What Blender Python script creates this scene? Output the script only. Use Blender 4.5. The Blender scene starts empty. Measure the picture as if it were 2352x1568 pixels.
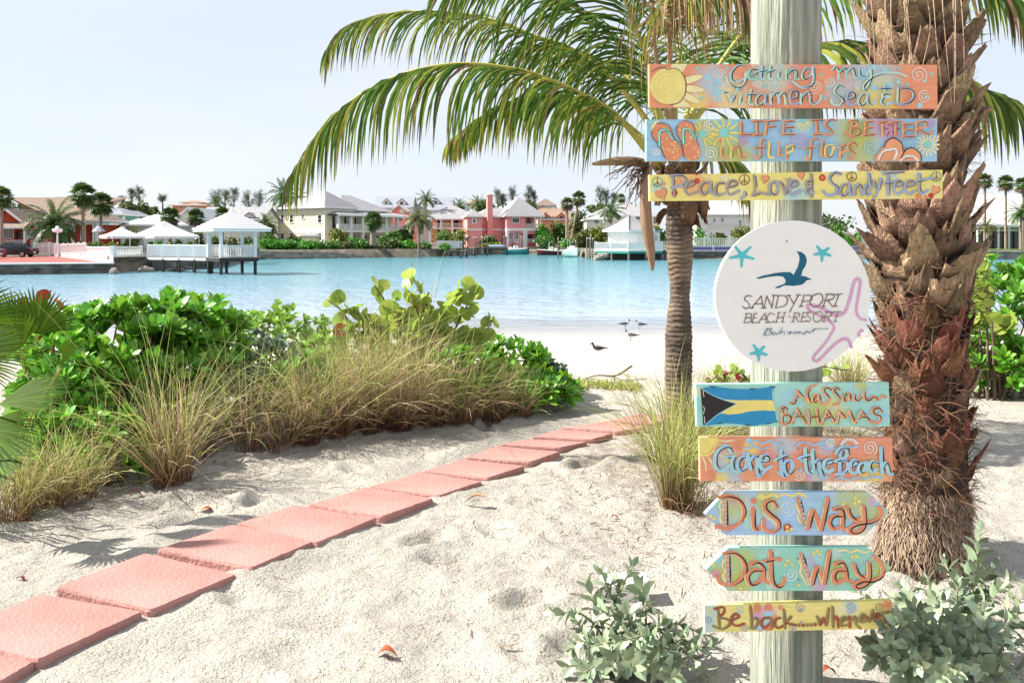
import bpy, math, random
import numpy as np
from mathutils import Vector, noise
R = math.radians
rng = np.random.default_rng(7); random.seed(7)
SC = bpy.context.scene; COL = SC.collection
F, YH, CZ = 2037.0, 550.0, 2.82          # focal length in pixels, horizon row, eye height above the water
# ---- camera
cd = bpy.data.cameras.new('camera'); cam = bpy.data.objects.new('camera', cd); COL.objects.link(cam)
cd.sensor_width = 36; cd.lens = 36*F/2352; cd.shift_y = -(784-YH)/2352
cam.location = (0, 0, CZ); cam.rotation_euler = (R(90), 0, 0); cd.clip_end = 9000; cd.clip_start = .05
SC.camera = cam
# ---- sky and sun
SUN_AZ, SUN_EL = 84, 41                  # degrees to the left of the view, and up
w = bpy.data.worlds.new('World'); SC.world = w; w.use_nodes = True
nt = w.node_tree; bg = nt.nodes['Background']
sky = nt.nodes.new('ShaderNodeTexSky'); sky.sky_type = 'NISHITA'; sky.sun_disc = False
sky.sun_elevation = R(SUN_EL); sky.sun_rotation = R(-SUN_AZ)
sky.air_density = 1.0; sky.dust_density = .6; sky.ozone_density = 1.2; sky.altitude = 0
hz = nt.nodes.new('ShaderNodeMix'); hz.data_type = 'RGBA'; hz.inputs[0].default_value = .90; hz.inputs[7].default_value = (2.12, 2.25, 2.56, 1)   # thin bright haze over the whole sky
tcw = nt.nodes.new('ShaderNodeTexCoord'); mpw = nt.nodes.new('ShaderNodeMapping'); mpw.inputs['Scale'].default_value = (1.4, 1.4, 6); nt.links.new(tcw.outputs['Generated'], mpw.inputs[0])
cn = nt.nodes.new('ShaderNodeTexNoise'); cn.inputs['Scale'].default_value = 1.6; cn.inputs['Detail'].default_value = 6; nt.links.new(mpw.outputs[0], cn.inputs['Vector'])
cr = nt.nodes.new('ShaderNodeMapRange'); cr.inputs[1].default_value = .45; cr.inputs[2].default_value = .7; nt.links.new(cn.outputs[0], cr.inputs[0])
cm = nt.nodes.new('ShaderNodeMix'); cm.data_type = 'RGBA'; cm.inputs[6].default_value = (2.20, 2.34, 2.64, 1); cm.inputs[7].default_value = (2.46, 2.52, 2.70, 1); nt.links.new(cr.outputs[0], cm.inputs[0]); nt.links.new(cm.outputs[2], hz.inputs[7])
nt.links.new(sky.outputs[0], hz.inputs[6]); nt.links.new(hz.outputs[2], bg.inputs[0]); bg.inputs[1].default_value = .15
sl = bpy.data.lights.new('sun', 'SUN'); sl.energy = 4.8; sl.angle = R(.5); sl.color = (1, .95, .86)
sun = bpy.data.objects.new('sun', sl); COL.objects.link(sun)
sd = Vector((-math.sin(R(SUN_AZ))*math.cos(R(SUN_EL)), math.cos(R(SUN_AZ))*math.cos(R(SUN_EL)), math.sin(R(SUN_EL))))
sun.rotation_euler = sd.to_track_quat('Z', 'Y').to_euler(); sun.location = sd*50
vs = SC.view_settings; vs.view_transform = 'Standard'; vs.look = 'None'; vs.gamma = 1; vs.exposure = 1.22
SC.render.engine = 'CYCLES'

# ---- helpers
def P(x, y, Y): return np.array(((x-1176)*Y/F, Y, CZ-(y-YH)*Y/F))
def A(x, y): return (x*.2562, 364.1+y*.2562)
def B(x, y): return (577.5+x*.20817, 414.3+y*.20817)
def C(x, y): return (1004.3+x*.23486, 414.3+y*.23486)
def PA(x, y, Y): return P(*A(x, y), Y)
def PB(x, y, Y): return P(*B(x, y), Y)
def PC(x, y, Y): return P(*C(x, y), Y)
def lin(r, g, b, k=1.0):
    f = lambda v: (v/12.92 if v <= .04045 else ((v+.055)/1.055)**2.4)*k
    return (f(r/255), f(g/255), f(b/255))
def tag(o, label=None, cat=None, group=None, kind=None):
    if label: o['label'] = label
    if cat: o['category'] = cat
    if group: o['group'] = group
    if kind: o['kind'] = kind
    return o
def thing(name, label, cat, loc=(0, 0, 0), group=None, rz=0):
    o = bpy.data.objects.new(name, None); COL.objects.link(o); o.empty_display_size = .1
    o.location = tuple(float(v) for v in loc); o.rotation_euler = (0, 0, rz)
    return tag(o, label, cat, group)
def dup(o, parent=None):
    c = o.copy(); COL.objects.link(c); c.parent = parent
    for ch in list(o.children): dup(ch, c)
    return c
def norm(a): return a/np.maximum(np.linalg.norm(a, axis=-1, keepdims=True), 1e-9)

class MB:
    def __init__(s): s.v = []; s.t = []; s.fa = []; s.mi = []; s.n = 0
    def add(s, v, f, m=0, t=None):
        v = np.asarray(v, float).reshape(-1, 3)
        if isinstance(f, np.ndarray): fs = [f]
        else:
            d = {}
            for q in f: d.setdefault(len(q), []).append(q)
            fs = [np.array(q) for q in d.values()]
        for a in fs:
            s.fa.append(a.astype(np.int64)+s.n); s.mi.append(np.full(len(a), m))
        s.v.append(v); s.t.append(np.zeros(len(v)) if t is None else np.asarray(t, float).ravel()); s.n += len(v); return s
    def build(s, name, mats, parent=None, local=False, smooth=True, flat_deg=None):
        V = np.concatenate(s.v) if s.v else np.zeros((0, 3))
        if parent is not None and not local:
            r = parent
            while r.parent: r = r.parent
            V = V-np.array(r.location)
        me = bpy.data.meshes.new(name)
        me.vertices.add(len(V)); me.vertices.foreach_set('co', V.ravel())
        L = np.concatenate([a.ravel() for a in s.fa]); cnt = np.concatenate([np.full(len(a), a.shape[1]) for a in s.fa])
        me.loops.add(len(L)); me.loops.foreach_set('vertex_index', L.astype(np.int32))
        me.polygons.add(len(cnt)); me.polygons.foreach_set('loop_start', np.concatenate(([0], np.cumsum(cnt)[:-1])).astype(np.int32))
        me.polygons.foreach_set('material_index', np.concatenate(s.mi).astype(np.int32))
        me.polygons.foreach_set('use_smooth', np.full(len(cnt), bool(smooth)))
        at = me.attributes.new('t', 'FLOAT', 'POINT'); at.data.foreach_set('value', np.concatenate(s.t).astype(np.float32))
        me.update(calc_edges=True); me.validate()
        for m in (mats if isinstance(mats, (list, tuple)) else [mats]): me.materials.append(m)
        o = bpy.data.objects.new(name, me); COL.objects.link(o)
        if parent is not None: o.parent = parent
        return o

def box(mb, c, s, rz=0, m=0, taper=1.0):
    x, y, z = s[0]/2, s[1]/2, s[2]/2
    v = np.array([[-x, -y, -z], [x, -y, -z], [x, y, -z], [-x, y, -z], [-x*taper, -y*taper, z], [x*taper, -y*taper, z], [x*taper, y*taper, z], [-x*taper, y*taper, z]])
    if rz:
        cs, sn = math.cos(rz), math.sin(rz); v = np.stack([v[:, 0]*cs-v[:, 1]*sn, v[:, 0]*sn+v[:, 1]*cs, v[:, 2]], 1)
    return mb.add(v+np.asarray(c, float), [(0, 3, 2, 1), (4, 5, 6, 7), (0, 1, 5, 4), (1, 2, 6, 5), (2, 3, 7, 6), (3, 0, 4, 7)], m)
def bx(mb, x0, x1, y0, y1, z0, z1, m=0): return box(mb, ((x0+x1)/2, (y0+y1)/2, (z0+z1)/2), (x1-x0, y1-y0, z1-z0), 0, m)
def bar(mb, a, b, wd, h, m=0):
    "a straight bar of rectangular section from a to b"
    a = np.asarray(a, float); b = np.asarray(b, float); d = norm(b-a); up = np.array([0, 0, 1.])
    if abs(d[2]) > .95: up = np.array([0, 1., 0])
    s = norm(np.cross(d, up)); u = np.cross(s, d)
    v = [p+s*i*wd/2+u*j*h/2 for p in (a, b) for i, j in ((-1, -1), (1, -1), (1, 1), (-1, 1))]
    return mb.add(v, [(0, 1, 2, 3), (7, 6, 5, 4), (0, 4, 5, 1), (1, 5, 6, 2), (2, 6, 7, 3), (3, 7, 4, 0)], m)
def tube(mb, pts, rad, n=8, m=0, cap=True, t=None):
    pts = np.asarray(pts, float); k = len(pts); rad = np.broadcast_to(np.asarray(rad, float), (k,))
    T = norm(np.gradient(pts, axis=0)); ref = np.array([0, 0, 1.]) if abs(T[:, 2]).mean() < .9 else np.array([0, 1., 0])
    U = norm(np.cross(T, ref)); W = np.cross(U, T); a = np.linspace(0, 2*np.pi, n, endpoint=False)
    V = pts[:, None]+rad[:, None, None]*(np.cos(a)[None, :, None]*U[:, None]+np.sin(a)[None, :, None]*W[:, None])
    i = np.arange(k-1)[:, None]*n; j = np.arange(n)[None]; j2 = (j+1) % n
    f = np.stack([i+j, i+j2, i+n+j2, i+n+j], -1).reshape(-1, 4)
    tt = np.repeat(np.linspace(0, 1, k) if t is None else t, n)
    n0 = mb.n; mb.add(V.reshape(-1, 3), f, m, tt)
    if cap:
        mb.add(V[0], [tuple(range(n))][::1], m); mb.add(V[-1], [tuple(range(n))[::-1]], m)
    return mb
def prism(mb, poly, axis, a0, a1, m=0):
    "polygon (u,v) extruded along an axis: 'y' -> (x,z) profile, 'x' -> (y,z) profile, 'z' -> (x,y) outline"
    n = len(poly)
    def pt(u, v, a): return (u, a, v) if axis == 'y' else (a, u, v) if axis == 'x' else (u, v, a)
    v = [pt(u, w_, a0) for u, w_ in poly]+[pt(u, w_, a1) for u, w_ in poly]
    f = [tuple(range(n)), tuple(range(2*n-1, n-1, -1))]+[(i, n+i, n+(i+1) % n, (i+1) % n) for i in range(n)]
    return mb.add(v, f, m)
def lathe(mb, prof, c, n=12, m=0):
    a = np.linspace(0, 2*np.pi, n, endpoint=False); V = np.array([[r*np.cos(t)+c[0], r*np.sin(t)+c[1], z+c[2]] for r, z in prof for t in a])
    k = len(prof); f = [(i*n+j, i*n+(j+1) % n, (i+1)*n+(j+1) % n, (i+1)*n+j) for i in range(k-1) for j in range(n)]
    return mb.add(V, f, m)
def ball(mb, c, r, n=10, m=0, sq=1.0):
    pr = [(max(r*math.sin(p), 1e-4), -r*sq*math.cos(p)) for p in np.linspace(0, np.pi, n//2+2)]
    return lathe(mb, pr, c, n, m)
def inst(mb, tv, tf, O, X, Yv, Z, m=0, t=None):
    "stamp a small template at many frames"
    tv = np.asarray(tv, float); n = len(O); k = len(tv)
    if n == 0: return mb
    V = O[:, None]+tv[None, :, :1]*X[:, None]+tv[None, :, 1:2]*Yv[:, None]+tv[None, :, 2:]*Z[:, None]
    d = {}
    for q in tf: d.setdefault(len(q), []).append(q)
    base = mb.n
    first = True
    for q in d.values():
        f = (np.array(q)[None]+np.arange(n)[:, None, None]*k).reshape(-1, len(q[0]))
        if first: mb.add(V.reshape(-1, 3), f, m, np.tile(tv[:, 1] if t is None else t, n)); first = False
        else: mb.fa.append(f+base); mb.mi.append(np.full(len(f), m))
    return mb
def strips(mb, PT, S, m=0, t=None, fold=None):
    "PT (n,k,3) centre lines, S (n,k,3) half-width vectors; fold (n,k,3) lifts the centre line"
    n, k = PT.shape[:2]; tt = np.linspace(0, 1, k) if t is None else t
    if fold is None:
        V = np.stack([PT-S, PT+S], 2); c = 2
    else: V = np.stack([PT-S, PT+fold, PT+S], 2); c = 3
    i = (np.arange(n)[:, None]*k+np.arange(k-1)[None])*c
    f = np.concatenate([np.stack([i+q, i+q+1, i+c+q+1, i+c+q], -1).reshape(-1, 4) for q in range(c-1)])
    T = np.broadcast_to(np.asarray(tt)[..., :, None], (n, k, c))
    return mb.add(V.reshape(-1, 3), f, m, T.ravel())
def frames(D, N):
    X = norm(np.cross(D, N)); Z = np.cross(X, D); return X, Z
def rdir(n): return norm(rng.normal(size=(n, 3)))
def leaf_t(prof, rows, fold=.15, curl=.2):
    "leaf template: half-width profile along y, folded and curled"
    v = []; f = []
    for i, y in enumerate(rows):
        wd = prof[i]; z = -curl*y*y
        v += [(-wd, y, z+fold*wd), (0, y, z), (wd, y, z+fold*wd)]
    for i in range(len(rows)-1):
        a = i*3; f += [(a, a+1, a+4, a+3), (a+1, a+2, a+5, a+4)]
    return np.array(v), f

# ---- materials
def mat(name, col, rough=.75, var=.18, scale=6, bump=0, bscale=60, spec=.35, col2=None, c2scale=3, c2amt=.5, metal=0, stretch=(1, 1, 1), trans=0, tcol=None, isl=0, grad=None, alpha=None, detail=4, cont=None):
    m = bpy.data.materials.new(name); m.use_nodes = True; n = m.node_tree.nodes; l = m.node_tree.links
    b = n['Principled BSDF']; out = n['Material Output']
    tc = n.new('ShaderNodeTexCoord'); mp = n.new('ShaderNodeMapping'); l.new(tc.outputs['Object'], mp.inputs[0]); mp.inputs['Scale'].default_value = stretch
    def noise_(s, d=detail):
        q = n.new('ShaderNodeTexNoise'); q.inputs['Scale'].default_value = s; q.inputs['Detail'].default_value = d; l.new(mp.outputs[0], q.inputs['Vector']); return q
    def mix(a, c, fac):
        q = n.new('ShaderNodeMix'); q.data_type = 'RGBA'
        for s, v in ((q.inputs[6], a), (q.inputs[7], c)):
            if isinstance(v, tuple): s.default_value = (*v, 1)
            else: l.new(v, s)
        if isinstance(fac, float): q.inputs[0].default_value = fac
        else: l.new(fac, q.inputs[0])
        return q.outputs[2]
    def ramp(src, lo, hi):
        q = n.new('ShaderNodeMapRange'); q.inputs[1].default_value = lo; q.inputs[2].default_value = hi; l.new(src, q.inputs[0]); return q.outputs[0]
    cur = col
    if grad:                                  # own colour that changes along a leaf or blade
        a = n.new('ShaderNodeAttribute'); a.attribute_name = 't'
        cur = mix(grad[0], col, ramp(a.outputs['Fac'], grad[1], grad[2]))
    if col2: cur = mix(cur, col2, ramp(noise_(c2scale).outputs[0], .5-.25*c2amt+.05, .72-.2*c2amt+.1))
    fac = None
    if var:
        q = noise_(scale); hs = n.new('ShaderNodeHueSaturation')
        l.new(ramp(q.outputs[0], .25, .75), hs.inputs['Value'])
        mr = hs.inputs['Value'].links[0].from_node; mr.inputs[3].default_value = 1-var; mr.inputs[4].default_value = 1+var
        if isinstance(cur, tuple): hs.inputs['Color'].default_value = (*cur, 1)
        else: l.new(cur, hs.inputs['Color'])
        cur = hs.outputs[0]
    if isl:
        g = n.new('ShaderNodeNewGeometry'); hs = n.new('ShaderNodeHueSaturation')
        v = n.new('ShaderNodeMapRange'); v.inputs[3].default_value = 1-isl; v.inputs[4].default_value = 1+isl; l.new(g.outputs['Random Per Island'], v.inputs[0]); l.new(v.outputs[0], hs.inputs['Value'])
        mth = n.new('ShaderNodeMath'); mth.operation = 'MULTIPLY'; mth.inputs[1].default_value = 7.31; l.new(g.outputs['Random Per Island'], mth.inputs[0])
        fr = n.new('ShaderNodeMath'); fr.operation = 'FRACT'; l.new(mth.outputs[0], fr.inputs[0])
        h = n.new('ShaderNodeMapRange'); h.inputs[3].default_value = .5-.06*isl; h.inputs[4].default_value = .5+.05*isl; l.new(fr.outputs[0], h.inputs[0]); l.new(h.outputs[0], hs.inputs['Hue'])
        if isinstance(cur, tuple): hs.inputs['Color'].default_value = (*cur, 1)
        else: l.new(cur, hs.inputs['Color'])
        cur = hs.outputs[0]
    if isinstance(cur, tuple): b.inputs['Base Color'].default_value = (*cur, 1)
    else: l.new(cur, b.inputs['Base Color'])
    b.inputs['Roughness'].default_value = rough; b.inputs['Specular IOR Level'].default_value = spec; b.inputs['Metallic'].default_value = metal
    if bump:
        bp = n.new('ShaderNodeBump'); bp.inputs['Strength'].default_value = bump; bp.inputs['Distance'].default_value = .02
        l.new(noise_(bscale, 6).outputs[0], bp.inputs['Height']); l.new(bp.outputs[0], b.inputs['Normal'])
    if trans:
        tr = n.new('ShaderNodeBsdfTranslucent'); mx = n.new('ShaderNodeMixShader'); mx.inputs[0].default_value = trans
        if tcol: tr.inputs[0].default_value = (*tcol, 1)
        elif isinstance(cur, tuple): tr.inputs[0].default_value = (*cur, 1)
        else: l.new(cur, tr.inputs[0])
        l.new(b.outputs[0], mx.inputs[1]); l.new(tr.outputs[0], mx.inputs[2]); l.new(mx.outputs[0], out.inputs[0])
    return m
def leafmat(name, col, isl=.3, trans=.35, rough=.45, **k): return mat(name, col, rough, .12, 3, isl=isl, trans=trans, spec=.4, **k)

M = {}
M['white'] = mat('white_paint', (.78, .78, .76), .55, .05, 2)
M['whitewall'] = mat('white_render', (.76, .75, .72), .8, .06, 1.5)
M['cream'] = mat('cream_render', (.82, .75, .52), .85, .05, .8)
M['creamtrim'] = mat('cream_trim', (.80, .76, .64), .8, .04, 1)
M['pink'] = mat('pink_render', (.80, .29, .27), .85, .06, .8)
M['salmon'] = mat('salmon_render', (.80, .34, .22), .85, .06, .8)
M['redwall'] = mat('rust_red_render', (.42, .055, .02), .85, .1, .8)
M['turq'] = mat('turquoise_render', (.25, .62, .55), .85, .06, .8)
M['shingle'] = mat('grey_shingles', (.30, .29, .30), .9, .2, 2.5, bump=.3, bscale=6)
M['shingle_b'] = mat('blue_grey_shingles', (.27, .29, .33), .9, .15, 2.5, bump=.3, bscale=6)
M['shingle_br'] = mat('brown_shingles', (.23, .17, .13), .9, .2, 2.5, bump=.3, bscale=6)
M['shingle_tan'] = mat('tan_shingles', (.31, .205, .15), .9, .2, 2.5)
M['paleroof'] = mat('pale_roof', (.66, .63, .62), .85, .06, 1)
M['glass'] = mat('dark_glass', (.02, .025, .035), .08, 0, spec=.6)
M['dark'] = mat('dark_interior', (.03, .028, .03), .8, .1)
M['stone'] = mat('quay_stone', (.085, .08, .07), .95, .5, 1.2, bump=.9, bscale=2.5, col2=(.2, .19, .17), c2scale=.9, c2amt=.4, stretch=(1, 1, 3))
M['stone_l'] = mat('pale_seawall_stone', (.30, .27, .23), .95, .3, .8, bump=.9, bscale=3, col2=(.12, .11, .1), c2scale=1.3, c2amt=.5, stretch=(1, 1, 3))
M['wood_w'] = mat('weathered_timber', (.22, .19, .17), .9, .3, 3, bump=.4, bscale=12, stretch=(4, 4, 1))
M['wood_d'] = mat('wet_dark_timber', (.035, .032, .028), .7, .4, 3)
M['trunk'] = mat('palm_bark', (.27, .21, .16), .95, .35, 3, bump=.5, bscale=14, stretch=(1, 1, 4))
M['bark'] = mat('brown_twigs', (.13, .09, .06), .95, .3, 6)
M['metal_g'] = mat('grey_metal', (.35, .35, .36), .4, .1, metal=.6)
M['palmgreen'] = leafmat('fan_palm_green', (.085, .15, .035), .4, .3)
M['palmdark'] = leafmat('feather_palm_green', (.065, .125, .028), .4, .3)
M['hedge'] = leafmat('hedge_green', (.085, .20, .03), .45, .3)
M['hedge_y'] = leafmat('yellow_green_hedge', (.17, .21, .03), .4, .3)
M['bushbright'] = leafmat('bright_shrub_green', (.08, .27, .025), .45, .35)
M['olive'] = leafmat('olive_shrub_green', (.13, .15, .045), .4, .3)
M['treedark'] = leafmat('broadleaf_green', (.07, .12, .025), .45, .25)
M['casu'] = leafmat('grey_green_needles', (.17, .22, .17), .3, .3)
# ================= ground, water, path
def smooth(a, b, x): t = np.clip((x-a)/(b-a), 0, 1); return t*t*(3-2*t)
def gbase(X, Y):
    X = np.asarray(X, float); Y = np.asarray(Y, float)
    z = 1.17+np.interp(Y, [0, 10.6, 11.4, 15, 20, 26, 31, 36, 55, 4000], [0, 0, -.07, -.74, -1.0, -1.17, -1.25, -1.5, -3.2, -3.2])
    z = z+.20*np.exp(-((X-2.0)/.75)**2-((Y-7.4)/1.1)**2)              # mound at the palm
    z = z+.10*np.exp(-((X-2.4)/.7)**2-((Y-4.5)/.7)**2)
    d = (X+3.4)*.62+(5.2-Y)*(-.78)                                     # rise towards the shrub bank
    z = z+.16*smooth(.2, 1.4, (Y-6.1)-.62*(X+2.5))*smooth(12, 10, Y)*smooth(1.0, .2, X)
    return z
def ground_at(x, y):
    Y = 5.
    for _ in range(30):
        X = (x-1176)*Y/F; Y = (CZ-float(gbase(X, Y)))*F/(y-YH)
    return np.array(((x-1176)*Y/F, Y, float(gbase((x-1176)*Y/F, Y))))
def gz(X, Y): return float(gbase(X, Y))
def Z5(x, y): return (690.5+x*.39231, 615.1+y*.39231)
def Z7(x, y): return (x*.34697, 1067.1+y*.34697)
SL = [[Z7(-600, 1350), Z7(-290, 1195), Z7(238, 1297), Z7(-40, 1460)],
      [Z7(-420, 1140), Z7(268, 848), Z7(952, 968), Z7(250, 1290)],
      [Z7(362, 808), Z7(962, 580), Z7(1572, 722), Z7(1000, 960)],
      [Z7(1032, 558), Z7(1532, 392), Z7(2092, 500), Z7(1668, 680)],
      [Z7(1558, 388), Z7(1945, 264), (866, 1188), (728, 1246)],
      [Z5(35, 1388), Z5(385, 1280), Z5(782, 1347), Z5(482, 1452)],
      [Z5(388, 1283), Z5(700, 1192), Z5(1066, 1248), Z5(815, 1330)],
      [Z5(704, 1192), Z5(945, 1116), Z5(1316, 1157), Z5(1100, 1228)],
      [Z5(950, 1112), Z5(1150, 1040), Z5(1522, 1074), Z5(1348, 1134)],
      [Z5(1156, 1037), Z5(1335, 998), Z5(1682, 1017), Z5(1522, 1050)],
      [Z5(1352, 990), Z5(1522, 941), Z5(1832, 968), Z5(1712, 1002)],
      [Z5(1514, 937), Z5(1800, 894), Z5(2024, 932), Z5(1856, 954)],
      [Z5(1800, 890), Z5(2000, 850), Z5(2230, 868), Z5(2060, 905)]]
PATH = np.array([np.mean([ground_at(*p)[:2] for p in s_], axis=0) for s_ in SL])
def sand_sheet():
    xs = np.concatenate([[-3500, -900, -300, -100, -40, -20, -12, -8], np.arange(-5.6, 4.8, .034), [6, 8, 12, 20, 40, 100, 300, 900, 3500]])
    ys = np.concatenate([[-60, -10, 0, 1.5], np.arange(2.6, 10.6, .034), np.arange(10.7, 16, .12), np.arange(16.5, 40, .5), [45, 55, 80, 200, 600, 2000, 4500]])
    X, Y = np.meshgrid(xs, ys); Z = gbase(X, Y)
    nx = len(xs); fl = np.zeros_like(Z)
    ns = noise.noise
    for j, yy in enumerate(ys):
        if yy < 2 or yy > 15: continue
        for i, xx in enumerate(xs):
            if -6 < xx < 5:
                a = ns(Vector((xx*2.1, yy*2.6, 0))); b = ns(Vector((xx*5.3, yy*5.0, 3))); c = ns(Vector((xx*13, yy*13, 7))); e = ns(Vector((xx*29, yy*29, 11)))
                fl[j, i] = .022*a+.032*b*(.7+.6*a)+.016*c+.006*e
    for k in range(70):                                            # footprints and hollows
        cx, cy = rng.uniform(-3, 2.4), rng.uniform(3.3, 8.5); an = rng.uniform(0, 3.14); dx = X-cx; dy = Y-cy
        u = dx*math.cos(an)+dy*math.sin(an); v = -dx*math.sin(an)+dy*math.cos(an); q = (u/.13)**2+(v/.065)**2
        fl += -.046*np.exp(-q)+.020*np.exp(-(np.sqrt(q)-1.7)**2*3)
    pd = np.full(X.shape, 9.)
    for a_, b_ in zip(PATH[:-1], PATH[1:]):                        # raked smooth under the slabs, drifted up at their edges
        e = b_-a_; t = np.clip(((X-a_[0])*e[0]+(Y-a_[1])*e[1])/(e@e), 0, 1); pd = np.minimum(pd, np.hypot(X-a_[0]-t*e[0], Y-a_[1]-t*e[1]))
    fl = fl*(.25+.75*smooth(.3, .6, pd))+.012*np.exp(-((pd-.42)/.12)**2)
    near = np.argwhere(pd < .6)
    for j, i in near: fl[j, i] += .075*max(0., ns(Vector((xs[i]*1.5, ys[j]*1.5, 21)))+.05)*math.exp(-((pd[j, i]-.34)/.11)**2)   # little drifts over the slab edges
    fl *= smooth(16, 11, Y)
    V = np.stack([X, Y, Z+fl], -1).reshape(-1, 3)
    j, i = np.meshgrid(np.arange(len(ys)-1), np.arange(nx-1), indexing='ij'); a = j*nx+i
    f = np.stack([a, a+1, a+nx+1, a+nx], -1).reshape(-1, 4)
    return MB().add(V, f)
def sand_mat():
    m = mat('pale_coral_sand', (.48, .445, .385), .95, .16, 2.2, spec=.15); n = m.node_tree.nodes; l = m.node_tree.links; b = n['Principled BSDF']
    src = b.inputs['Base Color'].links[0].from_socket
    ge = n.new('ShaderNodeNewGeometry')
    def nz(s, d=5, st=None):
        q = n.new('ShaderNodeTexNoise'); q.inputs['Scale'].default_value = s; q.inputs['Detail'].default_value = d; l.new(ge.outputs['Position'], q.inputs['Vector']); return q.outputs[0]
    def rp(s, a, c, x=0., y=1.):
        q = n.new('ShaderNodeMapRange'); q.inputs[1].default_value = a; q.inputs[2].default_value = c; q.inputs[3].default_value = x; q.inputs[4].default_value = y; l.new(s, q.inputs[0]); return q.outputs[0]
    def mixc(a, c, f):
        q = n.new('ShaderNodeMix'); q.data_type = 'RGBA'; l.new(f, q.inputs[0]); l.new(a, q.inputs[6]); q.inputs[7].default_value = (*c, 1); return q.outputs[2]
    def mul(a, c):
        q = n.new('ShaderNodeMath'); q.operation = 'MULTIPLY'
        for s, v in ((q.inputs[0], a), (q.inputs[1], c)):
            if isinstance(v, float): s.default_value = v
            else: l.new(v, s)
        return q.outputs[0]
    sp = n.new('ShaderNodeSeparateXYZ'); l.new(ge.outputs['Position'], sp.inputs[0])
    near = rp(sp.outputs['Y'], 10.5, 13, 1., 0.)
    vo = n.new('ShaderNodeTexVoronoi'); vo.inputs['Scale'].default_value = 46; l.new(ge.outputs['Position'], vo.inputs['Vector'])
    speck = mul(mul(rp(vo.outputs['Distance'], .26, .16), rp(nz(34, 3), .47, .56)), near)
    c = mixc(src, (.11, .075, .05), mul(speck, .8))
    vo2 = n.new('ShaderNodeTexVoronoi'); vo2.inputs['Scale'].default_value = 120; l.new(ge.outputs['Position'], vo2.inputs['Vector'])
    c = mixc(c, (.60, .57, .50), mul(rp(vo2.outputs['Distance'], .35, .15), .55))
    # brown plant litter on the mound by the coconut palm
    dv = n.new('ShaderNodeVectorMath'); dv.operation = 'DISTANCE'; l.new(ge.outputs['Position'], dv.inputs[0]); dv.inputs[1].default_value = (1.6, 6.7, 1.3)
    lit = mul(rp(dv.outputs['Value'], 1.5, .4), rp(nz(9, 6), .38, .62))
    c = mixc(c, (.17, .105, .06), mul(lit, .75))
    wet = rp(sp.outputs['Z'], .10, -.05)
    c = mixc(c, (.40, .37, .33), wet)
    l.new(c, b.inputs['Base Color'])
    hs = [(nz(24, 5), .030), (nz(75, 4), .020), (nz(230, 2), .008)]
    prev = None
    for h, dst in hs:
        bp = n.new('ShaderNodeBump'); bp.inputs['Distance'].default_value = dst; l.new(h, bp.inputs['Height']); l.new(rp(sp.outputs['Y'], 8, 16, .9, .12), bp.inputs['Strength'])
        if prev: l.new(prev, bp.inputs['Normal'])
        prev = bp.outputs[0]
    l.new(prev, b.inputs['Normal']); l.new(rp(sp.outputs['Z'], .22, .06, .95, .35), b.inputs['Roughness'])
    return m
tag(sand_sheet().build('sand', sand_mat()), kind='structure')
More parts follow.
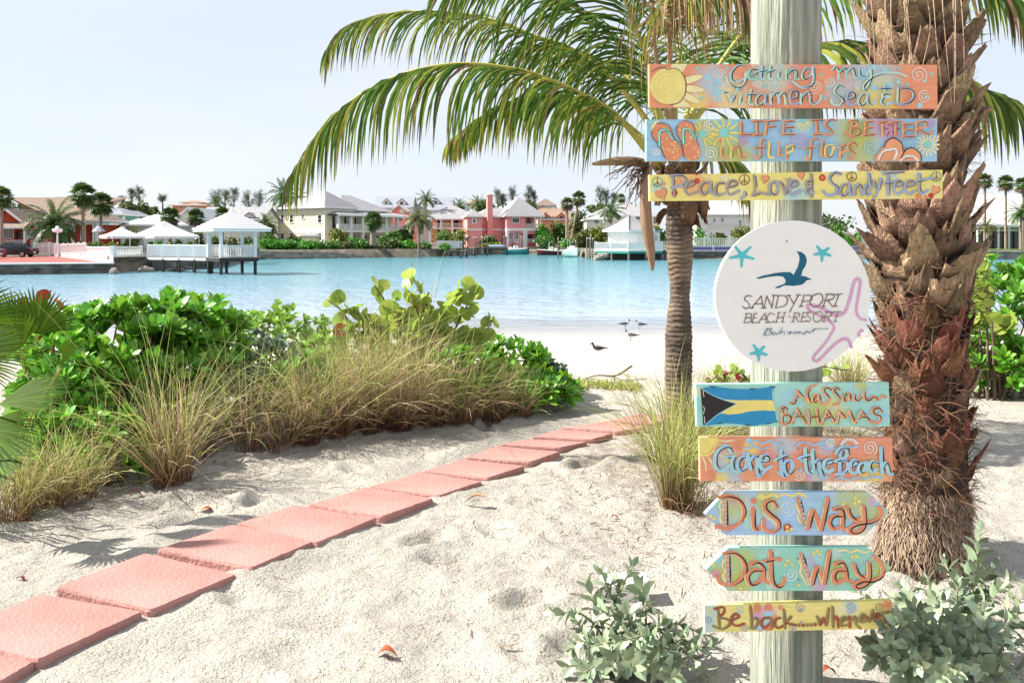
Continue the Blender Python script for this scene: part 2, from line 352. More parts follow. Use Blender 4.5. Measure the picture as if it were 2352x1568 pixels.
def water_mat():
    m = bpy.data.materials.new('lagoon_water'); m.use_nodes = True; n = m.node_tree.nodes; l = m.node_tree.links; b = n['Principled BSDF']; out = n['Material Output']
    ge = n.new('ShaderNodeNewGeometry'); sp = n.new('ShaderNodeSeparateXYZ'); l.new(ge.outputs['Position'], sp.inputs[0])
    cr = n.new('ShaderNodeValToRGB'); mr = n.new('ShaderNodeMapRange'); mr.inputs[1].default_value = 26; mr.inputs[2].default_value = 146
    wn = n.new('ShaderNodeTexNoise'); wn.inputs['Scale'].default_value = .07; l.new(ge.outputs['Position'], wn.inputs['Vector'])
    ad = n.new('ShaderNodeMath'); ad.operation = 'MULTIPLY_ADD'; ad.inputs[1].default_value = 16; l.new(wn.outputs[0], ad.inputs[0]); l.new(sp.outputs['Y'], ad.inputs[2])
    sb = n.new('ShaderNodeMath'); sb.operation = 'SUBTRACT'; sb.inputs[1].default_value = 8; l.new(ad.outputs[0], sb.inputs[0]); l.new(sb.outputs[0], mr.inputs[0]); l.new(mr.outputs[0], cr.inputs[0])
    e = cr.color_ramp.elements; e[0].position = 0; e[0].color = (.44, .50, .58, 1); e[1].position = 1; e[1].color = (.045, .21, .25, 1)
    for p, c in ((.10, (.33, .43, .53)), (.25, (.21, .37, .46)), (.5, (.12, .31, .38))):
        q = e.new(p); q.color = (*c, 1)
    l.new(cr.outputs[0], b.inputs['Base Color']); b.inputs['Roughness'].default_value = .12; b.inputs['IOR'].default_value = 1.33
    mp = n.new('ShaderNodeMapping'); mp.inputs['Scale'].default_value = (.8, 1.5, 1); l.new(ge.outputs['Position'], mp.inputs[0])
    prev = None
    for s, dst in ((.5, .5), (1.6, .30), (5, .06)):
        q = n.new('ShaderNodeTexNoise'); q.inputs['Scale'].default_value = s; q.inputs['Detail'].default_value = 3; l.new(mp.outputs[0], q.inputs['Vector'])
        bp = n.new('ShaderNodeBump'); bp.inputs['Distance'].default_value = dst; l.new(q.outputs[0], bp.inputs['Height'])
        st = n.new('ShaderNodeMapRange'); st.inputs[1].default_value = 27; st.inputs[2].default_value = 40; st.inputs[3].default_value = .12; st.inputs[4].default_value = 1; l.new(sp.outputs['Y'], st.inputs[0]); l.new(st.outputs[0], bp.inputs['Strength'])
        if prev: l.new(prev, bp.inputs['Normal'])
        prev = bp.outputs[0]
    l.new(prev, b.inputs['Normal'])
    tr = n.new('ShaderNodeBsdfTransparent'); mx = n.new('ShaderNodeMixShader'); dp = n.new('ShaderNodeMapRange')
    dp.inputs[1].default_value = 25.6; dp.inputs[2].default_value = 33; dp.inputs[3].default_value = .12; dp.inputs[4].default_value = 1; l.new(sp.outputs['Y'], dp.inputs[0])
    l.new(dp.outputs[0], mx.inputs[0]); l.new(tr.outputs[0], mx.inputs[1]); l.new(b.outputs[0], mx.inputs[2]); l.new(mx.outputs[0], out.inputs[0])
    return m
q = MB(); q.add([(-3500, 20, 0), (3500, 20, 0), (3500, 4500, 0), (-3500, 4500, 0)], [(0, 1, 2, 3)])
tag(q.build('water', water_mat()), kind='structure')
# far land behind the shore
SHX = [-4000, -900, 0, 255, 262, 345, 470, 520, 585, 860, 1004, 1157, 1300, 1345, 1480, 1560, 1700, 2352, 3200, 6000]
SHY = [96, 96, 94, 94, 78.2, 79.5, 86, 104, 127.5, 139, 146, 176, 174, 140, 131, 128, 127.5, 125.5, 123, 120]
q = MB(); tx = np.interp(np.linspace(0, 1, 60), np.linspace(0, 1, len(SHX)), SHX); tx = np.unique(np.concatenate([tx, SHX])); ty = np.interp(tx, SHX, SHY)
rows = [(-2.5, -1.5), (0, 1.28), (3, 1.3), (60, 1.4), (400, 6), (3500, 10)]
V = np.array([[(a-1176)*b/F*(1 if k < 3 else (b+d)/b), b+d, z] for k, (d, z) in enumerate(rows) for a, b in zip(tx, ty)]); nx = len(tx)
q.add(V, [(j*nx+i, j*nx+i+1, (j+1)*nx+i+1, (j+1)*nx+i) for j in range(len(rows)-1) for i in range(nx-1)])
tag(q.build('far_shore_ground', mat('far_shore_soil', (.17, .15, .115), .95, .45, .9, bump=1, bscale=1.5, col2=(.06, .055, .04), c2scale=.5, c2amt=.5)), kind='structure')

# pink slabs: top corners read off the photograph, put on the sand
M['slab'] = mat('pink_painted_concrete', (.42, .215, .19), .92, .26, 2.2, bump=.45, bscale=55, spec=.15, col2=(.40, .17, .15), c2scale=5, c2amt=.02)
ORD = ['first', 'second', 'third', 'fourth', 'fifth', 'sixth', 'seventh', 'eighth', 'ninth', 'tenth', 'eleventh', 'twelfth', 'thirteenth', 'fourteenth', 'fifteenth', 'sixteenth', 'seventeenth', 'eighteenth', 'nineteenth', 'twentieth']
def slab(i, cs):
    tilt = rng.uniform(-.006, .006, 4)
    pts = []
    for (x, y), dz in zip(cs, tilt):
        h = 1.215
        for _ in range(12): Y = (CZ-h)*F/(y-YH); h = gz((x-1176)*Y/F, Y)+.045+dz+.0006*i
        pts.append(np.array(((x-1176)*Y/F, Y, h)))
    pts = np.array(pts); c = pts.mean(0)
    # outline with worn corners and slightly chipped edges
    ring = []
    for k in range(4):
        a, b, p = pts[k], pts[(k+1) % 4], pts[k-1]
        ring += [a+norm(p-a)*.022, a+(norm(p-a)+norm(b-a))*.005, a+norm(b-a)*.022]
        for s in np.linspace(.08, .92, 14): ring.append(a*(1-s)+b*s+(rng.normal(0, .0012, 3)-norm(a-c)*max(0, rng.normal(-.006, .006)))*np.array((1, 1, .2)))
    ring = np.array(ring); n = len(ring); inn = norm((c-ring)*np.array((1, 1, 0)))
    lay = [ring+np.array((0, 0, -.085)), ring+np.array((0, 0, -.012))+rng.normal(0, .0006, ring.shape), ring+inn*.007, ring*.55+c*.45+np.array((0, 0, .0006))]
    q = MB(); V = np.concatenate(lay+[c[None]])
    f = [(k*n+j, k*n+(j+1) % n, (k+1)*n+(j+1) % n, (k+1)*n+j) for k in range(3) for j in range(n)]+[(3*n+j, 3*n+(j+1) % n, 4*n) for j in range(n)]
    q.add(V-c, f); txt = 'pink concrete path slab cut off by the lower left corner of the photo' if i == 0 else \
        'second pink path slab from the lower left, with pale scuffs at its back corner' if i == 1 else f'{ORD[i]} pink concrete slab of the path counted from the lower left'
    if i == 9: txt = 'tenth pink path slab from the lower left, lying in the shadow of the shrubs'
    if i == 12: txt = 'farthest pink path slab, ending in the tall grass by the coconut palm'
    o = q.build('paving_slab', M['slab'], smooth=False); o.location = c
    tag(o, txt, 'paving slab', 'pink slabs of the sand path')
for i, cs in enumerate(SL): slab(i, cs)

# ================= sign post and painted boards
YP, YFc = 3.2, 3.052
M['post'] = mat('weathered_post_wood', (.37, .385, .32), .9, .42, 4, bump=1, bscale=9, stretch=(9, 9, .5), col2=(.15, .175, .13), c2scale=3.0, c2amt=.62, detail=8)
pc = P(1805, YH, YP)
ang = np.linspace(0, 2*np.pi, 72, endpoint=False); q = MB(); V = []; zs = np.linspace(.9, 4.1, 90)
for z in zs:
    for a in ang:
        r = .1255-.0035*(z-1.2)/2.5+.0022*noise.noise(Vector((math.cos(a)*7, math.sin(a)*7, z*.9)))+.0012*noise.noise(Vector((a*9, 1, z*2)))
        cr = noise.noise(Vector((math.cos(a)*16, math.sin(a)*16, z*.5+5)))
        if abs(cr) < .045: r -= .004
        V.append((pc[0]+r*math.cos(a), pc[1]+r*math.sin(a), z))
n = 72; q.add(V, [(k*n+j, k*n+(j+1) % n, (k+1)*n+(j+1) % n, (k+1)*n+j) for k in range(len(zs)-1) for j in range(n)]+[tuple(range((len(zs)-1)*n, len(zs)*n))])
o = thing('sign_post', 'thick round weathered grey timber post carrying the painted signs', 'post', (pc[0], pc[1], 1.17)); q.build('timber_pole', M['post'], o)

def Z4s(x, y): return (1468.8+x*.30424, 125.5+y*.30424)
def Z5s(x, y): return (1606.9+x*.24023, 489.6+y*.24023)
def Z6s(x, y): return (1569.3+x*.21884, 866.2+y*.21884)
def Z7s(x, y): return (1569.3+x*.24019, 1104.8+y*.24019)
PAL = dict(coral=(.74, .27, .15), orange=(.78, .34, .17), yellow=(.82, .68, .20), pale=(.84, .75, .40), blue=(.36, .57, .76), sky=(.38, .63, .72), teal=(.27, .62, .56), mint=(.47, .70, .62),
           white=(.78, .78, .76), black=(.025, .02, .022), lilac=(.36, .38, .47), grey=(.36, .33, .33), olive=(.30, .23, .08), red=(.55, .07, .045), brown=(.20, .115, .075), rust=(.40, .09, .04),
           flagblue=(.03, .27, .50), navy=(.01, .115, .19), aqua=(.10, .52, .58), rose=(.66, .36, .55), lime=(.55, .55, .08), green=(.12, .42, .32), bluegrey=(.33, .41, .58))
PM = {k: mat('paint_'+k, v, .6, .09, 30, spec=.3) for k, v in PAL.items()}
M['screw'] = mat('steel_screw', (.45, .45, .45), .35, .1, metal=.8)
def cat(pts, n=7):
    p = np.array(pts, float)
    if len(p) == 2: return np.linspace(p[0], p[1], 8)
    closed = np.allclose(p[0], p[-1]); e = np.vstack([p[-2] if closed else 2*p[0]-p[1], p, p[1] if closed else 2*p[-1]-p[-2]]); out = []
    for i in range(1, len(e)-2):
        for t in np.linspace(0, 1, n, endpoint=False):
            a, b, c, d = e[i-1], e[i], e[i+1], e[i+2]
            out.append(.5*((2*b)+(-a+c)*t+(2*a-5*b+4*c-d)*t*t+(-a+3*b-3*c+d)*t**3))
    return np.array(out+[p[-1]])
def ps(s): return [[tuple(float(v) for v in p.split(',')) for p in st.split()] for st in s.split(';') if st.strip()]
class Sign:
    def __init__(s, label, Z, corners, base, blobs, thick=.022, cat_='sign', round_=None, grp='painted boards on the timber post'):
        s.Z = Z; s.k = (Z(1, 0)[0]-Z(0, 0)[0])*YFc/F
        if round_:
            cx, cy, rx, ry = round_; corners = [(cx+rx*math.cos(a), cy+ry*math.sin(a)) for a in np.linspace(0, 2*np.pi, 80, endpoint=False)]
        w_ = np.array([s.world(c) for c in corners]); ctr = w_.mean(0); s.o = np.array((ctr[0], ctr[2]))
        s.root = thing('painted_sign', label, 'sign', (ctr[0], YFc+thick/2, ctr[2]), grp); s.th = thick
        pl = [s.loc(c) for c in corners]; s.clip = pl
        if s.area(pl) < 0: pl = pl[::-1]
        q = MB(); n = len(pl); pl = np.array(pl); cen = pl.mean(0); h = thick/2
        ins = pl+norm(cen-pl)*.0022
        V = np.concatenate([np.c_[ins[:, 0], np.full(n, -h), ins[:, 1]], np.c_[pl[:, 0], np.full(n, -h+.002), pl[:, 1]], np.c_[pl[:, 0], np.full(n, h), pl[:, 1]]])
        q.add(V, [tuple(range(n)), tuple(range(3*n-1, 2*n-1, -1))]); q.fa = [a for a in q.fa]
        q.add(V, [(k*n+i, (k+1)*n+i, (k+1)*n+(i+1) % n, k*n+(i+1) % n) for k in range(2) for i in range(n)])
        bm = s.boardmat(base, blobs) if not round_ else mat('white_board_paint', base, .6, .03, 3, bump=.05, bscale=30, spec=.3, stretch=(1, 1, 6)); s.board = q.build('board', bm, s.root, local=True, smooth=False)
        s.g = {}; s.lay = 0
    def world(s, c): d = s.Z(*c); return P(d[0], d[1], YFc)
    def loc(s, c): p = s.world(c); return (p[0]-s.o[0], p[2]-s.o[1])
    @staticmethod
    def area(p): return sum(p[i][0]*p[(i+1) % len(p)][1]-p[(i+1) % len(p)][0]*p[i][1] for i in range(len(p)))
    def boardmat(s, base, blobs):
        m = mat('board_paint', base, .62, .10, 9, bump=.16, bscale=26, spec=.25, stretch=(1.2, 1, 9)); n = m.node_tree.nodes; l = m.node_tree.links; b = n['Principled BSDF']
        cur = b.inputs['Base Color'].links[0].from_socket; tc = n.new('ShaderNodeTexCoord'); nz = n.new('ShaderNodeTexNoise'); nz.inputs['Scale'].default_value = 22; nz.inputs['Detail'].default_value = 4; l.new(tc.outputs['Object'], nz.inputs['Vector'])
        ds = n.new('ShaderNodeVectorMath'); ds.operation = 'MULTIPLY_ADD'; ds.inputs[1].default_value = (.05, 0, .05); l.new(nz.outputs['Color'], ds.inputs[0]); l.new(tc.outputs['Object'], ds.inputs[2])
        for (x, y, r, c) in blobs:
            lx, lz = s.loc((x, y)); d = n.new('ShaderNodeVectorMath'); d.operation = 'DISTANCE'; l.new(ds.outputs[0], d.inputs[0]); d.inputs[1].default_value = (lx+.025, -s.th/2, lz+.025)
            mr = n.new('ShaderNodeMapRange'); mr.inputs[1].default_value = r*s.k*1.15; mr.inputs[2].default_value = r*s.k*.35; mr.interpolation_type = 'SMOOTHSTEP'; mr.inputs[4].default_value = .72; l.new(d.outputs['Value'], mr.inputs[0])
            mx = n.new('ShaderNodeMix'); mx.data_type = 'RGBA'; l.new(mr.outputs[0], mx.inputs[0]); l.new(cur, mx.inputs[6]); mx.inputs[7].default_value = (*PAL[c], 1); cur = mx.outputs[2]
        l.new(cur, b.inputs['Base Color']); return m
    def grp(s, part):
        if part not in s.g: s.g[part] = (MB(), [])
        return s.g[part]
    def _add(s, part, col, V2, f):
        mb, cols = s.grp(part)
        if col not in cols: cols.append(col)
        V2 = np.asarray(V2, float); s.lay += 1
        y = -s.th/2-.0005-.00005*s.lay-np.linspace(0, .00004, len(V2))
        mb.add(np.c_[V2[:, 0], y, V2[:, 1]], f, cols.index(col))
    def line(s, part, pts, wd, col, off=(0, 0), taper=0):
        p = cat([(x+off[0], y+off[1]) for x, y in pts]); p = np.array([s.loc(a) for a in p]); h = wd*s.k/2
        T = np.gradient(p, axis=0); T = T/np.maximum(np.linalg.norm(T, axis=1, keepdims=True), 1e-9); N = np.c_[-T[:, 1], T[:, 0]]
        n = len(p); hh = h*(1+.16*np.sin(np.linspace(0, 9, n)+rng.uniform(0, 6)))
        if taper: hh = hh*np.interp(np.linspace(0, 1, n), [0, .25, .8, 1], [.6, 1, 1, .35])
        L, Rr = p+N*hh[:, None], p-N*hh[:, None]; V = np.empty((2*n, 2)); V[0::2] = L; V[1::2] = Rr
        f = [(2*i, 2*i+1, 2*i+3, 2*i+2) for i in range(n-1)]
        for e, sg in ((0, -1), (n-1, 1)):
            a = np.arctan2(*(N[e][::-1])); arc = [p[e]+hh[e]*np.array((math.cos(a-sg*t), math.sin(a-sg*t))) for t in np.linspace(0, np.pi, 6)]
            b0 = len(V); V = np.vstack([V, arc]); f.append(tuple(range(b0, b0+6)))
        s._add(part, col, V, f)
    def lines(s, part, txt, wd, col, **k):
        for st in ps(txt): s.line(part, st, wd, col, **k)
    def poly(s, part, pts, col, smooth_=False):
        if smooth_: pts = cat(list(pts)+[pts[0]], 5)[:-1]
        p = [s.loc(a) for a in pts]
        if s.area(p) < 0: p = p[::-1]
        cl = s.clip if s.area(s.clip) > 0 else s.clip[::-1]
        for i in range(len(cl)):                                   # keep inside the board
            a, b = np.array(cl[i]), np.array(cl[(i+1) % len(cl)]); e = b-a; out = []
            sd_ = lambda q: e[0]*(q[1]-a[1])-e[1]*(q[0]-a[0])
            for j in range(len(p)):
                c, d = p[j], p[(j+1) % len(p)]; sc, s2 = sd_(c), sd_(d)
                if sc >= 0: out.append(c)
                if sc*s2 < 0: t = sc/(sc-s2); out.append((c[0]+(d[0]-c[0])*t, c[1]+(d[1]-c[1])*t))
            p = out
            if len(p) < 3: return
        s._add(part, col, p, [tuple(range(len(p)))])
    def disc(s, part, x, y, r, col, n=18, ry=None, rot=0):
        ry = ry or r; cr, sr = math.cos(rot), math.sin(rot)
        s.poly(part, [(x+r*math.cos(a)*cr-ry*math.sin(a)*sr, y+r*math.cos(a)*sr+ry*math.sin(a)*cr) for a in np.linspace(0, 2*np.pi, n, endpoint=False)], col)
    def spiral(s, x, y, r, col='white', wd=5, turns=1.8, ph=0, d=1):
        s.line('painted_pattern', [(x+r*(.12+.88*t)*math.cos(ph+d*turns*2*np.pi*t), y+r*(.12+.88*t)*math.sin(ph+d*turns*2*np.pi*t)) for t in np.linspace(0, 1, int(10*turns)+2)], wd, col)
    def daisy(s, x, y, r, pc_, cc, n=12, a0=0, a1=6.283):
        for a in np.linspace(a0, a1, n, endpoint=False):
            s.line('painted_pattern', [(x+r*.75*math.cos(a), y+r*.75*math.sin(a)), (x+r*1.25*math.cos(a+.03), y+r*1.25*math.sin(a+.03)), (x+r*1.8*math.cos(a), y+r*1.8*math.sin(a))], r*.26, pc_)
        if cc: s.disc('painted_pattern', x, y, r*.6, cc)
    def heart(s, x, y, r, col='coral', rot=.2, out='olive'):
        hk = f'painted_heart#{x}'
        t = np.linspace(0, 2*np.pi, 26, endpoint=False); hx = 16*np.sin(t)**3/16*r; hy = -(13*np.cos(t)-5*np.cos(2*t)-2*np.cos(3*t)-np.cos(4*t))/14*r
        c, q = math.cos(rot), math.sin(rot); pts = [(x+a*c-b*q, y+a*q+b*c) for a, b in zip(hx, hy)]
        s.poly(hk, pts, col); s.line(hk, pts[3:14], 5, 'brown')
    def peace(s, x, y, r, col):
        s.line(f'painted_peace_sign#{x}', [(x+r*math.cos(a), y+r*math.sin(a)) for a in np.linspace(0, 6.283, 16)], r*.2, col); s.line(f'painted_peace_sign#{x}', [(x, y-r), (x, y+r)], r*.16, 'brown')
        s.line(f'painted_peace_sign#{x}', [(x-r*.7, y+r*.7), (x, y)], r*.16, 'brown'); s.line(f'painted_peace_sign#{x}', [(x+r*.7, y+r*.7), (x, y)], r*.16, 'brown')
    def text(s, txt, wd, col, shade='black', hi=None, so=(.44, .12), sw=.34, hw=.3):
        for j, st in enumerate(ps(txt)):
            if len(st) == 1: s.disc('lettering', st[0][0], st[0][1], wd*.62, col if isinstance(col, str) else col[j % len(col)]); continue
            c = col if isinstance(col, str) else col[j % len(col)]
            if hi: s.line('lettering', st, wd*.38, hi, off=(-wd*.40, wd*.05))
            s.line('lettering', st, wd*.82, c)
            if shade: s.line('lettering', st[:max(2, int(len(st)*.85))], wd*sw*1.15, shade, off=(wd*so[0], wd*so[1]), taper=1)
    def screw(s, x, y):
        p = s.loc((x, y)); q = MB(); r = .0036
        a = np.linspace(0, 2*np.pi, 10, endpoint=False); y0 = -s.th/2
        V = [(p[0]+r*math.cos(t), y0-.0004, p[1]+r*math.sin(t)) for t in a]+[(p[0]+r*.7*math.cos(t), y0-.008, p[1]+r*.7*math.sin(t)) for t in a]
        q.add(V, [(i, (i+1) % 10, 10+(i+1) % 10, 10+i) for i in range(10)]+[tuple(range(10, 20))]); q.build('screw', M['screw'], s.root, local=True)
    def done(s):
        for k, (mb, cols) in s.g.items(): mb.build(k.split('#')[0], [PM[c] for c in cols], s.root, local=True, smooth=False)

# 1 --- Getting my Vitamen Sea & D
s = Sign('top coral board reading Getting my Vitamen Sea & D, with a painted sun', Z4s, [(70, 72), (2250, 78), (2252, 408), (72, 395)], (.80, .32, .185),
         [(560, 210, 170, 'sky'), (1000, 150, 190, 'mint'), (1750, 170, 260, 'sky'), (700, 330, 170, 'pale'), (1800, 330, 190, 'yellow'), (1500, 300, 120, 'sky'), (420, 360, 110, 'yellow'), (2100, 330, 110, 'orange')])
for x, y, r in ((515, 170, 24), (585, 215, 30), (585, 285, 34), (535, 240, 18), (440, 105, 13), (660, 100, 13), (475, 330, 14), (950, 240, 14), (1000, 240, 14), (1400, 330, 15), (1370, 150, 12), (1415, 250, 14), (1690, 150, 42), (1770, 95, 22), (1850, 130, 26), (1880, 240, 34), (1770, 250, 26), (2020, 230, 14), (2155, 200, 13), (2200, 150, 14), (2165, 320, 14), (2115, 385, 22), (1960, 105, 12), (600, 340, 20)): s.disc('painted_pattern', x, y, r, 'sky' if r > 15 else 'teal')
for x, y, r, ph in ((600, 150, 42, 0), (1320, 245, 52, 2), (1440, 210, 40, 4), (2105, 155, 66, 1), (1010, 235, 40, 3), (2150, 320, 50, 5), (880, 220, 36, 1), (1640, 235, 30, 2), (415, 315, 30, 2)): s.spiral(x, y, r, 'white', 6, 2, ph)
s.daisy(1950, 210, 24, 'mint', 'mint', 9); s.daisy(1180, 130, 26, 'rose', None, 8); s.daisy(880, 100, 20, 'white', None, 7)
for a in (-1.25, -.95, -.28, .12, .5, .85, 1.15): s.poly('painted_sun', [(215+140*math.cos(a-.16), 240+140*math.sin(a-.16)), (215+225*math.cos(a-.1), 240+225*math.sin(a-.1)), (215+275*math.cos(a), 240+275*math.sin(a)), (215+215*math.cos(a+.1), 240+215*math.sin(a+.1)), (215+140*math.cos(a+.16), 240+140*math.sin(a+.16))], 'pale', True)
s.disc('painted_sun', 215, 240, 138, 'yellow', 40)
for r in (122, 92, 60, 30): s.line('painted_sun', [(215+r*math.cos(a), 240+r*math.sin(a)) for a in np.linspace(r*.1, 5+r*.1, 16)], 7, 'pale')
s.line('painted_sun', [(90, 135), (125, 110), (180, 100), (215, 115), (255, 105), (300, 120)], 7, 'brown'); s.line('painted_sun', [(300, 120), (340, 180), (350, 250), (335, 320), (290, 368), (220, 382)], 9, 'brown', taper=1)
g1 = "790,90 740,85 695,130 690,185 720,210 790,180 802,135; 802,140 800,190 770,240 720,248 670,220 652,175; 815,160 870,150 880,120 840,115 820,150 835,190 885,178; 925,90 915,180 942,186; 895,130 968,118; 988,86 975,180 1002,186; 950,140 1015,118; 1055,125 1045,175 1062,190; 1075,85; 1105,122 1105,190; 1105,150 1150,120 1180,130 1175,185 1202,188; 1290,120 1250,110 1225,150 1240,188 1290,160 1306,95; 1306,100 1312,180 1290,235 1220,252 1150,205"
g2 = "1450,120 1475,95 1500,130 1495,185; 1500,140 1545,105 1557,140 1552,180; 1557,138 1600,105 1617,150 1622,175 1642,182; 1655,110 1660,160 1700,165 1735,115; 1740,110 1745,170 1720,240 1695,270 1690,230 1760,170 1850,140 1950,145 2010,168"
g3 = "625,285 660,290 690,365; 690,365 720,300 737,262; 765,310 755,370 777,375; 770,268; 840,265 825,370 852,378; 798,306 884,300; 945,310 900,310 875,355 895,385 940,350 952,305; 952,305 947,370 972,380; 985,300 990,375; 990,320 1030,290 1045,325 1047,372; 1045,322 1080,290 1095,330 1097,376; 1130,340 1180,325 1185,285 1145,280 1130,330 1150,378 1202,365; 1215,300 1215,376; 1215,325 1265,285 1285,320 1285,360 1320,376 1360,345 1366,308"
g4 = "1530,250 1490,238 1465,285 1500,315 1530,350 1500,386 1455,375 1440,342; 1560,340 1610,325 1610,295 1575,290 1560,340 1580,386 1632,368; 1705,300 1665,310 1645,360 1670,386 1705,350 1717,300; 1717,300 1717,365 1742,380 1778,352; 1845,235 1845,275; 1800,262 1892,258; 1890,302 1830,300 1835,325 1882,325; 1835,325 1815,358 1840,382 1892,366; 1945,250 1940,370; 1945,255 2030,265 2062,310 2030,360 1960,382 1905,358"
s.text(g1+';'+g2, 20, ['sky', 'mint', 'teal', 'sky'], 'black', 'pale'); s.text(g3+';'+g4, 20, ['mint', 'sky', 'mint', 'bluegrey'], 'black', 'pale'); s.screw(1140, 178); s.screw(1143, 308); s.done()
# 2 --- LIFE IS BETTER in flip flops
s = Sign('sky blue board reading LIFE IS BETTER in flip flops, second from the top', Z4s, [(48, 490), (2250, 484), (2248, 805), (48, 803)], (.35, .57, .77),
         [(620, 590, 170, 'teal'), (600, 720, 180, 'lime'), (760, 760, 130, 'lime'), (1620, 560, 190, 'lime'), (1680, 720, 170, 'lime'), (1220, 510, 90, 'mint'), (1850, 530, 130, 'rose'), (480, 560, 110, 'lime'), (1900, 590, 90, 'rose')])
s.daisy(2175, 680, 48, 'pale', 'teal', 15); s.daisy(640, 590, 64, 'yellow', 'teal', 11); s.daisy(480, 600, 52, 'yellow', 'teal', 9, -2.4, 1.8); s.daisy(1235, 500, 40, 'pale', 'teal', 7, .3, 2.9); s.daisy(1900, 560, 34, 'red', None, 6); s.daisy(2050, 660, 34, 'sky', None, 10); s.daisy(85, 515, 34, 'pale', 'teal', 7, -.2, 1.7)
for x, y, r, c in ((1210, 645, 66, 'rose'), (535, 745, 50, 'white'), (785, 655, 44, 'rose'), (520, 545, 42, 'white'), (1730, 700, 56, 'sky'), (120, 740, 34, 'white'), (2205, 525, 34, 'rose'), (1640, 500, 34, 'mint')): s.spiral(x, y, r, c, 8, 2, x)
for (x0, y0, x1, y1, r0, r1, st) in ((165, 590, 250, 735, 74, 72, [(150, 690), (150, 590), (200, 575), (250, 640)]), (345, 570, 395, 740, 68, 64, [(330, 670), (330, 570), (380, 580), (420, 630)])):
    d = norm(np.array((x1-x0, y1-y0.__float__()))); nn = np.array((-d[1], d[0])); a0, a1 = np.array((x0, y0)), np.array((x1, y1))
    out = [a0-d*r0, a0+nn*r0*.75-d*r0*.6, a0+nn*r0, (a0+a1)/2+nn*r0*.82, a1+nn*r1, a1+nn*r1*.7+d*r1*.75, a1+d*r1, a1-nn*r1*.7+d*r1*.75, a1-nn*r1, (a0+a1)/2-nn*r0*.82, a0-nn*r0, a0-nn*r0*.75-d*r0*.6]
    s.poly(f'painted_flip_flop#{x0}', out, 'coral', True); oc = cat(out+[out[0]]); oc = [tuple(p) for p in oc if p[1] < 797]
    s.line(f'painted_flip_flop#{x0}', oc[6:30], 7, 'brown'); s.line(f'painted_flip_flop#{x0}', oc[-26:], 7, 'brown')
    for k in range(26):
        p = a0+(a1-a0)*rng.uniform(-.25, 1.3)+nn*rng.uniform(-.75, .75)*r0
        if p[1] < 795: s.disc(f'painted_flip_flop#{x0}', p[0], p[1], 7, 'yellow', 8)
    s.line(f'painted_flip_flop#{x0}', st, 26, 'green'); s.line(f'painted_flip_flop#{x0}', st, 12, 'mint'); s.line(f'painted_flip_flop#{x0}', st, 4, 'black', off=(9, 6))
for x, y, r in ((1905, 712, 76), (2040, 790, 80)):
    s.poly(f'painted_flip_flop#{x}', [(x-r*1.7, 805), (x-r, y-r*.1), (x-r*.5, y-r*.8), (x+r*.2, y-r), (x+r*.9, y-r*.5), (x+r, y+r*.2), (x+r*.7, 805)], 'orange', True)
    s.line(f'painted_flip_flop#{x}', [(x-r*.9, y-r*.1), (x-r*.45, y-r*.85), (x+r*.2, y-r*1.02), (x+r*.9, y-r*.5), (x+r, y+r*.15)], 8, 'black')
for k_, t_, u_ in (('#1905', "1800,790 1835,735 1925,715; 1925,715 1935,745 1915,795", "1808,795 1843,742 1925,724"), ('#2040', "1965,800 2010,770 2060,772; 2060,772 2080,785 2095,800", "1975,802 2012,780 2060,782")):
    s.lines('painted_flip_flop'+k_, t_, 16, 'white'); s.lines('painted_flip_flop'+k_, u_, 4, 'black')
l1 = "765,505 765,605; 755,607 850,605; 880,505 885,608; 850,507 922,504; 855,612 927,605; 960,505 945,608; 945,510 1045,500; 955,552 1022,545; 1085,508 1080,605; 1085,508 1165,505; 1080,555 1157,550; 1070,605 1167,605; 1330,500 1335,605; 1285,502 1377,497; 1300,608 1372,603; 1475,500 1430,495 1395,530 1420,560 1450,590 1420,612 1375,598; 1600,505 1585,605; 1570,505 1620,500 1640,530 1590,555; 1590,555 1645,565 1642,605 1590,622 1550,588; 1700,515 1695,610; 1690,515 1757,505; 1700,560 1747,555; 1680,612 1767,605; 1825,515 1830,615; 1790,520 1862,508; 1925,510 1925,615; 1870,520 1962,508; 1985,520 1985,615; 1975,535 2052,528; 1985,575 2052,570; 1975,625 2062,620; 2085,520 2080,605; 2080,515 2140,510 2150,545 2090,565; 2090,565 2140,595 2175,607 2202,578"
s.text(l1, 21, ['coral', 'coral', 'orange'], 'brown', 'yellow')
l2 = "615,700 615,770 642,785; 603,650; 690,700 685,785; 690,725 735,695 750,740 755,775 785,777 800,748; 945,652 915,650 905,700 905,770 880,790 858,768; 858,712 942,700; 975,665 970,770 1002,780; 1050,700 1045,760 1072,765; 1045,675; 1105,690 1105,790; 1105,705 1145,690 1152,720 1110,746; 1335,642 1295,645 1285,700 1280,780 1255,800 1243,778; 1235,712 1322,700; 1375,650 1365,760 1397,770; 1450,690 1400,700 1395,760 1430,772 1452,720 1450,690; 1510,695 1505,792; 1490,705 1550,685 1557,720 1510,746; 1625,692 1600,665 1565,690 1575,720 1612,750 1600,786 1558,780"
s.text(l2, 20, ['orange', 'coral', 'yellow', 'orange'], 'brown', 'yellow'); s.screw(1147, 577); s.screw(1155, 718); s.done()
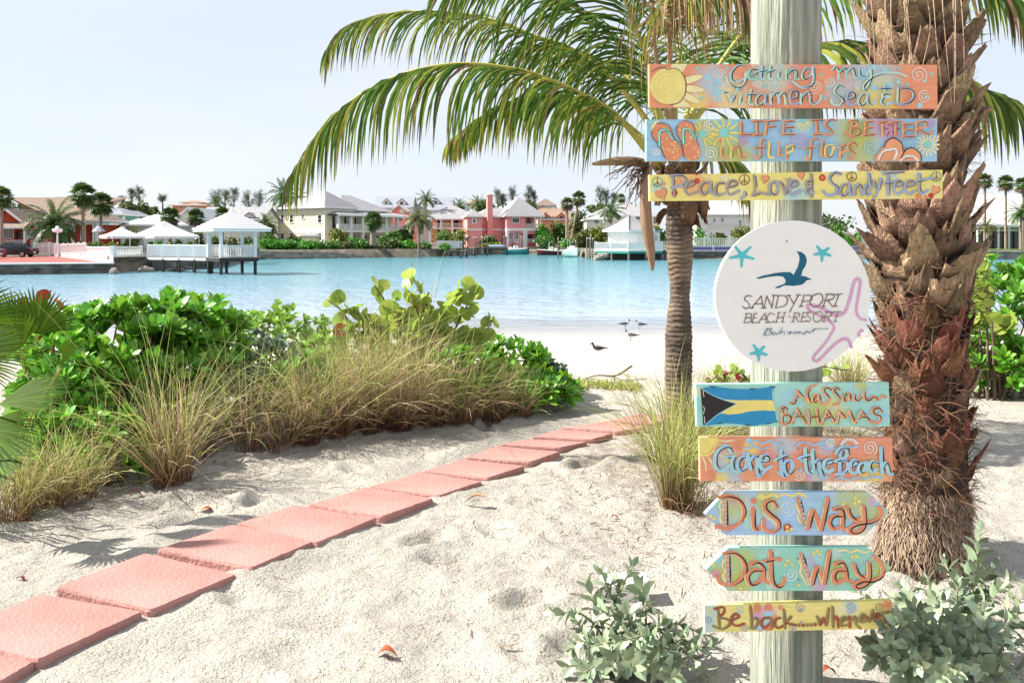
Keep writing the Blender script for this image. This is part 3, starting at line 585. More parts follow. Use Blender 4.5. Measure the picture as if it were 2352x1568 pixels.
# 3 --- Peace, Love & Sandy Feet
s = Sign('narrow yellow board reading Peace, Love & Sandy Feet, with hearts and peace signs', Z4s, [(72, 908), (2290, 870), (2290, 1085), (75, 1105)], (.84, .72, .23),
         [(430, 980, 120, 'orange'), (1180, 1060, 130, 'sky'), (700, 1040, 110, 'pale'), (1900, 1000, 130, 'pale'), (150, 1010, 80, 'mint'), (1480, 960, 90, 'pale'), (1900, 890, 70, 'sky'), (2200, 1040, 90, 'pale')])
for x, y, r, c in ((435, 955, 22, 'red'), (300, 955, 26, 'orange'), (375, 1000, 20, 'orange'), (265, 1045, 24, 'red'), (1380, 930, 26, 'red'), (1380, 930, 10, 'orange'), (2105, 1075, 26, 'coral'), (2200, 1065, 22, 'red'), (1320, 1000, 20, 'pale'), (430, 900, 12, 'red'), (2160, 1080, 18, 'coral'), (1170, 1060, 24, 'sky'), (1240, 1060, 20, 'mint'), (180, 975, 18, 'orange')): s.disc('painted_pattern', x, y, r, c)
for x, y, r, c in ((520, 940, 30, 'pale'), (1740, 920, 30, 'white'), (2100, 910, 28, 'white'), (1230, 1030, 34, 'mint'), (640, 930, 24, 'white')): s.spiral(x, y, r, c, 6, 1.7, x)
for x, y, r, t in ((165, 1052, 46, -.4), (945, 938, 32, .2), (1218, 912, 30, -.25), (2232, 1022, 36, .35)): s.heart(x, y, r, 'orange', t)
for x, y, r, c in ((135, 962, 36, 'green'), (792, 945, 38, 'olive'), (1602, 922, 36, 'olive'), (2240, 922, 36, 'green')): s.peace(x, y, r, c)
p1 = "250,910 262,1070; 230,917 320,915 347,950 310,990 240,1005; 335,1005 400,985 405,955 365,965 345,1010 370,1057 442,1038; 525,965 480,970 455,1010 480,1057 525,1020 537,960; 537,960 537,1030 572,1062; 635,970 590,975 570,1020 590,1062 642,1048; 655,1005 725,985 720,955 680,960 660,1000 680,1057 752,1028; 795,1035 797,1065 768,1086; 865,915 875,1000 860,1062; 850,1065 910,1045 982,1056; 1020,960 985,980 985,1040 1020,1056 1045,1020 1037,972 1020,960; 1060,960 1085,1000 1100,1052; 1100,1052 1120,1000 1132,938; 1130,1000 1185,985 1180,955 1145,960 1130,1000 1150,1057 1212,1028; 1295,903 1295,1077; 1305,950 1260,960 1265,990 1290,1000; 1290,1000 1255,1020 1265,1047 1312,1040"
p2 = "1515,902 1470,890 1430,930 1450,970 1490,1000 1480,1050 1420,1062 1383,1028; 1570,980 1530,990 1510,1040 1540,1067 1575,1020 1582,975; 1582,975 1585,1055 1602,1062; 1620,990 1620,1062; 1620,1010 1655,980 1670,1020 1677,1062; 1740,980 1705,990 1695,1040 1725,1057 1745,1000; 1727,893 1735,980 1742,1052; 1765,950 1775,1000 1800,990 1817,938; 1820,935 1800,1020 1768,1082; 1875,918 1875,1062; 1840,897 1992,885; 1840,972 1922,965; 1915,1000 1970,985 1965,955 1930,960 1915,1010 1940,1052 1992,1028; 2000,1000 2060,985 2050,955 2015,960 2000,1005 2030,1052 2082,1028; 2110,903 2105,1010 2130,1047 2177,1023; 2075,962 2150,945 2202,930"
s.text(p1, 24, ['grey', 'lilac', 'grey'], 'brown', None); s.text(p2, 24, ['bluegrey', 'lilac', 'bluegrey'], 'brown', None); s.screw(1105, 942); s.screw(1107, 1030); s.done()
# 4 --- round resort sign
s = Sign('large round white sign with a blue seabird and resort name', Z5s, None, (.83, .815, .79), [], .02, round_=(889, 792, 744, 722))
s.poly('painted_bird', [tuple(map(float, p.split(','))) for p in "535,622 600,598 720,572 800,563 860,562 885,575 897,592 915,558 940,510 952,460 955,420 945,390 925,365 970,370 1005,395 1022,430 1025,460 1010,510 985,545 972,600 1010,602 1040,618 1075,632 1022,642 1005,665 975,684 900,695 810,690 760,715 718,718 740,700 800,680 822,660 820,635 795,605 740,600 640,612 570,628".split()], 'navy')
def star(c, tips, col):
    sk = f'painted_starfish#{c[0]}'
    for tx_, ty_ in tips:
        d = np.array((tx_-c[0], ty_-c[1]), float); L = np.linalg.norm(d); d /= L; nn = np.array((-d[1], d[0])); cc = np.array(c, float)
        s.poly(sk, [cc+nn*24, cc+d*L*.5+nn*15, cc+d*L*.9+nn*12, cc+d*L, cc+d*L*.9-nn*12, cc+d*L*.5-nn*15, cc-nn*24], col)
    s.disc(sk, c[0], c[1], 26, col)
star((405, 405), [(335, 310), (495, 315), (528, 440), (400, 522), (278, 430)], 'aqua'); star((1172, 378), [(1115, 308), (1243, 328), (1262, 410), (1168, 470), (1085, 400)], 'aqua'); star((562, 1328), [(510, 1250), (625, 1265), (650, 1355), (565, 1417), (475, 1345)], 'aqua')
s.lines('painted_starfish', "1594,1021 1530,1000 1497,930 1515,800 1535,660 1505,625 1470,680 1435,820 1395,930 1350,970 1290,970 1150,900 1050,872 1030,892 1060,930 1200,1010 1270,1060 1280,1110 1200,1240 1090,1370 1100,1408 1140,1400 1250,1290 1340,1215 1400,1200 1435,1235 1450,1278; 1556,1120 1524,1140 1524,1172", 27, 'rose')
t1 = "500,795 450,790 430,825 460,850 477,885 445,912 413,893; 495,905 590,790; 590,790 605,905; 528,866 602,866; 480,907 515,905; 590,907 622,905; 615,905 642,790; 642,790 690,905; 690,905 710,785; 600,907 632,905; 695,786 728,784; 725,905 755,785; 735,788 810,790 840,830 810,885 720,905; 850,785 900,867; 945,780 860,945; 830,788 868,784; 925,782 962,780; 965,890 1000,785; 985,785 1060,787 1065,830 985,845; 950,893 985,889; 1130,770 1075,795 1055,850 1085,895 1140,880 1175,830 1165,780 1130,770; 1180,890 1220,775; 1205,775 1280,777 1275,815 1205,835; 1225,835 1267,890; 1165,893 1198,890; 1330,775 1290,890; 1263,780 1362,773; 1272,892 1312,888"
t2 = "425,1045 450,960; 435,960 490,960 490,992 445,1000; 445,1000 495,1005 480,1040 418,1048; 500,1045 525,960; 518,960 552,958; 515,1000 542,998; 498,1048 542,1043; 560,1043 625,955; 625,955 640,1043; 583,1016 632,1012; 550,1047 575,1045; 628,1046 655,1043; 715,967 670,955 645,1000 665,1043 712,1033; 730,1040 755,950; 790,1037 812,950; 740,998 800,994; 718,1043 745,1040; 743,951 770,949; 778,1040 805,1037; 800,951 825,948; 858,990; 885,1035 910,955; 898,953 950,957 945,985 900,997; 915,997 947,1038; 875,1039 900,1036; 965,1035 990,950; 983,950 1032,948; 978,993 1017,990; 958,1038 1012,1033; 1070,952 1040,945 1030,975 1055,1000 1045,1035 1013,1026; 1140,940 1095,960 1085,1010 1110,1037 1155,1020 1175,975 1160,945 1140,940; 1180,1033 1210,945; 1198,943 1255,947 1250,980 1200,990; 1215,990 1252,1033; 1168,1036 1198,1033; 1320,945 1290,1033; 1258,945 1347,940; 1275,1036 1310,1032"
s.text(t1, 12, 'brown', None); s.text(t2, 10, 'brown', None)
t3 = "610,1170 630,1110 650,1103 620,1162; 640,1110 690,1100 662,1130; 662,1130 692,1140 650,1165 625,1160; 720,1135 690,1150 700,1166 725,1150 735,1157 760,1130; 790,1088 760,1152; 762,1150 800,1128 805,1156; 830,1140 868,1130; 868,1130 850,1157 880,1135 900,1152; 900,1152 915,1130 922,1150 940,1130 948,1150 955,1130 975,1150; 1020,1126 985,1150 1000,1155 1030,1125 1040,1142 1080,1118 1100,1100 1085,1130 1078,1140; 1100,1104 1226,1101"
s.text(t3, 7, 'navy', None); s.screw(833, 268); s.screw(858, 990); s.done()
# 5 --- Nassau Bahamas
s = Sign('turquoise board with a painted flag reading Nassau BAHAMAS', Z6s, [(128, 70), (2160, 55), (2172, 515), (140, 518)], (.37, .69, .59), [(1400, 340, 220, 'lime'), (1600, 350, 150, 'yellow'), (1100, 200, 150, 'sky'), (1850, 150, 170, 'sky'), (1870, 90, 90, 'lime'), (160, 150, 70, 'pale'), (2050, 380, 150, 'sky'), (1450, 120, 120, 'mint')])
for x, y, r, c in ((1120, 165, 60, 'sky'), (2000, 120, 66, 'mint'), (1690, 300, 50, 'mint'), (2120, 390, 44, 'sky'), (1240, 290, 50, 'sky'), (2040, 100, 30, 'sky')): s.spiral(x, y, r, c, 9, 1.8, x)
for k in range(24): s.disc('painted_pattern', rng.uniform(1020, 2120), rng.uniform(90, 480), rng.uniform(8, 20), 'mint' if k % 2 else 'sky', 10)
s.poly('painted_flag', ps("185,115 300,92 500,118 700,125 960,98 938,170 968,350 992,470 850,490 720,510 600,490 420,480 220,508 195,300")[0], 'flagblue')
s.poly('painted_flag', ps("430,230 560,240 750,238 935,240 968,352 830,345 690,355 590,380 480,390 390,375")[0], 'yellow'); s.poly('painted_flag', ps("180,115 290,180 420,235 560,275 430,345 330,410 215,508 200,350")[0], 'black')
s.lines('painted_flag', "190,118 290,178 420,232 560,275; 560,275 430,347 330,412 220,506", 8, 'sky'); s.lines('painted_flag', "940,120 938,200 960,320 985,450", 8, 'mint')
s.lines('painted_flag', "280,95 340,100; 690,122 760,118; 900,100 975,98; 350,485 420,480; 640,495 720,506; 860,488 930,476; 190,120 190,190; 205,300 212,500", 9, 'black', taper=1); s.lines('painted_flag', "205,140 215,200; 205,300 222,330 208,380; 220,410 225,480", 6, 'white')
n1 = "1118,265 1155,272 1182,210 1195,130; 1195,135 1250,200 1332,262; 1332,262 1298,180 1320,110 1397,72; 1415,185 1375,190 1355,230 1375,257 1410,220 1422,185; 1422,185 1430,240 1457,258; 1545,130 1500,105 1465,130 1500,180 1532,220 1510,272 1468,280; 1635,132 1600,105 1575,140 1610,180 1637,225 1620,276 1573,285; 1725,170 1690,175 1675,225 1700,247 1735,200; 1737,165 1745,225 1767,242; 1795,175 1790,225 1830,237 1870,195 1892,148; 1892,150 1900,215 1935,237 1975,205 2010,205 2030,237 2080,195 2122,203"
n2 = "1030,320 1035,490; 1005,350 1030,315 1070,315 1082,350 1040,390; 1040,390 1107,400 1112,450 1070,490 1008,475; 1138,482 1190,325; 1190,325 1282,480; 1150,405 1257,400; 1305,335 1320,487; 1395,330 1420,482; 1310,415 1402,405; 1443,490 1505,340; 1505,340 1592,475; 1465,420 1547,405; 1605,482 1630,350; 1630,350 1690,420 1740,345; 1740,345 1787,477; 1798,477 1860,345; 1860,345 1952,460; 1828,417 1912,405; 2075,357 2035,315 1985,330 1990,375 2050,400 2062,445 2020,477 1963,453"
s.text(n1, 28, ['coral', 'orange'], 'black', 'pale'); s.text(n2, 28, ['coral', 'orange'], 'black', 'pale')
for a, b in (((1030, 340), (1032, 460)), ((1155, 450), (1185, 350)), ((1308, 350), (1318, 470)), ((1455, 470), (1495, 360)), ((1608, 465), (1628, 370)), ((1815, 455), (1855, 360))):
    for t in np.linspace(0, 1, 7): s.disc('lettering', a[0]+(b[0]-a[0])*t, a[1]+(b[1]-a[1])*t, 7, 'white', 8)
s.screw(1212, 205); s.screw(1212, 395); s.done()
# 6 --- Gone to the Beach
s = Sign('coral board reading Gone to the Beach in pale blue letters', Z6s, [(170, 630), (2198, 635), (2202, 1092), (175, 1090)], (.80, .33, .20), [(450, 900, 170, 'sky'), (700, 760, 130, 'yellow'), (480, 860, 90, 'yellow'), (520, 1040, 130, 'sky'), (1060, 720, 150, 'sky'), (1400, 1000, 140, 'sky'), (1980, 1020, 190, 'yellow'), (400, 1060, 90, 'yellow'), (1500, 720, 110, 'sky'), (640, 1040, 100, 'orange')])
s.disc('painted_sun', 210, 670, 160, 'yellow', 30); s.lines('painted_sun', "350,690 345,740 310,750 280,790 230,800 190,790", 10, 'orange')
s.lines('painted_sun', "370,660 440,670 540,655; 360,700 430,720 500,715; 250,820 290,880 330,970; 200,830 230,900 240,980; 330,780 380,810 440,850", 16, 'pale', taper=1)
for k in range(22): s.disc('painted_pattern', rng.uniform(420, 1700), rng.uniform(660, 1060), rng.uniform(14, 36), 'sky' if k % 3 else 'rose', 12)
s.lines('painted_pattern', "615,735 680,745 740,720 810,750 890,735; 705,690 760,665 830,690 900,665 960,690 1050,690; 1190,715 1240,680 1300,685 1370,710 1440,685 1500,690; 1590,1070 1660,1050 1740,1075 1820,1050 1900,1065 1980,1040 2090,1055; 1430,700 1480,740 1540,750 1600,740; 1700,705 1760,735 1840,720", 20, 'blue')
s.lines('painted_pattern', "1015,680 1020,705; 1045,680 1050,705; 820,740 825,765; 860,740 862,765; 1230,672 1235,695; 1270,670 1272,695; 1830,1035 1845,1070; 1880,1050 1890,1075; 1960,1035 1965,1060", 7, 'lilac')
for x, y, r, c in ((1545, 690, 50, 'white'), (1955, 740, 80, 'white'), (1215, 1020, 60, 'white'), (590, 720, 54, 'orange'), (290, 1030, 50, 'orange'), (860, 1030, 40, 'orange')): s.spiral(x, y, r, c, 10, 2, x)
for k in range(8): a = -2.9+k*.36; s.disc('painted_pattern', 1740+80*math.cos(a), 715+70*math.sin(a), 20, 'white', 10, 12, a)
o1 = "505,782 470,730 400,740 345,800 335,900 370,965 430,965 478,922; 450,837 532,830; 532,830 510,880 520,960 575,1002; 640,830 590,850 570,920 600,972 650,950 667,880 640,830; 680,800 710,962; 705,862 750,820 775,870 775,980 800,1017 852,988; 795,882 880,870 870,820 820,825 800,890 840,967 922,928; 1025,758 1035,1000 1060,1032 1092,1008; 963,862 1087,810; 1100,870 1060,900 1070,980 1110,1002 1147,950 1132,880 1100,870; 1280,738 1290,950 1330,1002 1362,968; 1213,842 1342,810; 1355,758 1370,982; 1380,882 1420,860 1435,960 1460,1042 1502,1040; 1470,912 1550,890 1540,860 1490,870 1470,930 1510,987 1562,963; 1650,758 1640,982; 1600,792 1640,740 1710,745 1715,810 1660,860; 1660,860 1720,880 1722,950 1670,1002 1598,1010; 1588,872 1652,860; 1745,932 1810,905 1800,870 1760,880 1745,950 1780,1002 1842,968; 1900,890 1850,910 1835,960 1865,992 1905,950 1917,890; 1917,890 1922,972; 2030,892 1970,880 1945,930 1970,987 2022,958; 2070,728 2085,1002; 2085,922 2120,890 2140,940 2160,1002 2190,1008"
s.text(o1, 42, ['sky', 'blue'], 'black', 'mint', sw=.26); s.screw(1205, 753); s.screw(1218, 968); s.done()
# 7 --- Dis Way
dg = "400,180 405,442; 340,150 430,140 530,180 580,280 540,390 440,442 318,428; 665,260 670,420 700,457 742,428; 672,185; 885,242 850,185 790,195 775,250 830,310 900,370 905,440 850,482 775,450 768,368; 1100,165 1130,290 1180,442; 1188,442 1235,270 1310,462; 1315,462 1382,158; 1430,267 1490,255 1520,310 1520,430 1552,462; 1510,330 1430,330 1395,390 1430,450 1512,428; 1565,248 1590,320 1650,370 1722,338; 1720,233 1730,380 1700,460 1620,492 1580,455 1650,410 1780,390 1860,350 1887,290 1868,248"
s = Sign('pale blue pointed board reading Dis Way, above the green one', Z7s, [(205, 312), (405, 102), (1760, 102), (1968, 290), (1742, 518), (405, 515)], (.40, .58, .79), [(480, 250, 190, 'lime'), (800, 200, 170, 'lime'), (620, 350, 140, 'mint'), (1620, 180, 220, 'lime'), (1850, 330, 130, 'lime'), (1300, 300, 170, 'sky'), (1700, 470, 110, 'pale'), (350, 200, 90, 'teal'), (1790, 190, 60, 'rose')], grp=None)
for x, y, r, c in ((990, 260, 80, 'white'), (620, 215, 50, 'white'), (480, 200, 44, 'rose'), (1560, 150, 60, 'mint'), (1300, 150, 60, 'sky'), (420, 440, 60, 'rose'), (1190, 440, 50, 'rose'), (800, 440, 46, 'rose'), (1460, 220, 40, 'mint')): s.spiral(x, y, r, c, 8, 1.7, x)
s.poly('painted_pattern', [(690, 150), (760, 110), (775, 185)], 'yellow'); s.lines('painted_pattern', "755,145 800,150 850,125 910,145 970,120 1040,140 1100,115 1175,145", 22, 'yellow'); s.lines('painted_pattern', "360,190 345,240 365,290 350,340 365,400; 1090,190 1075,240 1105,290 1095,340 1125,400; 1700,230 1685,280 1705,330; 770,300 800,340 850,370 880,410", 18, 'pale')
for x, y in ((1645, 160), (1680, 190), (1640, 205), (260, 330), (295, 352), (590, 350), (1530, 215), (1150, 380)): s.disc('painted_pattern', x, y, 18, 'yellow')
for k in range(14): s.disc('painted_pattern', rng.uniform(560, 1700), rng.uniform(150, 470), rng.uniform(8, 18), 'sky', 10)
s.text(dg, 46, 'coral', 'black', 'pale', sw=.26); s.disc('painted_pattern', 995, 440, 38, 'red')
for x, y in ((990, 432), (1030, 455), (992, 470)): s.disc('painted_pattern', x, y, 16, 'yellow')
for a, b in (((400, 185), (402, 420)), ((1112, 180), (1170, 430))):
    for t in np.linspace(0, 1, 7): s.disc('lettering', a[0]+(b[0]-a[0])*t, a[1]+(b[1]-a[1])*t, 11, 'sky', 10)
s.screw(1122, 225); s.screw(1143, 405); s.done()
# 8 --- Dat Way
s = Sign('green pointed board reading Dat Way, above the lowest yellow board', Z7s, [(215, 840), (430, 632), (1760, 628), (1998, 830), (1750, 1048), (430, 1048)], (.33, .64, .53), [(430, 760, 160, 'sky'), (560, 780, 180, 'lime'), (540, 980, 150, 'lime'), (330, 880, 110, 'lime'), (860, 720, 120, 'mint'), (1480, 880, 150, 'lime'), (1850, 880, 180, 'lime'), (1230, 780, 130, 'sky'), (1300, 1000, 90, 'rose'), (1000, 900, 150, 'teal'), (310, 890, 70, 'orange')], grp=None)
for x, y, r, c in ((1035, 890, 66, 'white'), (1225, 765, 54, 'rose'), (680, 670, 54, 'mint'), (1470, 690, 46, 'white'), (1490, 990, 44, 'sky'), (820, 990, 40, 'white'), (300, 880, 50, 'rose')): s.spiral(x, y, r, c, 9, 1.8, x)
s.daisy(1740, 830, 52, 'sky', None, 11)
for x, y in ((1275, 665), (1245, 692), (1300, 692), (1000, 755), (975, 795), (1035, 790), (1615, 720), (1655, 718), (1103, 990), (545, 1022), (285, 790)): s.disc('painted_pattern', x, y, 18, 'yellow')
s.lines('painted_pattern', "1490,660 1550,655 1600,675 1660,655 1720,675 1780,668; 385,750 370,800 395,850 380,900 400,960; 1100,750 1125,810 1115,870 1150,930 1180,990; 790,860 800,920 820,960", 20, 'pale')
s.text("425,700 430,962; 390,685 480,680 560,740 590,830 550,930 470,982 360,970 328,913; 640,792 700,770 760,820 770,930 822,967; 740,850 660,850 610,910 640,982 720,960 762,898; 835,668 845,930 890,1002 940,990 967,928; 768,762 850,745 922,743; 1125,695 1160,800 1220,982; 1225,982 1275,815 1345,972; 1345,972 1397,668; 1450,787 1510,770 1545,830 1560,930 1612,952; 1530,850 1460,850 1430,910 1460,962 1532,938; 1630,788 1660,870 1720,920 1782,868; 1770,773 1775,900 1740,980 1660,1012 1630,985 1700,950 1800,950 1890,900 1907,830 1870,760 1828,718", 46, 'coral', 'black', 'pale', sw=.26)
for a, b in (((422, 705), (430, 970)), ((1130, 710), (1215, 970))):
    for t in np.linspace(0, 1, 7): s.disc('lettering', a[0]+(b[0]-a[0])*t, a[1]+(b[1]-a[1])*t, 11, 'sky', 10)
s.screw(1100, 738); s.screw(1103, 942); s.done()
# 9 --- Be back.....whenever
s = Sign('lowest narrow yellow board reading Be back.....whenever', Z7s, [(198, 1182), (2000, 1142), (2003, 1408), (203, 1445)], (.84, .71, .25), [(250, 1250, 110, 'sky'), (240, 1380, 90, 'sky'), (720, 1240, 90, 'coral'), (820, 1240, 90, 'rose'), (800, 1330, 80, 'sky'), (740, 1380, 90, 'sky'), (1600, 1200, 90, 'sky'), (1960, 1190, 70, 'coral'), (930, 1300, 70, 'pale'), (1500, 1260, 90, 'pale')])
for x, y, r, c in ((710, 1210, 36, 'coral'), (815, 1205, 40, 'coral'), (815, 1270, 36, 'sky'), (705, 1290, 40, 'rose'), (735, 1395, 40, 'coral'), (815, 1395, 34, 'coral'), (725, 1400, 26, 'sky'), (930, 1205, 26, 'orange'), (880, 1300, 30, 'orange'), (1960, 1170, 30, 'coral')): s.disc('painted_pattern', x, y, r, c)
for x, y, r, c in ((545, 1225, 44, 'sky'), (1125, 1205, 50, 'lilac'), (1600, 1200, 54, 'lilac'), (1870, 1205, 48, 'olive'), (250, 1240, 40, 'pale'), (590, 1400, 40, 'lilac'), (1040, 1400, 40, 'lilac'), (245, 1320, 40, 'lilac')): s.spiral(x, y, r, c, 8, 1.7, x)
s.text("330,1210 345,1392; 300,1217 380,1200 390,1250 340,1300; 340,1300 430,1320 435,1370 370,1410 283,1378; 450,1332 530,1290 500,1265 460,1300 470,1360 520,1377 582,1358; 640,1188 655,1397; 655,1322 700,1300 710,1350 680,1402 638,1400; 820,1300 760,1310 745,1360 780,1397 830,1350; 835,1298 847,1402; 925,1300 880,1320 875,1375 910,1397 957,1378; 960,1223 970,1402; 1030,1288 975,1350; 975,1350 1082,1372; 1105,1370; 1145,1372; 1185,1370; 1222,1370; 1260,1365; 1280,1288 1305,1372; 1305,1372 1340,1300 1365,1372; 1365,1372 1387,1208; 1425,1198 1430,1392; 1435,1312 1470,1290 1482,1392; 1500,1342 1560,1310 1540,1290 1505,1320 1510,1377 1562,1368; 1585,1288 1590,1392; 1590,1332 1640,1290 1650,1360 1692,1402; 1690,1312 1735,1290 1720,1265 1690,1290 1690,1337 1742,1333; 1750,1288 1775,1337; 1775,1337 1812,1228; 1830,1302 1875,1280 1860,1255 1830,1275 1830,1332 1882,1318; 1910,1248 1915,1352; 1915,1282 1950,1240 1985,1243", 28, ['olive', 'rust', 'olive', 'rust', 'olive'], 'brown', None); s.screw(1120, 1230); s.screw(1128, 1345); s.done()
# ================= near palms
def cat3(p, n=8):
    p = np.array(p, float); e = np.vstack([2*p[0]-p[1], p, 2*p[-1]-p[-2]]); out = []
    for i in range(1, len(e)-2):
        for t in np.linspace(0, 1, n, endpoint=False):
            a, b, c, d = e[i-1], e[i], e[i+1], e[i+2]; out.append(.5*(2*b+(-a+c)*t+(2*a-5*b+4*c-d)*t*t+(-a+3*b-3*c+d)*t**3))
    return np.array(out+[p[-1]])
M['coco_g'] = mat('coconut_leaflet_green', (.095, .18, .03), .5, .12, 3, isl=.45, trans=.45, spec=.25, grad=((.34, .36, .07), 1.02, .80))
M['coco_y'] = mat('coconut_leaflet_yellow', (.38, .42, .07), .5, .15, 3, isl=.3, trans=.4, grad=((.30, .16, .04), 1.02, .75))
M['coco_b'] = mat('coconut_leaflet_dry', (.30, .19, .11), .8, .2, 4, isl=.4, trans=.25)
M['rachis'] = mat('frond_midrib_yellow_green', (.40, .36, .08), .5, .12, 5)
M['rach_dry'] = mat('dry_midrib_brown', (.30, .20, .11), .8, .2, 6)
M['cocotrunk'] = mat('coconut_trunk_bark', (.25, .185, .135), .95, .35, 5, bump=1.0, bscale=16, stretch=(1.2, 1.2, 3.2), col2=(.055, .045, .04), c2scale=1.6, c2amt=.75, grad=((.07, .05, .038), .02, .4))  # near-black patches put what is mostly shade on the trunk into the bark colour
M['husk'] = mat('palm_fibre_brown', (.19, .105, .06), .95, .4, 9, bump=.9, bscale=40, stretch=(6, 6, 1))
M['spathe'] = mat('woody_spathe', (.30, .19, .12), .7, .25, 8, bump=.4, bscale=20, stretch=(9, 9, 1))
def frond(parent, pts, L=.8, n=62, spread=.8, droop=1.0, mix_=(.82, .12, .06), w_=.017, rw=.02, t0=.2, dry=False, seg=6, name='frond'):
    p = cat3([P(*q) for q in pts], 10); s = np.concatenate([[0], np.cumsum(np.linalg.norm(np.diff(p, axis=0), axis=1))]); tot = s[-1]
    at = lambda t: np.stack([np.interp(t*tot, s, p[:, k]) for k in range(3)], -1)
    t = np.linspace(t0, .995, n); base = at(t); T = norm(at(np.minimum(t+.01, 1))-at(t-.01)); up = np.array([0, 0, 1.])
    mb = MB()
    side0 = norm(np.cross(T, up))
    for sg in (-1, 1):
        m_ = rng.random(n) > .04
        b = base[m_]; Tm = T[m_]; sd_ = side0[m_]*sg; tt = t[m_]; k = len(b)
        d = norm(Tm*(.55+.5*tt[:, None])+sd_*spread*rng.uniform(.7, 1.15, (k, 1))+up*rng.uniform(.0, .3, (k, 1)))
        Ln = L*np.sin(np.pi*(.16+.74*tt))**.6*rng.uniform(.82, 1.12, k)
        pt = [b]; cur = b; dd = d; dr = droop*rng.uniform(.7, 1.3, (k, 1))
        for q in range(seg):
            dd = norm(dd+np.array([0, 0, -1.])*dr*(.30+.10*q)+rng.normal(0, .035, (k, 3))); cur = cur+dd*(Ln/seg)[:, None]; pt.append(cur)
        PT = np.stack(pt, 1); D_ = norm(np.gradient(PT, axis=1)); Wv = norm(Tm[:, None]*.9+sd_[:, None]*.3-D_*((Tm[:, None]*.9+sd_[:, None]*.3)*D_).sum(-1, keepdims=True)+1e-6)
        prof = np.interp(np.linspace(0, 1, seg+1), [0, .12, .45, .8, 1], [.45, .95, 1, .6, .04])*w_
        S = Wv*prof[None, :, None]*rng.uniform(.75, 1.15, (k, 1, 1)); Nn = np.cross(D_, Wv)
        fold = Nn*(prof*.55)[None, :, None]
        cls = rng.choice(3, k, p=mix_)
        for c in range(3):
            i = cls == c
            if i.any(): strips(mb, PT[i], S[i], c, fold=fold[i])
    fr = mb.build(name, [M['coco_g'], M['coco_y'], M['coco_b']], parent)
    q = MB(); tube(q, p, np.interp(np.linspace(0, 1, len(p)), [0, .15, .5, 1], [rw*1.7, rw, rw*.6, .003]), 7); q.build('midrib', M['rach_dry'] if dry else M['rachis'], fr)
    return fr
g0 = ground_at(1553, 985); cy = g0[1]; gz0 = float(g0[2])
coco = thing('coconut_palm', 'young coconut palm with arching green fronds, growing behind the painted boards', 'palm tree', g0)
def Z8(x, y): return (1318+x*.4803, 313.8+y*.4803)
q = MB(); prof = [(1480, 500, 74), (1400, 500, 66), (1250, 500, 62), (1100, 501, 64), (950, 501, 64), (850, 503, 56), (770, 507, 46), (700, 508, 50), (600, 507, 60), (420, 505, 64), (300, 505, 60), (100, 505, 50)]
TT = []; zz = np.linspace(1480, 100, 330); cx = np.interp(-zz, [-a for a, _, _ in prof], [b for _, b, _ in prof]); hw = np.interp(-zz, [-a for a, _, _ in prof], [c for _, _, c in prof])
n = 36; V = []
for i, (a, b, c) in enumerate(zip(zz, cx, hw)):
    o = P(*Z8(b, a), cy); r0 = c*.4803*cy/F
    for j in range(n):
        th = 2*np.pi*j/n; ph = (a/23.+.35*math.sin(th+1)+.5*noise.noise(Vector((math.cos(th), math.sin(th), a*.01)))) % 1
        r = r0*(1+.10*(ph-.5)+.05*noise.noise(Vector((math.cos(th)*2.5, math.sin(th)*2.5, a*.05)))); V.append((o[0]+r*math.cos(th), o[1]+r*math.sin(th), o[2])); TT.append(ph)
q.add(V, [(k*n+j, k*n+(j+1) % n, (k+1)*n+(j+1) % n, (k+1)*n+j) for k in range(len(zz)-1) for j in range(n)], 0, TT); q.build('trunk', M['cocotrunk'], coco)
Yc = cy
# woven fibre and old leaf sheaths round the crown
q = MB()
def plate(mb, a, b, w0, w1, th, bow=.04, nr=7, nc=5, out=None, rag=.0, m=0, cvx=.35, dg=0.):
    a = np.asarray(a, float); b = np.asarray(b, float); d = norm(b-a); out = norm(np.asarray(out if out is not None else (0, -1, 0), float)); sd_ = norm(np.cross(d, out)); out = np.cross(sd_, d)
    V = []; L = np.linalg.norm(b-a)
    for side in (1, -1):
        for i in range(nr):
            t = i/(nr-1); c = a+(b-a)*t+out*bow*4*t*(1-t)
            for j in range(nc):
                u = j/(nc-1)*2-1; wd = w0+(w1-w0)*t; e = rng.normal(0, rag) if i == nr-1 else 0
                V.append(c+sd_*u*wd/2+out*(th/2*side*(1-.5*t)+cvx*wd/2*(1-abs(u)**1.4)-.17*wd)+d*(e+dg*u*wd*max(0, t-.5)*2))
    N0 = nr*nc; f = []
    for i in range(nr-1):
        for j in range(nc-1): k = i*nc+j; f += [(k, k+1, k+nc+1, k+nc), (N0+k+nc, N0+k+nc+1, N0+k+1, N0+k)]
    for i in range(nr-1):
        for j in (0, nc-1): k = i*nc+j; f.append((k, k+nc, N0+k+nc, N0+k) if j == 0 else (k+nc, k, N0+k, N0+k+nc))
    for j in range(nc-1): k = (nr-1)*nc+j; f.append((k, k+1, N0+k+1, N0+k))
    return mb.add(V, f, m, np.tile(np.repeat(np.linspace(0, 1, nr), nc), 2))
for k in range(40):
    th = rng.uniform(0, 6.28); zt = rng.uniform(130, 345); o = P(*Z8(505, zt), Yc); rr = .115+.03*rng.random()
    a = o+np.array((math.cos(th)*rr, math.sin(th)*rr, -.03)); dn = np.array((math.cos(th)*.10, math.sin(th)*.10, rng.choice([-.14, .12])))
    plate(q, a, a+dn*rng.uniform(.6, 1.3), .13, .07, .012, .02, out=(math.cos(th), math.sin(th), .2), rag=.02)
q.build('crown_fibre', M['husk'], coco)
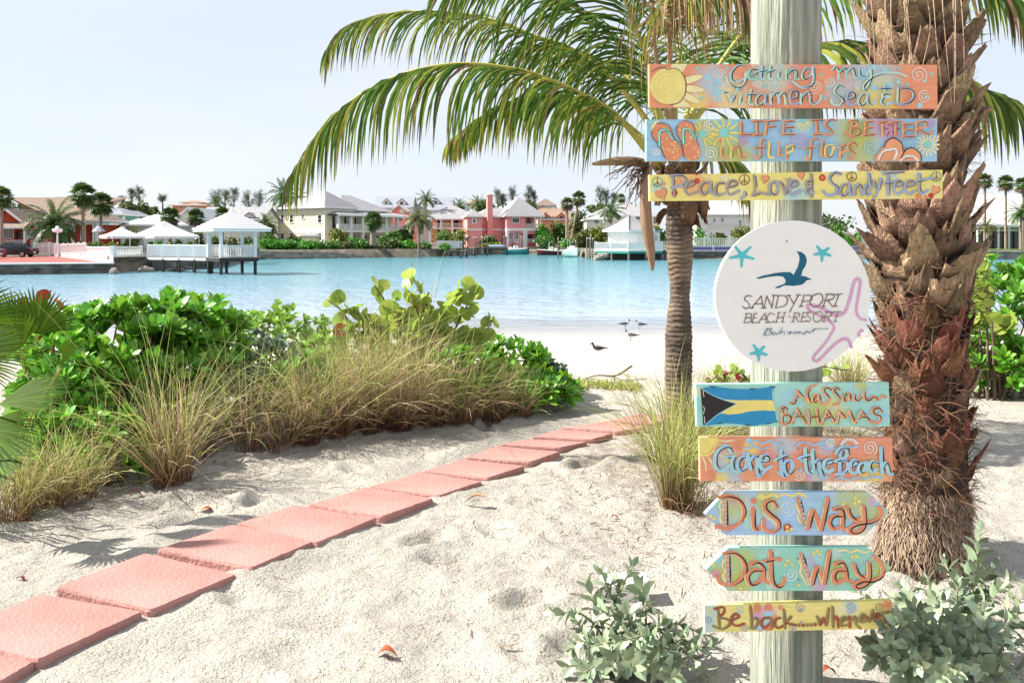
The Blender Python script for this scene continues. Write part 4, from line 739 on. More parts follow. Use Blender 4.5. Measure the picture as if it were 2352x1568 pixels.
for x0, y0, x1, y1, wz in ((555, 300, 545, 405, 100), (625, 285, 622, 392, 42)):
    q = MB(); plate(q, P(*Z8(x0, y0), Yc-.2), P(*Z8(x1, y1), Yc-.24), wz*.48*Yc/F, wz*.3*Yc/F, .015, .03, rag=.015); q.build('old_leaf_sheath', M['husk'], coco)
def spathe(pts, wd):
    p = cat3([P(*Z8(x, y), Y) for x, y, Y in pts], 8); k = len(p); t = np.linspace(0, 1, k); r = wd*np.sin(np.pi*np.clip(t*.93+.05, 0, 1))**.7+.004
    q = MB(); tube(q, p, r, 10); q.build('woody_spathe', M['spathe'], coco)
spathe([(360, 128, Yc-.15), (300, 120, Yc-.25), (200, 118, Yc-.3), (86, 132, Yc-.3)], .034)
spathe([(372, 120, Yc-.2), (345, 230, Yc-.27), (347, 400, Yc-.27), (366, 540, Yc-.24), (377, 640, Yc-.22)], .042)
q = MB()
for k in range(46):
    a = P(*Z8(365, 140), Yc-.2); an = rng.uniform(-.25, 1.35); L = rng.uniform(90, 220); e = P(*Z8(360-L*math.cos(an), 145+L*math.sin(an)), Yc-.2+rng.uniform(-.35, .2)); mid = (a+e)/2+np.array((0, 0, .05)); pts = cat3([a, mid, e+rng.normal(0, .01, 3)], 5); pts[1:] += rng.normal(0, .008, pts[1:].shape); tube(q, pts, np.linspace(.006, .0028, len(pts)), 4)
q.build('dry_flower_stalk', M['husk'], coco)
def Zf(x, y): return (590+x*.4003, y*.4003)
frond(coco, [(1520, 385, Yc), (1481, 340, Yc-.1), (1410, 260, Yc-.2), (1330, 214, Yc-.3), (1230, 172, Yc-.4), (1150, 154, Yc-.45), (1070, 147, Yc-.5), (990, 154, Yc-.52), (910, 176, Yc-.52), (830, 216, Yc-.5), (762, 272, Yc-.48), (715, 330, Yc-.45), (672, 400, Yc-.42)], .80, 108, .5, 1.5, (.74, .22, .04), .0098, .022, .13)
frond(coco, [(1525, 360, Yc+.1), (1480, 270, Yc+.1), (1400, 175, Yc+.2), (1310, 112, Yc+.3), (1230, 84, Yc+.35), (1150, 52, Yc+.4), (1070, 33, Yc+.45), (990, 27, Yc+.5), (910, 30, Yc+.5), (850, 42, Yc+.5), (795, 66, Yc+.5), (755, 110, Yc+.5)], .76, 84, .6, 1.0, (.66, .26, .08), .0092, .02, .22)
frond(coco, [(1530, 350, Yc+.05), (1500, 240, Yc+.1), (1450, 140, Yc+.05), (1380, 60, Yc), (1290, 0, Yc-.05), (1200, -40, Yc-.1), (1110, -50, Yc-.1), (1020, -30, Yc-.1)], .92, 74, .75, .9, (.9, .08, .02), .0098, .022, .2)
frond(coco, [(1535, 350, Yc), (1508, 240, Yc), (1490, 148, Yc-.1), (1463, 72, Yc-.2), (1435, 0, Yc-.3), (1400, -80, Yc-.4), (1340, -150, Yc-.5), (1250, -190, Yc-.6)], .98, 74, .9, .8, (.9, .08, .02), .0098, .026, .16)
frond(coco, [(1540, 350, Yc+.2), (1500, 250, Yc+.4), (1430, 170, Yc+.6), (1340, 120, Yc+.8), (1250, 105, Yc+1.0), (1170, 120, Yc+1.1)], .9, 56, .8, .8, (.93, .05, .02), .0095, .02, .2)
frond(coco, [(1525, 375, Yc+.2), (1470, 310, Yc+.4), (1390, 250, Yc+.6), (1300, 220, Yc+.7), (1200, 225, Yc+.75), (1110, 265, Yc+.75), (1040, 320, Yc+.7)], .62, 66, .6, 1.1, (.55, .38, .07), .014, .018, .25)
frond(coco, [(1550, 350, Yc+.1), (1552, 220, Yc+.3), (1565, 80, Yc+.4), (1570, -60, Yc+.4), (1560, -200, Yc+.3)], 1.0, 66, 1.0, .8, (.94, .05, .01), .0105, .024, .2)
frond(coco, [(1560, 350, Yc+.1), (1590, 220, Yc+.5), (1640, 120, Yc+.9), (1700, 60, Yc+1.2), (1760, 60, Yc+1.4)], .9, 60, .9, .8, (.93, .06, .01), .0105, .022, .2)
frond(coco, [(1560, 360, Yc), (1600, 270, Yc-.1), (1680, 190, Yc-.2), (1780, 130, Yc-.2), (1900, 100, Yc-.2), (2020, 105, Yc-.1), (2140, 140, Yc), (2250, 200, Yc), (2340, 240, Yc), (2420, 330, Yc)], .85, 92, .5, 1.3, (.6, .3, .1), .017, .022, .2)
frond(coco, [(1560, 350, Yc+.1), (1610, 220, Yc+.1), (1720, 60, Yc+.1), (1850, -50, Yc+.1), (2000, -90, Yc+.1), (2140, -90, Yc+.1), (2280, -40, Yc+.1), (2400, 60, Yc+.1)], .85, 92, .6, 1.1, (.55, .2, .25), .015, .022, .2)
frond(coco, [(1565, 380, Yc+.1), (1600, 345, Yc+.2), (1650, 350, Yc+.3), (1700, 380, Yc+.35), (1740, 430, Yc+.4), (1760, 480, Yc+.4)], .55, 40, .5, 1.6, (.1, .75, .15), .013, .016, .2)
frond(coco, [(1555, 340, Yc-.3), (1540, 180, Yc-.7), (1545, 20, Yc-1.1), (1590, -60, Yc-1.4), (1660, -50, Yc-1.6), (1730, -10, Yc-1.7), (1790, 60, Yc-1.75)], .62, 80, .45, 1.7, (.12, .18, .70), .0085, .02, .42, dry=True, name='dry_frond')
frond(coco, [(1550, 340, Yc-.2), (1510, 150, Yc-.5), (1500, 0, Yc-.8), (1520, -70, Yc-1.0), (1580, -80, Yc-1.2), (1650, -40, Yc-1.3)], .7, 56, .4, 1.8, (.15, .15, .70), .008, .018, .5, dry=True, name='dry_frond')

# big date palm on the right: old leaf bases, fibre and roots
dY = 4.38; db = P(2128, 1338, dY); dg_ = gz(db[0], dY)
date = thing('date_palm', 'stout date palm trunk covered in cut leaf bases, right of the signs', 'palm tree', (db[0], dY, dg_))
px = lambda x: x*dY/F
def zY(y): return CZ-(y-YH)*dY/F
def core(z):
    y = YH+(CZ-z)*F/dY
    return P(np.interp(y, [-200, 0, 450, 900, 1200, 1340], [2105, 2105, 2118, 2128, 2124, 2124]), y, dY)[0], px(np.interp(y, [-200, 0, 300, 450, 700, 1000, 1200, 1280, 1345], [80, 82, 86, 86, 84, 86, 92, 108, 138]))
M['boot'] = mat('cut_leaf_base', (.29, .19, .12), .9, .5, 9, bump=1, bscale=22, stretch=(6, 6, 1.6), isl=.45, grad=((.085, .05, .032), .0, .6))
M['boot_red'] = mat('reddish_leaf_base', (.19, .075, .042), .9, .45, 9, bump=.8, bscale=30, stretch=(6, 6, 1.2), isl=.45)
M['datecore'] = mat('date_trunk_fibre', (.06, .035, .025), .95, .45, 8, bump=1, bscale=30, stretch=(3, 3, 1))
M['fib'] = mat('date_fibre_strands', (.15, .078, .045), .95, .3, 9, isl=.5)
M['root'] = mat('date_root_strands', (.30, .22, .155), .95, .25, 9, isl=.4)
q = MB(); zs = np.linspace(dg_-.1, 4.2, 60); tube(q, [(core(z)[0], dY, z) for z in zs], [core(z)[1] for z in zs], 24); q.build('trunk', M['datecore'], date)
q = MB(); q2 = MB(); k = 0; z = 1.62
while z < 4.1:
    for _ in range(1):
        th = k*2.39996+rng.normal(0, .08); k += 1
        cxx, rr = core(z); o = np.array((math.cos(th), math.sin(th), 0)); base = np.array((cxx, dY, z))+o*(rr-.015)
        if z > 2.98: ln, ou, up_, w0, w1, rg, bow = .20, .10, .15, .18, .085, .016, .008
        elif z > 2.48: ln, ou, up_, w0, w1, rg, bow = .22, .105, .14, .18, .13, .035, .02
        elif z > 1.98: ln, ou, up_, w0, w1, rg, bow = .16, .06, .11, .15, .10, .03, .01
        else: ln, ou, up_, w0, w1, rg, bow = .12, .035, .10, .12, .07, .02, .01
        s_ = rng.uniform(.75, 1.25); e = base+o*ou*s_*rng.uniform(.7, 1.3)+np.array((rng.normal(0, .03), 0, up_*s_))
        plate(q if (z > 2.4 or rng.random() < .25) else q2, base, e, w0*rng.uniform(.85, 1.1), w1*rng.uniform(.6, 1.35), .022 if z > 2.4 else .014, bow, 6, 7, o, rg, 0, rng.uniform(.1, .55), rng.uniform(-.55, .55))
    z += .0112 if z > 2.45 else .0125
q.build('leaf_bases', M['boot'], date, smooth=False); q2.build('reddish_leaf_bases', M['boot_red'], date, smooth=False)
def strands(n, z0, z1, lo, hi, w_, rad, dirf, pw=1.0):
    zs = z0+(z1-z0)*rng.random(n)**pw; th = rng.uniform(0, 6.283, n); c = np.array([core(z) for z in zs]); o = np.stack([np.cos(th), np.sin(th), 0*th], -1); tg = np.stack([-np.sin(th), np.cos(th), 0*th], -1)
    a = np.stack([c[:, 0], np.full(n, dY), zs], -1)+o*(c[:, 1]+rng.uniform(*rad, n))[:, None]; L = rng.uniform(lo, hi, n)
    d = norm(dirf(n, o, tg)); pts = [a]; cur = a
    for k in range(4): d = norm(d+rng.normal(0, .18, (n, 3))+np.array((0, 0, -.10))); cur = cur+d*(L/4)[:, None]; pts.append(cur)
    PT = np.stack(pts, 1); S = np.broadcast_to(norm(np.cross(d, o))[:, None]*w_*np.array([1, 1, .9, .7, .3])[None, :, None], PT.shape); return PT, S
q = MB()
strips(q, *strands(1900, 1.5, 2.62, .05, .16, .0020, (.0, .035), lambda n, o, t: t*rng.normal(0, 1, (n, 1))+o*rng.uniform(.0, .55, (n, 1))+np.array((0, 0, 1))*rng.normal(-.1, .5, (n, 1))))
strips(q, *strands(700, 2.5, 4.0, .05, .16, .0018, (.0, .06), lambda n, o, t: t*rng.normal(0, 1, (n, 1))+o*rng.uniform(.2, .8, (n, 1))+np.array((0, 0, 1))*rng.normal(.2, .5, (n, 1))))
q.build('fibre', M['fib'], date)
q = MB(); strips(q, *strands(3600, dg_+.03, 1.62, .04, .10, .0024, (.0, .02), lambda n, o, t: t*rng.normal(0, .30, (n, 1))+o*rng.uniform(.0, .22, (n, 1))+np.array((0, 0, -1.)), .8)); q.build('root_skirt', M['root'], date)
q = MB()
for k in range(15):
    x = rng.uniform(1995, 2215); Y = dY-.42-rng.uniform(0, .1); pts = cat3([P(x-rng.uniform(-30, 30), -60, Y+.1), P(x-6, 0, Y), P(x+rng.normal(0, 8), rng.uniform(60, 110), Y), P(x+rng.normal(0, 14), rng.uniform(130, 240), Y+.04)], 6); tube(q, pts, np.linspace(.0028, .0016, len(pts)), 4)
q.build('dry_flower_strand', mat('dry_pale_strands', (.42, .30, .20), .8, .2, 6), date)

# ================= near shrubs and grasses
def obov(n=5, w_=.20, fold=.1, curl=.22): ys = np.linspace(0, 1, n+1); return leaf_t(np.interp(ys, [0, .25, .7, .9, 1], [.03, w_*.55, w_, w_*.75, .05]), ys, fold, curl)
def ell(n=4, w_=.2, fold=.15, curl=.15): ys = np.linspace(0, 1, n+1); return leaf_t(w_*np.sin(np.pi*np.clip(ys, .04, .97))**.8, ys, fold, curl)
def rosettes(mb, O, A_, n, L, lo=.08, hi=.88, tpl=None, m=0):
    "whorls of leaves around axes A_ at points O"
    tv, tf = tpl or obov(); N = len(O); ref = norm(np.cross(A_, rdir(N))); bi = np.cross(A_, ref)
    for k in range(n):
        a = k*2.4+rng.uniform(0, .5, N); el = (lo+(hi-lo)*(k/n))*rng.uniform(.85, 1.1, N); rad = ref*np.cos(a)[:, None]+bi*np.sin(a)[:, None]
        D = norm(A_*np.cos(el)[:, None]+rad*np.sin(el)[:, None]); Nn = norm(A_*np.sin(el)[:, None]-rad*np.cos(el)[:, None]); X, Z_ = frames(D, Nn)
        Ls = (L*rng.uniform(.75, 1.1, N)*(.65+.35*min(1, k/n*2)))[:, None]
        inst(mb, tv, tf, O-A_*(.03*L*k/n), X*Ls, D*Ls, -Z_*Ls if False else Z_*Ls, m)
    return mb
M['scaev'] = mat('scaevola_leaf', (.145, .37, .03), .38, .1, 4, isl=.4, trans=.30, spec=.5, grad=((.22, .45, .07), 0, .35))
M['scaev_p'] = mat('pale_scaevola_leaf', (.27, .45, .07), .35, .1, 4, isl=.3, trans=.38, spec=.5)
M['grape'] = mat('sea_grape_leaf', (.32, .43, .08), .4, .2, 9, isl=.3, trans=.42, spec=.45)
M['grape_r'] = mat('red_sea_grape_leaf', (.40, .06, .025), .45, .2, 9, isl=.35, trans=.35)
M['silver'] = mat('silver_buttonwood_leaf', (.27, .345, .215), .33, .15, 12, isl=.5, trans=.12, spec=.75)
M['silver_g'] = mat('grey_green_leaf', (.20, .28, .20), .5, .12, 12, isl=.3, trans=.25)
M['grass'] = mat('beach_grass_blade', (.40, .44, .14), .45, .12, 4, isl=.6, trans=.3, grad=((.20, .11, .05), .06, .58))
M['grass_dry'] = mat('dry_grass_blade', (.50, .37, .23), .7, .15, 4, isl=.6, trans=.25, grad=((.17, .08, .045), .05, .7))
M['palmetto'] = mat('palmetto_leaf', (.075, .15, .010), .6, .1, 3, isl=.35, trans=.25, spec=.15)
def shrub(label, cx, cy, rx, ry, zt, n, L, mkey, group=None, seed=0, zlow=.25, leaves=13, name='scaevola_shrub', cat_='shrub', flat=.9, stems=26, extra=None):
    z0 = gz(cx, cy); h = zt-z0; o = thing(name, label, cat_, (cx, cy, z0), group)
    D = rdir(n*3); D = D[D[:, 2] > -.55][:int(n*1.18)]; rr = rng.uniform(.72, 1.0, len(D))[:, None]
    lump = np.array([1+.22*noise.noise(Vector(tuple(d*2.2))+Vector((seed, 0, 0))) for d in D])[:, None]
    O = np.array((cx, cy, z0+h*.42))+D*np.array((rx, ry, h*.58))*rr*lump
    A_ = norm(D*np.array((1, 1, .8))+np.array((0, 0, .75))+rng.normal(0, .18, (len(D), 3)))
    q = rosettes(MB(), O, A_, leaves, L)
    if extra: extra(q, O, A_)
    q.build('foliage', [M[mkey], M['grape_r']], o)
    q = MB()
    for i in rng.choice(len(O), min(stems, len(O)), replace=False):
        b = np.array((cx+rng.normal(0, rx*.25), cy+rng.normal(0, ry*.25), z0-.03)); tube(q, cat3([b, (b+O[i])/2+rng.normal(0, .04, 3)+np.array((0, 0, .1)), O[i]], 4), np.linspace(.012, .005, 9), 5)
    q.build('stems', M['bark'], o); return o
def wx(x, Y): return (x-1176)*Y/F
def wz(y, Y): return CZ-(y-YH)*Y/F
shrub('large bright green scaevola shrub with big paddle leaves, second from the left edge', wx(285, 7.3), 7.3, .66, .62, wz(692, 7.3), 170, .17, 'scaev', 'scaevola shrubs along the path', 1)
shrub('bright green scaevola shrub rising behind the tall grass, tallest of the left bank', wx(425, 7.6), 7.6, .48, .55, wz(682, 7.6), 120, .17, 'scaev', 'scaevola shrubs along the path', 2)
shrub('lower scaevola shrub in front of the large left one, behind the palmetto', wx(165, 6.5), 6.5, .42, .42, wz(790, 6.5), 105, .14, 'scaev', 'scaevola shrubs along the path', 3)
shrub('pale yellow green small leaved shrub at the water side, left of the sea grape', wx(615, 8.9), 8.9, .72, .5, wz(708, 8.9), 190, .10, 'scaev_p', 'scaevola shrubs along the path', 4, leaves=12)
shrub('green scaevola shrub against the white beach, right end of the bank', wx(1150, 9.3), 9.3, .5, .4, wz(786, 9.3), 95, .13, 'scaev', 'scaevola shrubs along the path', 5)
shrub('dark green low scaevola shrub beside the sand, lowest at the right end of the bank', wx(1225, 8.6), 8.6, .40, .36, wz(868, 8.6), 90, .15, 'scaev', 'scaevola shrubs along the path', 6)
shrub('lush scaevola shrub behind the date palm at the right edge', wx(2330, 9.9), 9.9, .62, .6, wz(600, 9.9), 190, .15, 'scaev', None, 7)
shrub('low scaevola shrub at the foot of the lush one, right of the date palm', wx(2300, 9.3), 9.3, .42, .4, wz(770, 9.3), 80, .15, 'scaev', None, 8)
shrub('grey green silvery shrub half hidden in the beach grass of the bank', wx(600, 7.9), 7.9, .5, .4, wz(770, 7.9), 130, .075, 'silver_g', None, 9, leaves=12, name='silver_shrub')
shrub('dark leafy shrub filling the bank behind the grasses', wx(800, 8.6), 8.6, .75, .4, wz(770, 8.6), 130, .11, 'scaev_p', None, 10, leaves=11)
shrub('small grey green seedling at the right tip of the bank', wx(1265, 9.2), 9.2, .16, .14, wz(828, 9.2), 26, .07, 'silver_g', None, 11, leaves=10, name='silver_shrub', stems=8)
shrub('dark leafy shrub low behind the left grasses, right of the palmetto', wx(190, 6.1), 6.1, .5, .3, wz(930, 6.1), 70, .12, 'scaev', None, 12, leaves=11)
shrub('green shrub peeping out between the brown grass tussocks of the middle bank', wx(690, 7.5), 7.5, .3, .25, wz(815, 7.5), 45, .11, 'scaev', None, 13, leaves=11)
shrub('small bright shrub among the grasses below the sea grape', wx(1040, 8.1), 8.1, .35, .25, wz(800, 8.1), 50, .12, 'scaev', None, 14, leaves=11)
# sea grape
def rleaf():
    a = np.linspace(0, 2*np.pi, 15)[:-1]; v = [(0, .5, 0)]+[(.5*math.sin(t), .5-.5*math.cos(t)+(.06 if abs(t) < .1 else 0), .09*math.sin(t)**2) for t in a]; return np.array(v), [(0, i+1, (i+1) % 14+1) for i in range(14)]
def grape(label, cx, cy, branches, L, nred, group=None):
    z0 = gz(cx, cy); o = thing('sea_grape_shrub', label, 'shrub', (cx, cy, z0), group); q = MB(); st = MB(); tv, tf = rleaf()
    for (x, y, Y, nl) in branches:
        nl = int(nl*1.6)
        e = P(x, y, Y); b = np.array((cx+rng.normal(0, .15), cy+rng.normal(0, .1), z0)); p = cat3([b, b*.45+e*.55+np.array((0, 0, .12))+rng.normal(0, .05, 3), e], 8); tube(st, p, np.linspace(.018, .005, len(p)), 6)
        t = np.linspace(.42, 1, nl); O = np.stack([np.interp(t, np.linspace(0, 1, len(p)), p[:, k]) for k in range(3)], -1); T = norm(p[-1]-p[-4])
        D = norm(T*.6+rdir(nl)*.9+np.array((0, 0, .25))); N = norm(rdir(nl)+np.array((-.3, -.6, .7))); X, Z_ = frames(D, N); Ls = (L*rng.uniform(.65, 1.12, nl))[:, None]
        red = rng.random(nl) < nred
        for m_, i in ((0, ~red), (1, red)): inst(q, tv, tf, O[i]+D[i]*.02, (X*Ls)[i], (D*Ls*.9)[i], (Z_*Ls)[i], m_)
    q.build('leaves', [M['grape'], M['grape_r']], o); st.build('branches', M['bark'], o)
br = [(755, 690, 8.5, 6), (790, 700, 8.4, 8), (860, 655, 8.5, 5), (950, 640, 8.5, 9), (940, 680, 8.4, 10), (1060, 665, 8.6, 9), (1085, 680, 8.6, 8), (1040, 700, 8.5, 10), (1130, 745, 8.6, 9), (1100, 770, 8.5, 10), (1080, 800, 8.4, 9), (1000, 740, 8.4, 10), (900, 720, 8.4, 12), (860, 740, 8.3, 12), (820, 740, 8.4, 10), (950, 760, 8.3, 12), (1010, 800, 8.3, 12), (1180, 850, 8.6, 8), (1120, 850, 8.4, 8), (780, 760, 8.3, 10), (900, 690, 8.6, 9), (980, 690, 8.7, 9)]
grape('sea grape shrub with big round yellow green leaves, highest on the bank', wx(960, 8.7), 8.7, br, .15, .015)
grape('sea grape shrub with red leaves behind the palmetto at the left edge', wx(80, 7.7), 7.7, [(60, 705, 7.7, 9), (115, 695, 7.7, 8), (30, 720, 7.7, 9), (95, 720, 7.6, 9), (150, 715, 7.7, 7)], .13, .75)
grape('small sea grape shrub by the date palm, before the right seawall', wx(2255, 9.2), 9.2, [(2255, 590, 9.2, 8), (2240, 620, 9.1, 8), (2270, 610, 9.2, 7), (2262, 650, 9.1, 7), (2330, 740, 9.0, 7)], .15, .03)
grape('low creeping sea grape with red leaves behind the Nassau board', wx(1700, 8.0), 8.0, [(1640, 860, 8.0, 9), (1680, 865, 8.0, 8), (1720, 870, 7.9, 8), (1660, 890, 7.9, 9), (1625, 880, 7.9, 8), (1900, 860, 8.4, 7), (1950, 850, 8.4, 7)], .075, .12)
# silver buttonwoods
def button(label, cx, cy, tips, L, group='silvery shrubs at the foot of the sign post'):
    z0 = gz(cx, cy); o = thing('silver_shrub', label, 'shrub', (cx, cy, z0), group); q = MB(); st = MB(); tv, tf = ell(5, .235, .2, .2)
    for (x, y, Y) in tips:
        e = P(x, y, Y); e[2] = max(e[2], gz(e[0], e[1])+.03); b = np.array((cx+rng.normal(0, .05), cy+rng.normal(0, .05), z0-.02)); p = cat3([b, b*.5+e*.5+np.array((0, 0, .05))+rng.normal(0, .02, 3), e], 8); tube(st, p, np.linspace(.007, .003, len(p)), 5)
        nl = max(8, int(np.linalg.norm(e-b)*54)); t = np.linspace(.28, 1, nl); O = np.stack([np.interp(t, np.linspace(0, 1, len(p)), p[:, k]) for k in range(3)], -1); T = norm(np.stack([np.interp(np.minimum(t+.05, 1), np.linspace(0, 1, len(p)), p[:, k]) for k in range(3)], -1)-O+norm(p[-1]-p[-3])*.02)
        a = np.arange(nl)*2.4; ref = norm(np.cross(T, np.array((.3, 1, .1)))); bi = np.cross(T, ref); rad = ref*np.cos(a)[:, None]+bi*np.sin(a)[:, None]; op = np.interp(t, [.3, .9, 1], [1.25, .85, .25])[:, None]*rng.uniform(.8, 1.15, (nl, 1))
        D = norm(T*np.cos(op)+rad*np.sin(op)); N = norm(T*np.sin(op)-rad*np.cos(op)); X, Z_ = frames(D, N); Ls = (L*rng.uniform(.7, 1.15, nl)*np.interp(t, [.3, .85, 1], [1, 1, .7]))[:, None]
        inst(q, tv, tf, O, X*Ls, D*Ls, Z_*Ls)
    q.build('leaves', M['silver'], o); st.build('stems', mat('pale_green_stem', (.30, .30, .18), .8, .2, 9), o)
tipsL = [(1380, 1310, 3.5), (1455, 1295, 3.5), (1270, 1405, 3.45), (1350, 1340, 3.55), (1470, 1345, 3.6), (1420, 1360, 3.5), (1320, 1420, 3.4), (1380, 1400, 3.35), (1440, 1400, 3.35), (1500, 1400, 3.45), (1520, 1430, 3.4), (1560, 1450, 3.4), (1330, 1470, 3.3), (1310, 1490, 3.35), (1300, 1530, 3.3), (1370, 1480, 3.25), (1430, 1470, 3.2), (1490, 1470, 3.25), (1540, 1490, 3.25), (1590, 1480, 3.35), (1630, 1460, 3.4), (1640, 1480, 3.35), (1580, 1530, 3.25), (1400, 1530, 3.15), (1460, 1530, 3.1), (1520, 1540, 3.15), (1340, 1545, 3.2), (1620, 1540, 3.3), (1550, 1560, 3.1), (1410, 1330, 3.55)]
button('silver leaved shrub standing left of the sign post, alone on the sand', wx(1450, 3.42), 3.42, tipsL, .068)
tipsR = [(2250, 1222, 3.7), (2235, 1290, 3.65), (2170, 1290, 3.6), (2130, 1330, 3.5), (2070, 1345, 3.5), (2045, 1370, 3.55), (1965, 1355, 3.6), (2030, 1440, 3.02), (1985, 1480, 3.15), (2060, 1430, 3.0), (2100, 1400, 3.2), (2150, 1370, 3.3), (2200, 1340, 3.4), (2300, 1350, 3.5), (2340, 1400, 3.4), (2320, 1330, 3.55), (2260, 1400, 3.3), (2200, 1430, 3.2), (2140, 1450, 3.1), (2080, 1480, 3.0), (2030, 1490, 3.05), (2240, 1470, 3.1), (2300, 1460, 3.2), (2350, 1480, 3.2), (2180, 1500, 3.0), (2110, 1530, 2.95), (2060, 1540, 3.0), (2250, 1530, 3.0), (2310, 1530, 3.05), (2350, 1550, 3.1), (2160, 1560, 2.9), (2220, 1380, 3.5), (2280, 1300, 3.65), (2370, 1350, 3.5), (2390, 1430, 3.4), (2085, 1380, 3.4), (2020, 1390, 3.5), (2000, 1520, 3.1), (2130, 1490, 3.05), (2200, 1545, 2.95), (2270, 1440, 3.2), (2320, 1430, 3.25), (2330, 1580, 3.0)]
button('silver leaved shrub in front of the date palm base, lower right corner', wx(2190, 3.42), 3.42, tipsR, .070)
# fan palmetto fronds at the left edge
def fan(root, hub, d, nrm, rad, n=30, arc=2.5, base=None):
    d = norm(np.array(d, float)); nrm = norm(np.array(nrm, float)); X = norm(np.cross(d, nrm)); nrm = np.cross(X, d); q = MB(); hub = np.array(hub, float)
    an = np.linspace(-arc/2, arc/2, n); k = 6; rr = np.linspace(.02, 1, k)
    L = rad*(1-.22*np.abs(an/(arc/2))**2)*rng.uniform(.93, 1.05, n); D = d[None]*np.cos(an)[:, None]+X[None]*np.sin(an)[:, None]; T = -d[None]*np.sin(an)[:, None]+X[None]*np.cos(an)[:, None]
    PT = hub+D[:, None]*(L[:, None]*rr[None])[:, :, None]; PT[..., 2] -= (L[:, None]*(rr**2.6)[None])*.16
    wd = np.minimum(rr*rad*arc/n*.56, rad*arc/n*.36)*np.array([1, 1, 1, .95, .6, .06]); S = np.broadcast_to(T[:, None], PT.shape)*wd[None, :, None]
    strips(q, PT, S, fold=np.broadcast_to(nrm*1.0, PT.shape)*(wd*.55)[None, :, None]); fr = q.build('frond', M['palmetto'], root)
    if base is not None: q = MB(); tube(q, cat3([base, (np.array(base)+hub)/2+np.array((0, 0, .06)), hub], 5), .008, 6); q.build('petiole', M['rachis'], fr)
pb = np.array((wx(-60, 5.0), 5.0, 0)); pb[2] = gz(pb[0], pb[1])
pal = thing('fan_palmetto', 'fan palmetto with pleated yellow green fronds cut off by the left edge', 'palm', pb)
fan(pal, P(-5, 930, 4.75), (.95, .05, .36), (-.2, -.75, .6), .43, 34, 1.0, pb)
fan(pal, P(-110, 830, 5.0), (.9, .15, .3), (.1, -.8, .5), .46, 26, 1.3, pb); fan(pal, P(140, 845, 5.3), (.3, .1, .95), (.9, -.4, 0), .24, 14, .6, pb)
fan(pal, P(-60, 985, 4.7), (.85, -.2, -.1), (.1, -.6, .8), .38, 26, 2.0, pb); fan(pal, P(-130, 760, 5.2), (.7, .2, .7), (.4, -.9, 0), .5, 26, 1.6, pb)
fan(pal, P(-20, 1050, 4.9), (.7, -.3, .1), (0, -.7, .7), .30, 22, 2.2, pb)
pb2 = np.array((wx(80, 6.6), 6.6, 0)); pb2[2] = gz(pb2[0], pb2[1])
pal = thing('fan_palmetto', 'smaller fan palmetto with upright spiky fronds behind the left scaevola', 'palm', pb2)
fan(pal, P(85, 768, 6.5), (.1, -.1, 1), (0, -1, -.1), .42, 30, 2.4, pb2); fan(pal, P(40, 770, 6.6), (-.5, 0, .85), (-.2, -1, 0), .42, 28, 2.2, pb2); fan(pal, P(50, 800, 6.4), (-.3, -.3, .5), (0, -.8, .6), .35, 24, 2.4, pb2)
# grass tussocks
def tussock(label, x, y, h, spread, n, dry=.45, lean=(0, 0), group='beach grass tussocks on the bank', r=.12, wd=.0026):
    n = int(n*1.45)
    b = ground_at(x, y); o = thing('grass_tussock', label, 'grass', b, group); q = MB()
    for c, k, hm, sm in ((0, int(n*(1-dry)), 1, 1), (1, int(n*dry), .8, 1), (0, int(n*.05), 1.35, 1.5), (1, int(n*.12), .5, 2.2)):
        th = rng.uniform(0, 6.283, k); rr = r*np.sqrt(rng.random(k)); O = b+np.stack([rr*np.cos(th), rr*np.sin(th), np.full(k, -.02)], -1)
        th2 = th+rng.normal(0, 1.2, k); tl = np.abs(rng.normal(0, spread*1.05*sm, k)); d = norm(np.stack([np.cos(th2)*tl+lean[0], np.sin(th2)*tl+lean[1], np.ones(k)], -1)); L = h*rng.uniform(.45, 1.12, k)*hm; fl = rng.uniform(.0, .5, (k, 1))**1.2
        pts = [O]; cur = O; hd = norm(np.stack([d[:, 0], d[:, 1], 0*th], -1)+1e-6)
        for s_ in range(6): d = norm(d+hd*fl*(.2+.2*s_)+np.array((0, 0, -.06*s_))*fl*3); cur = cur+d*(L/6)[:, None]; pts.append(cur)
        PT = np.stack(pts, 1); sv = norm(np.cross(d, rdir(k)))
        strips(q, PT, sv[:, None]*(wd*np.array([.8, 1, 1, .9, .7, .45, .1]))[None, :, None]*rng.uniform(.7, 1.2, (k, 1, 1)), c)
    q.build('blades', [M['grass'], M['grass_dry']], o)
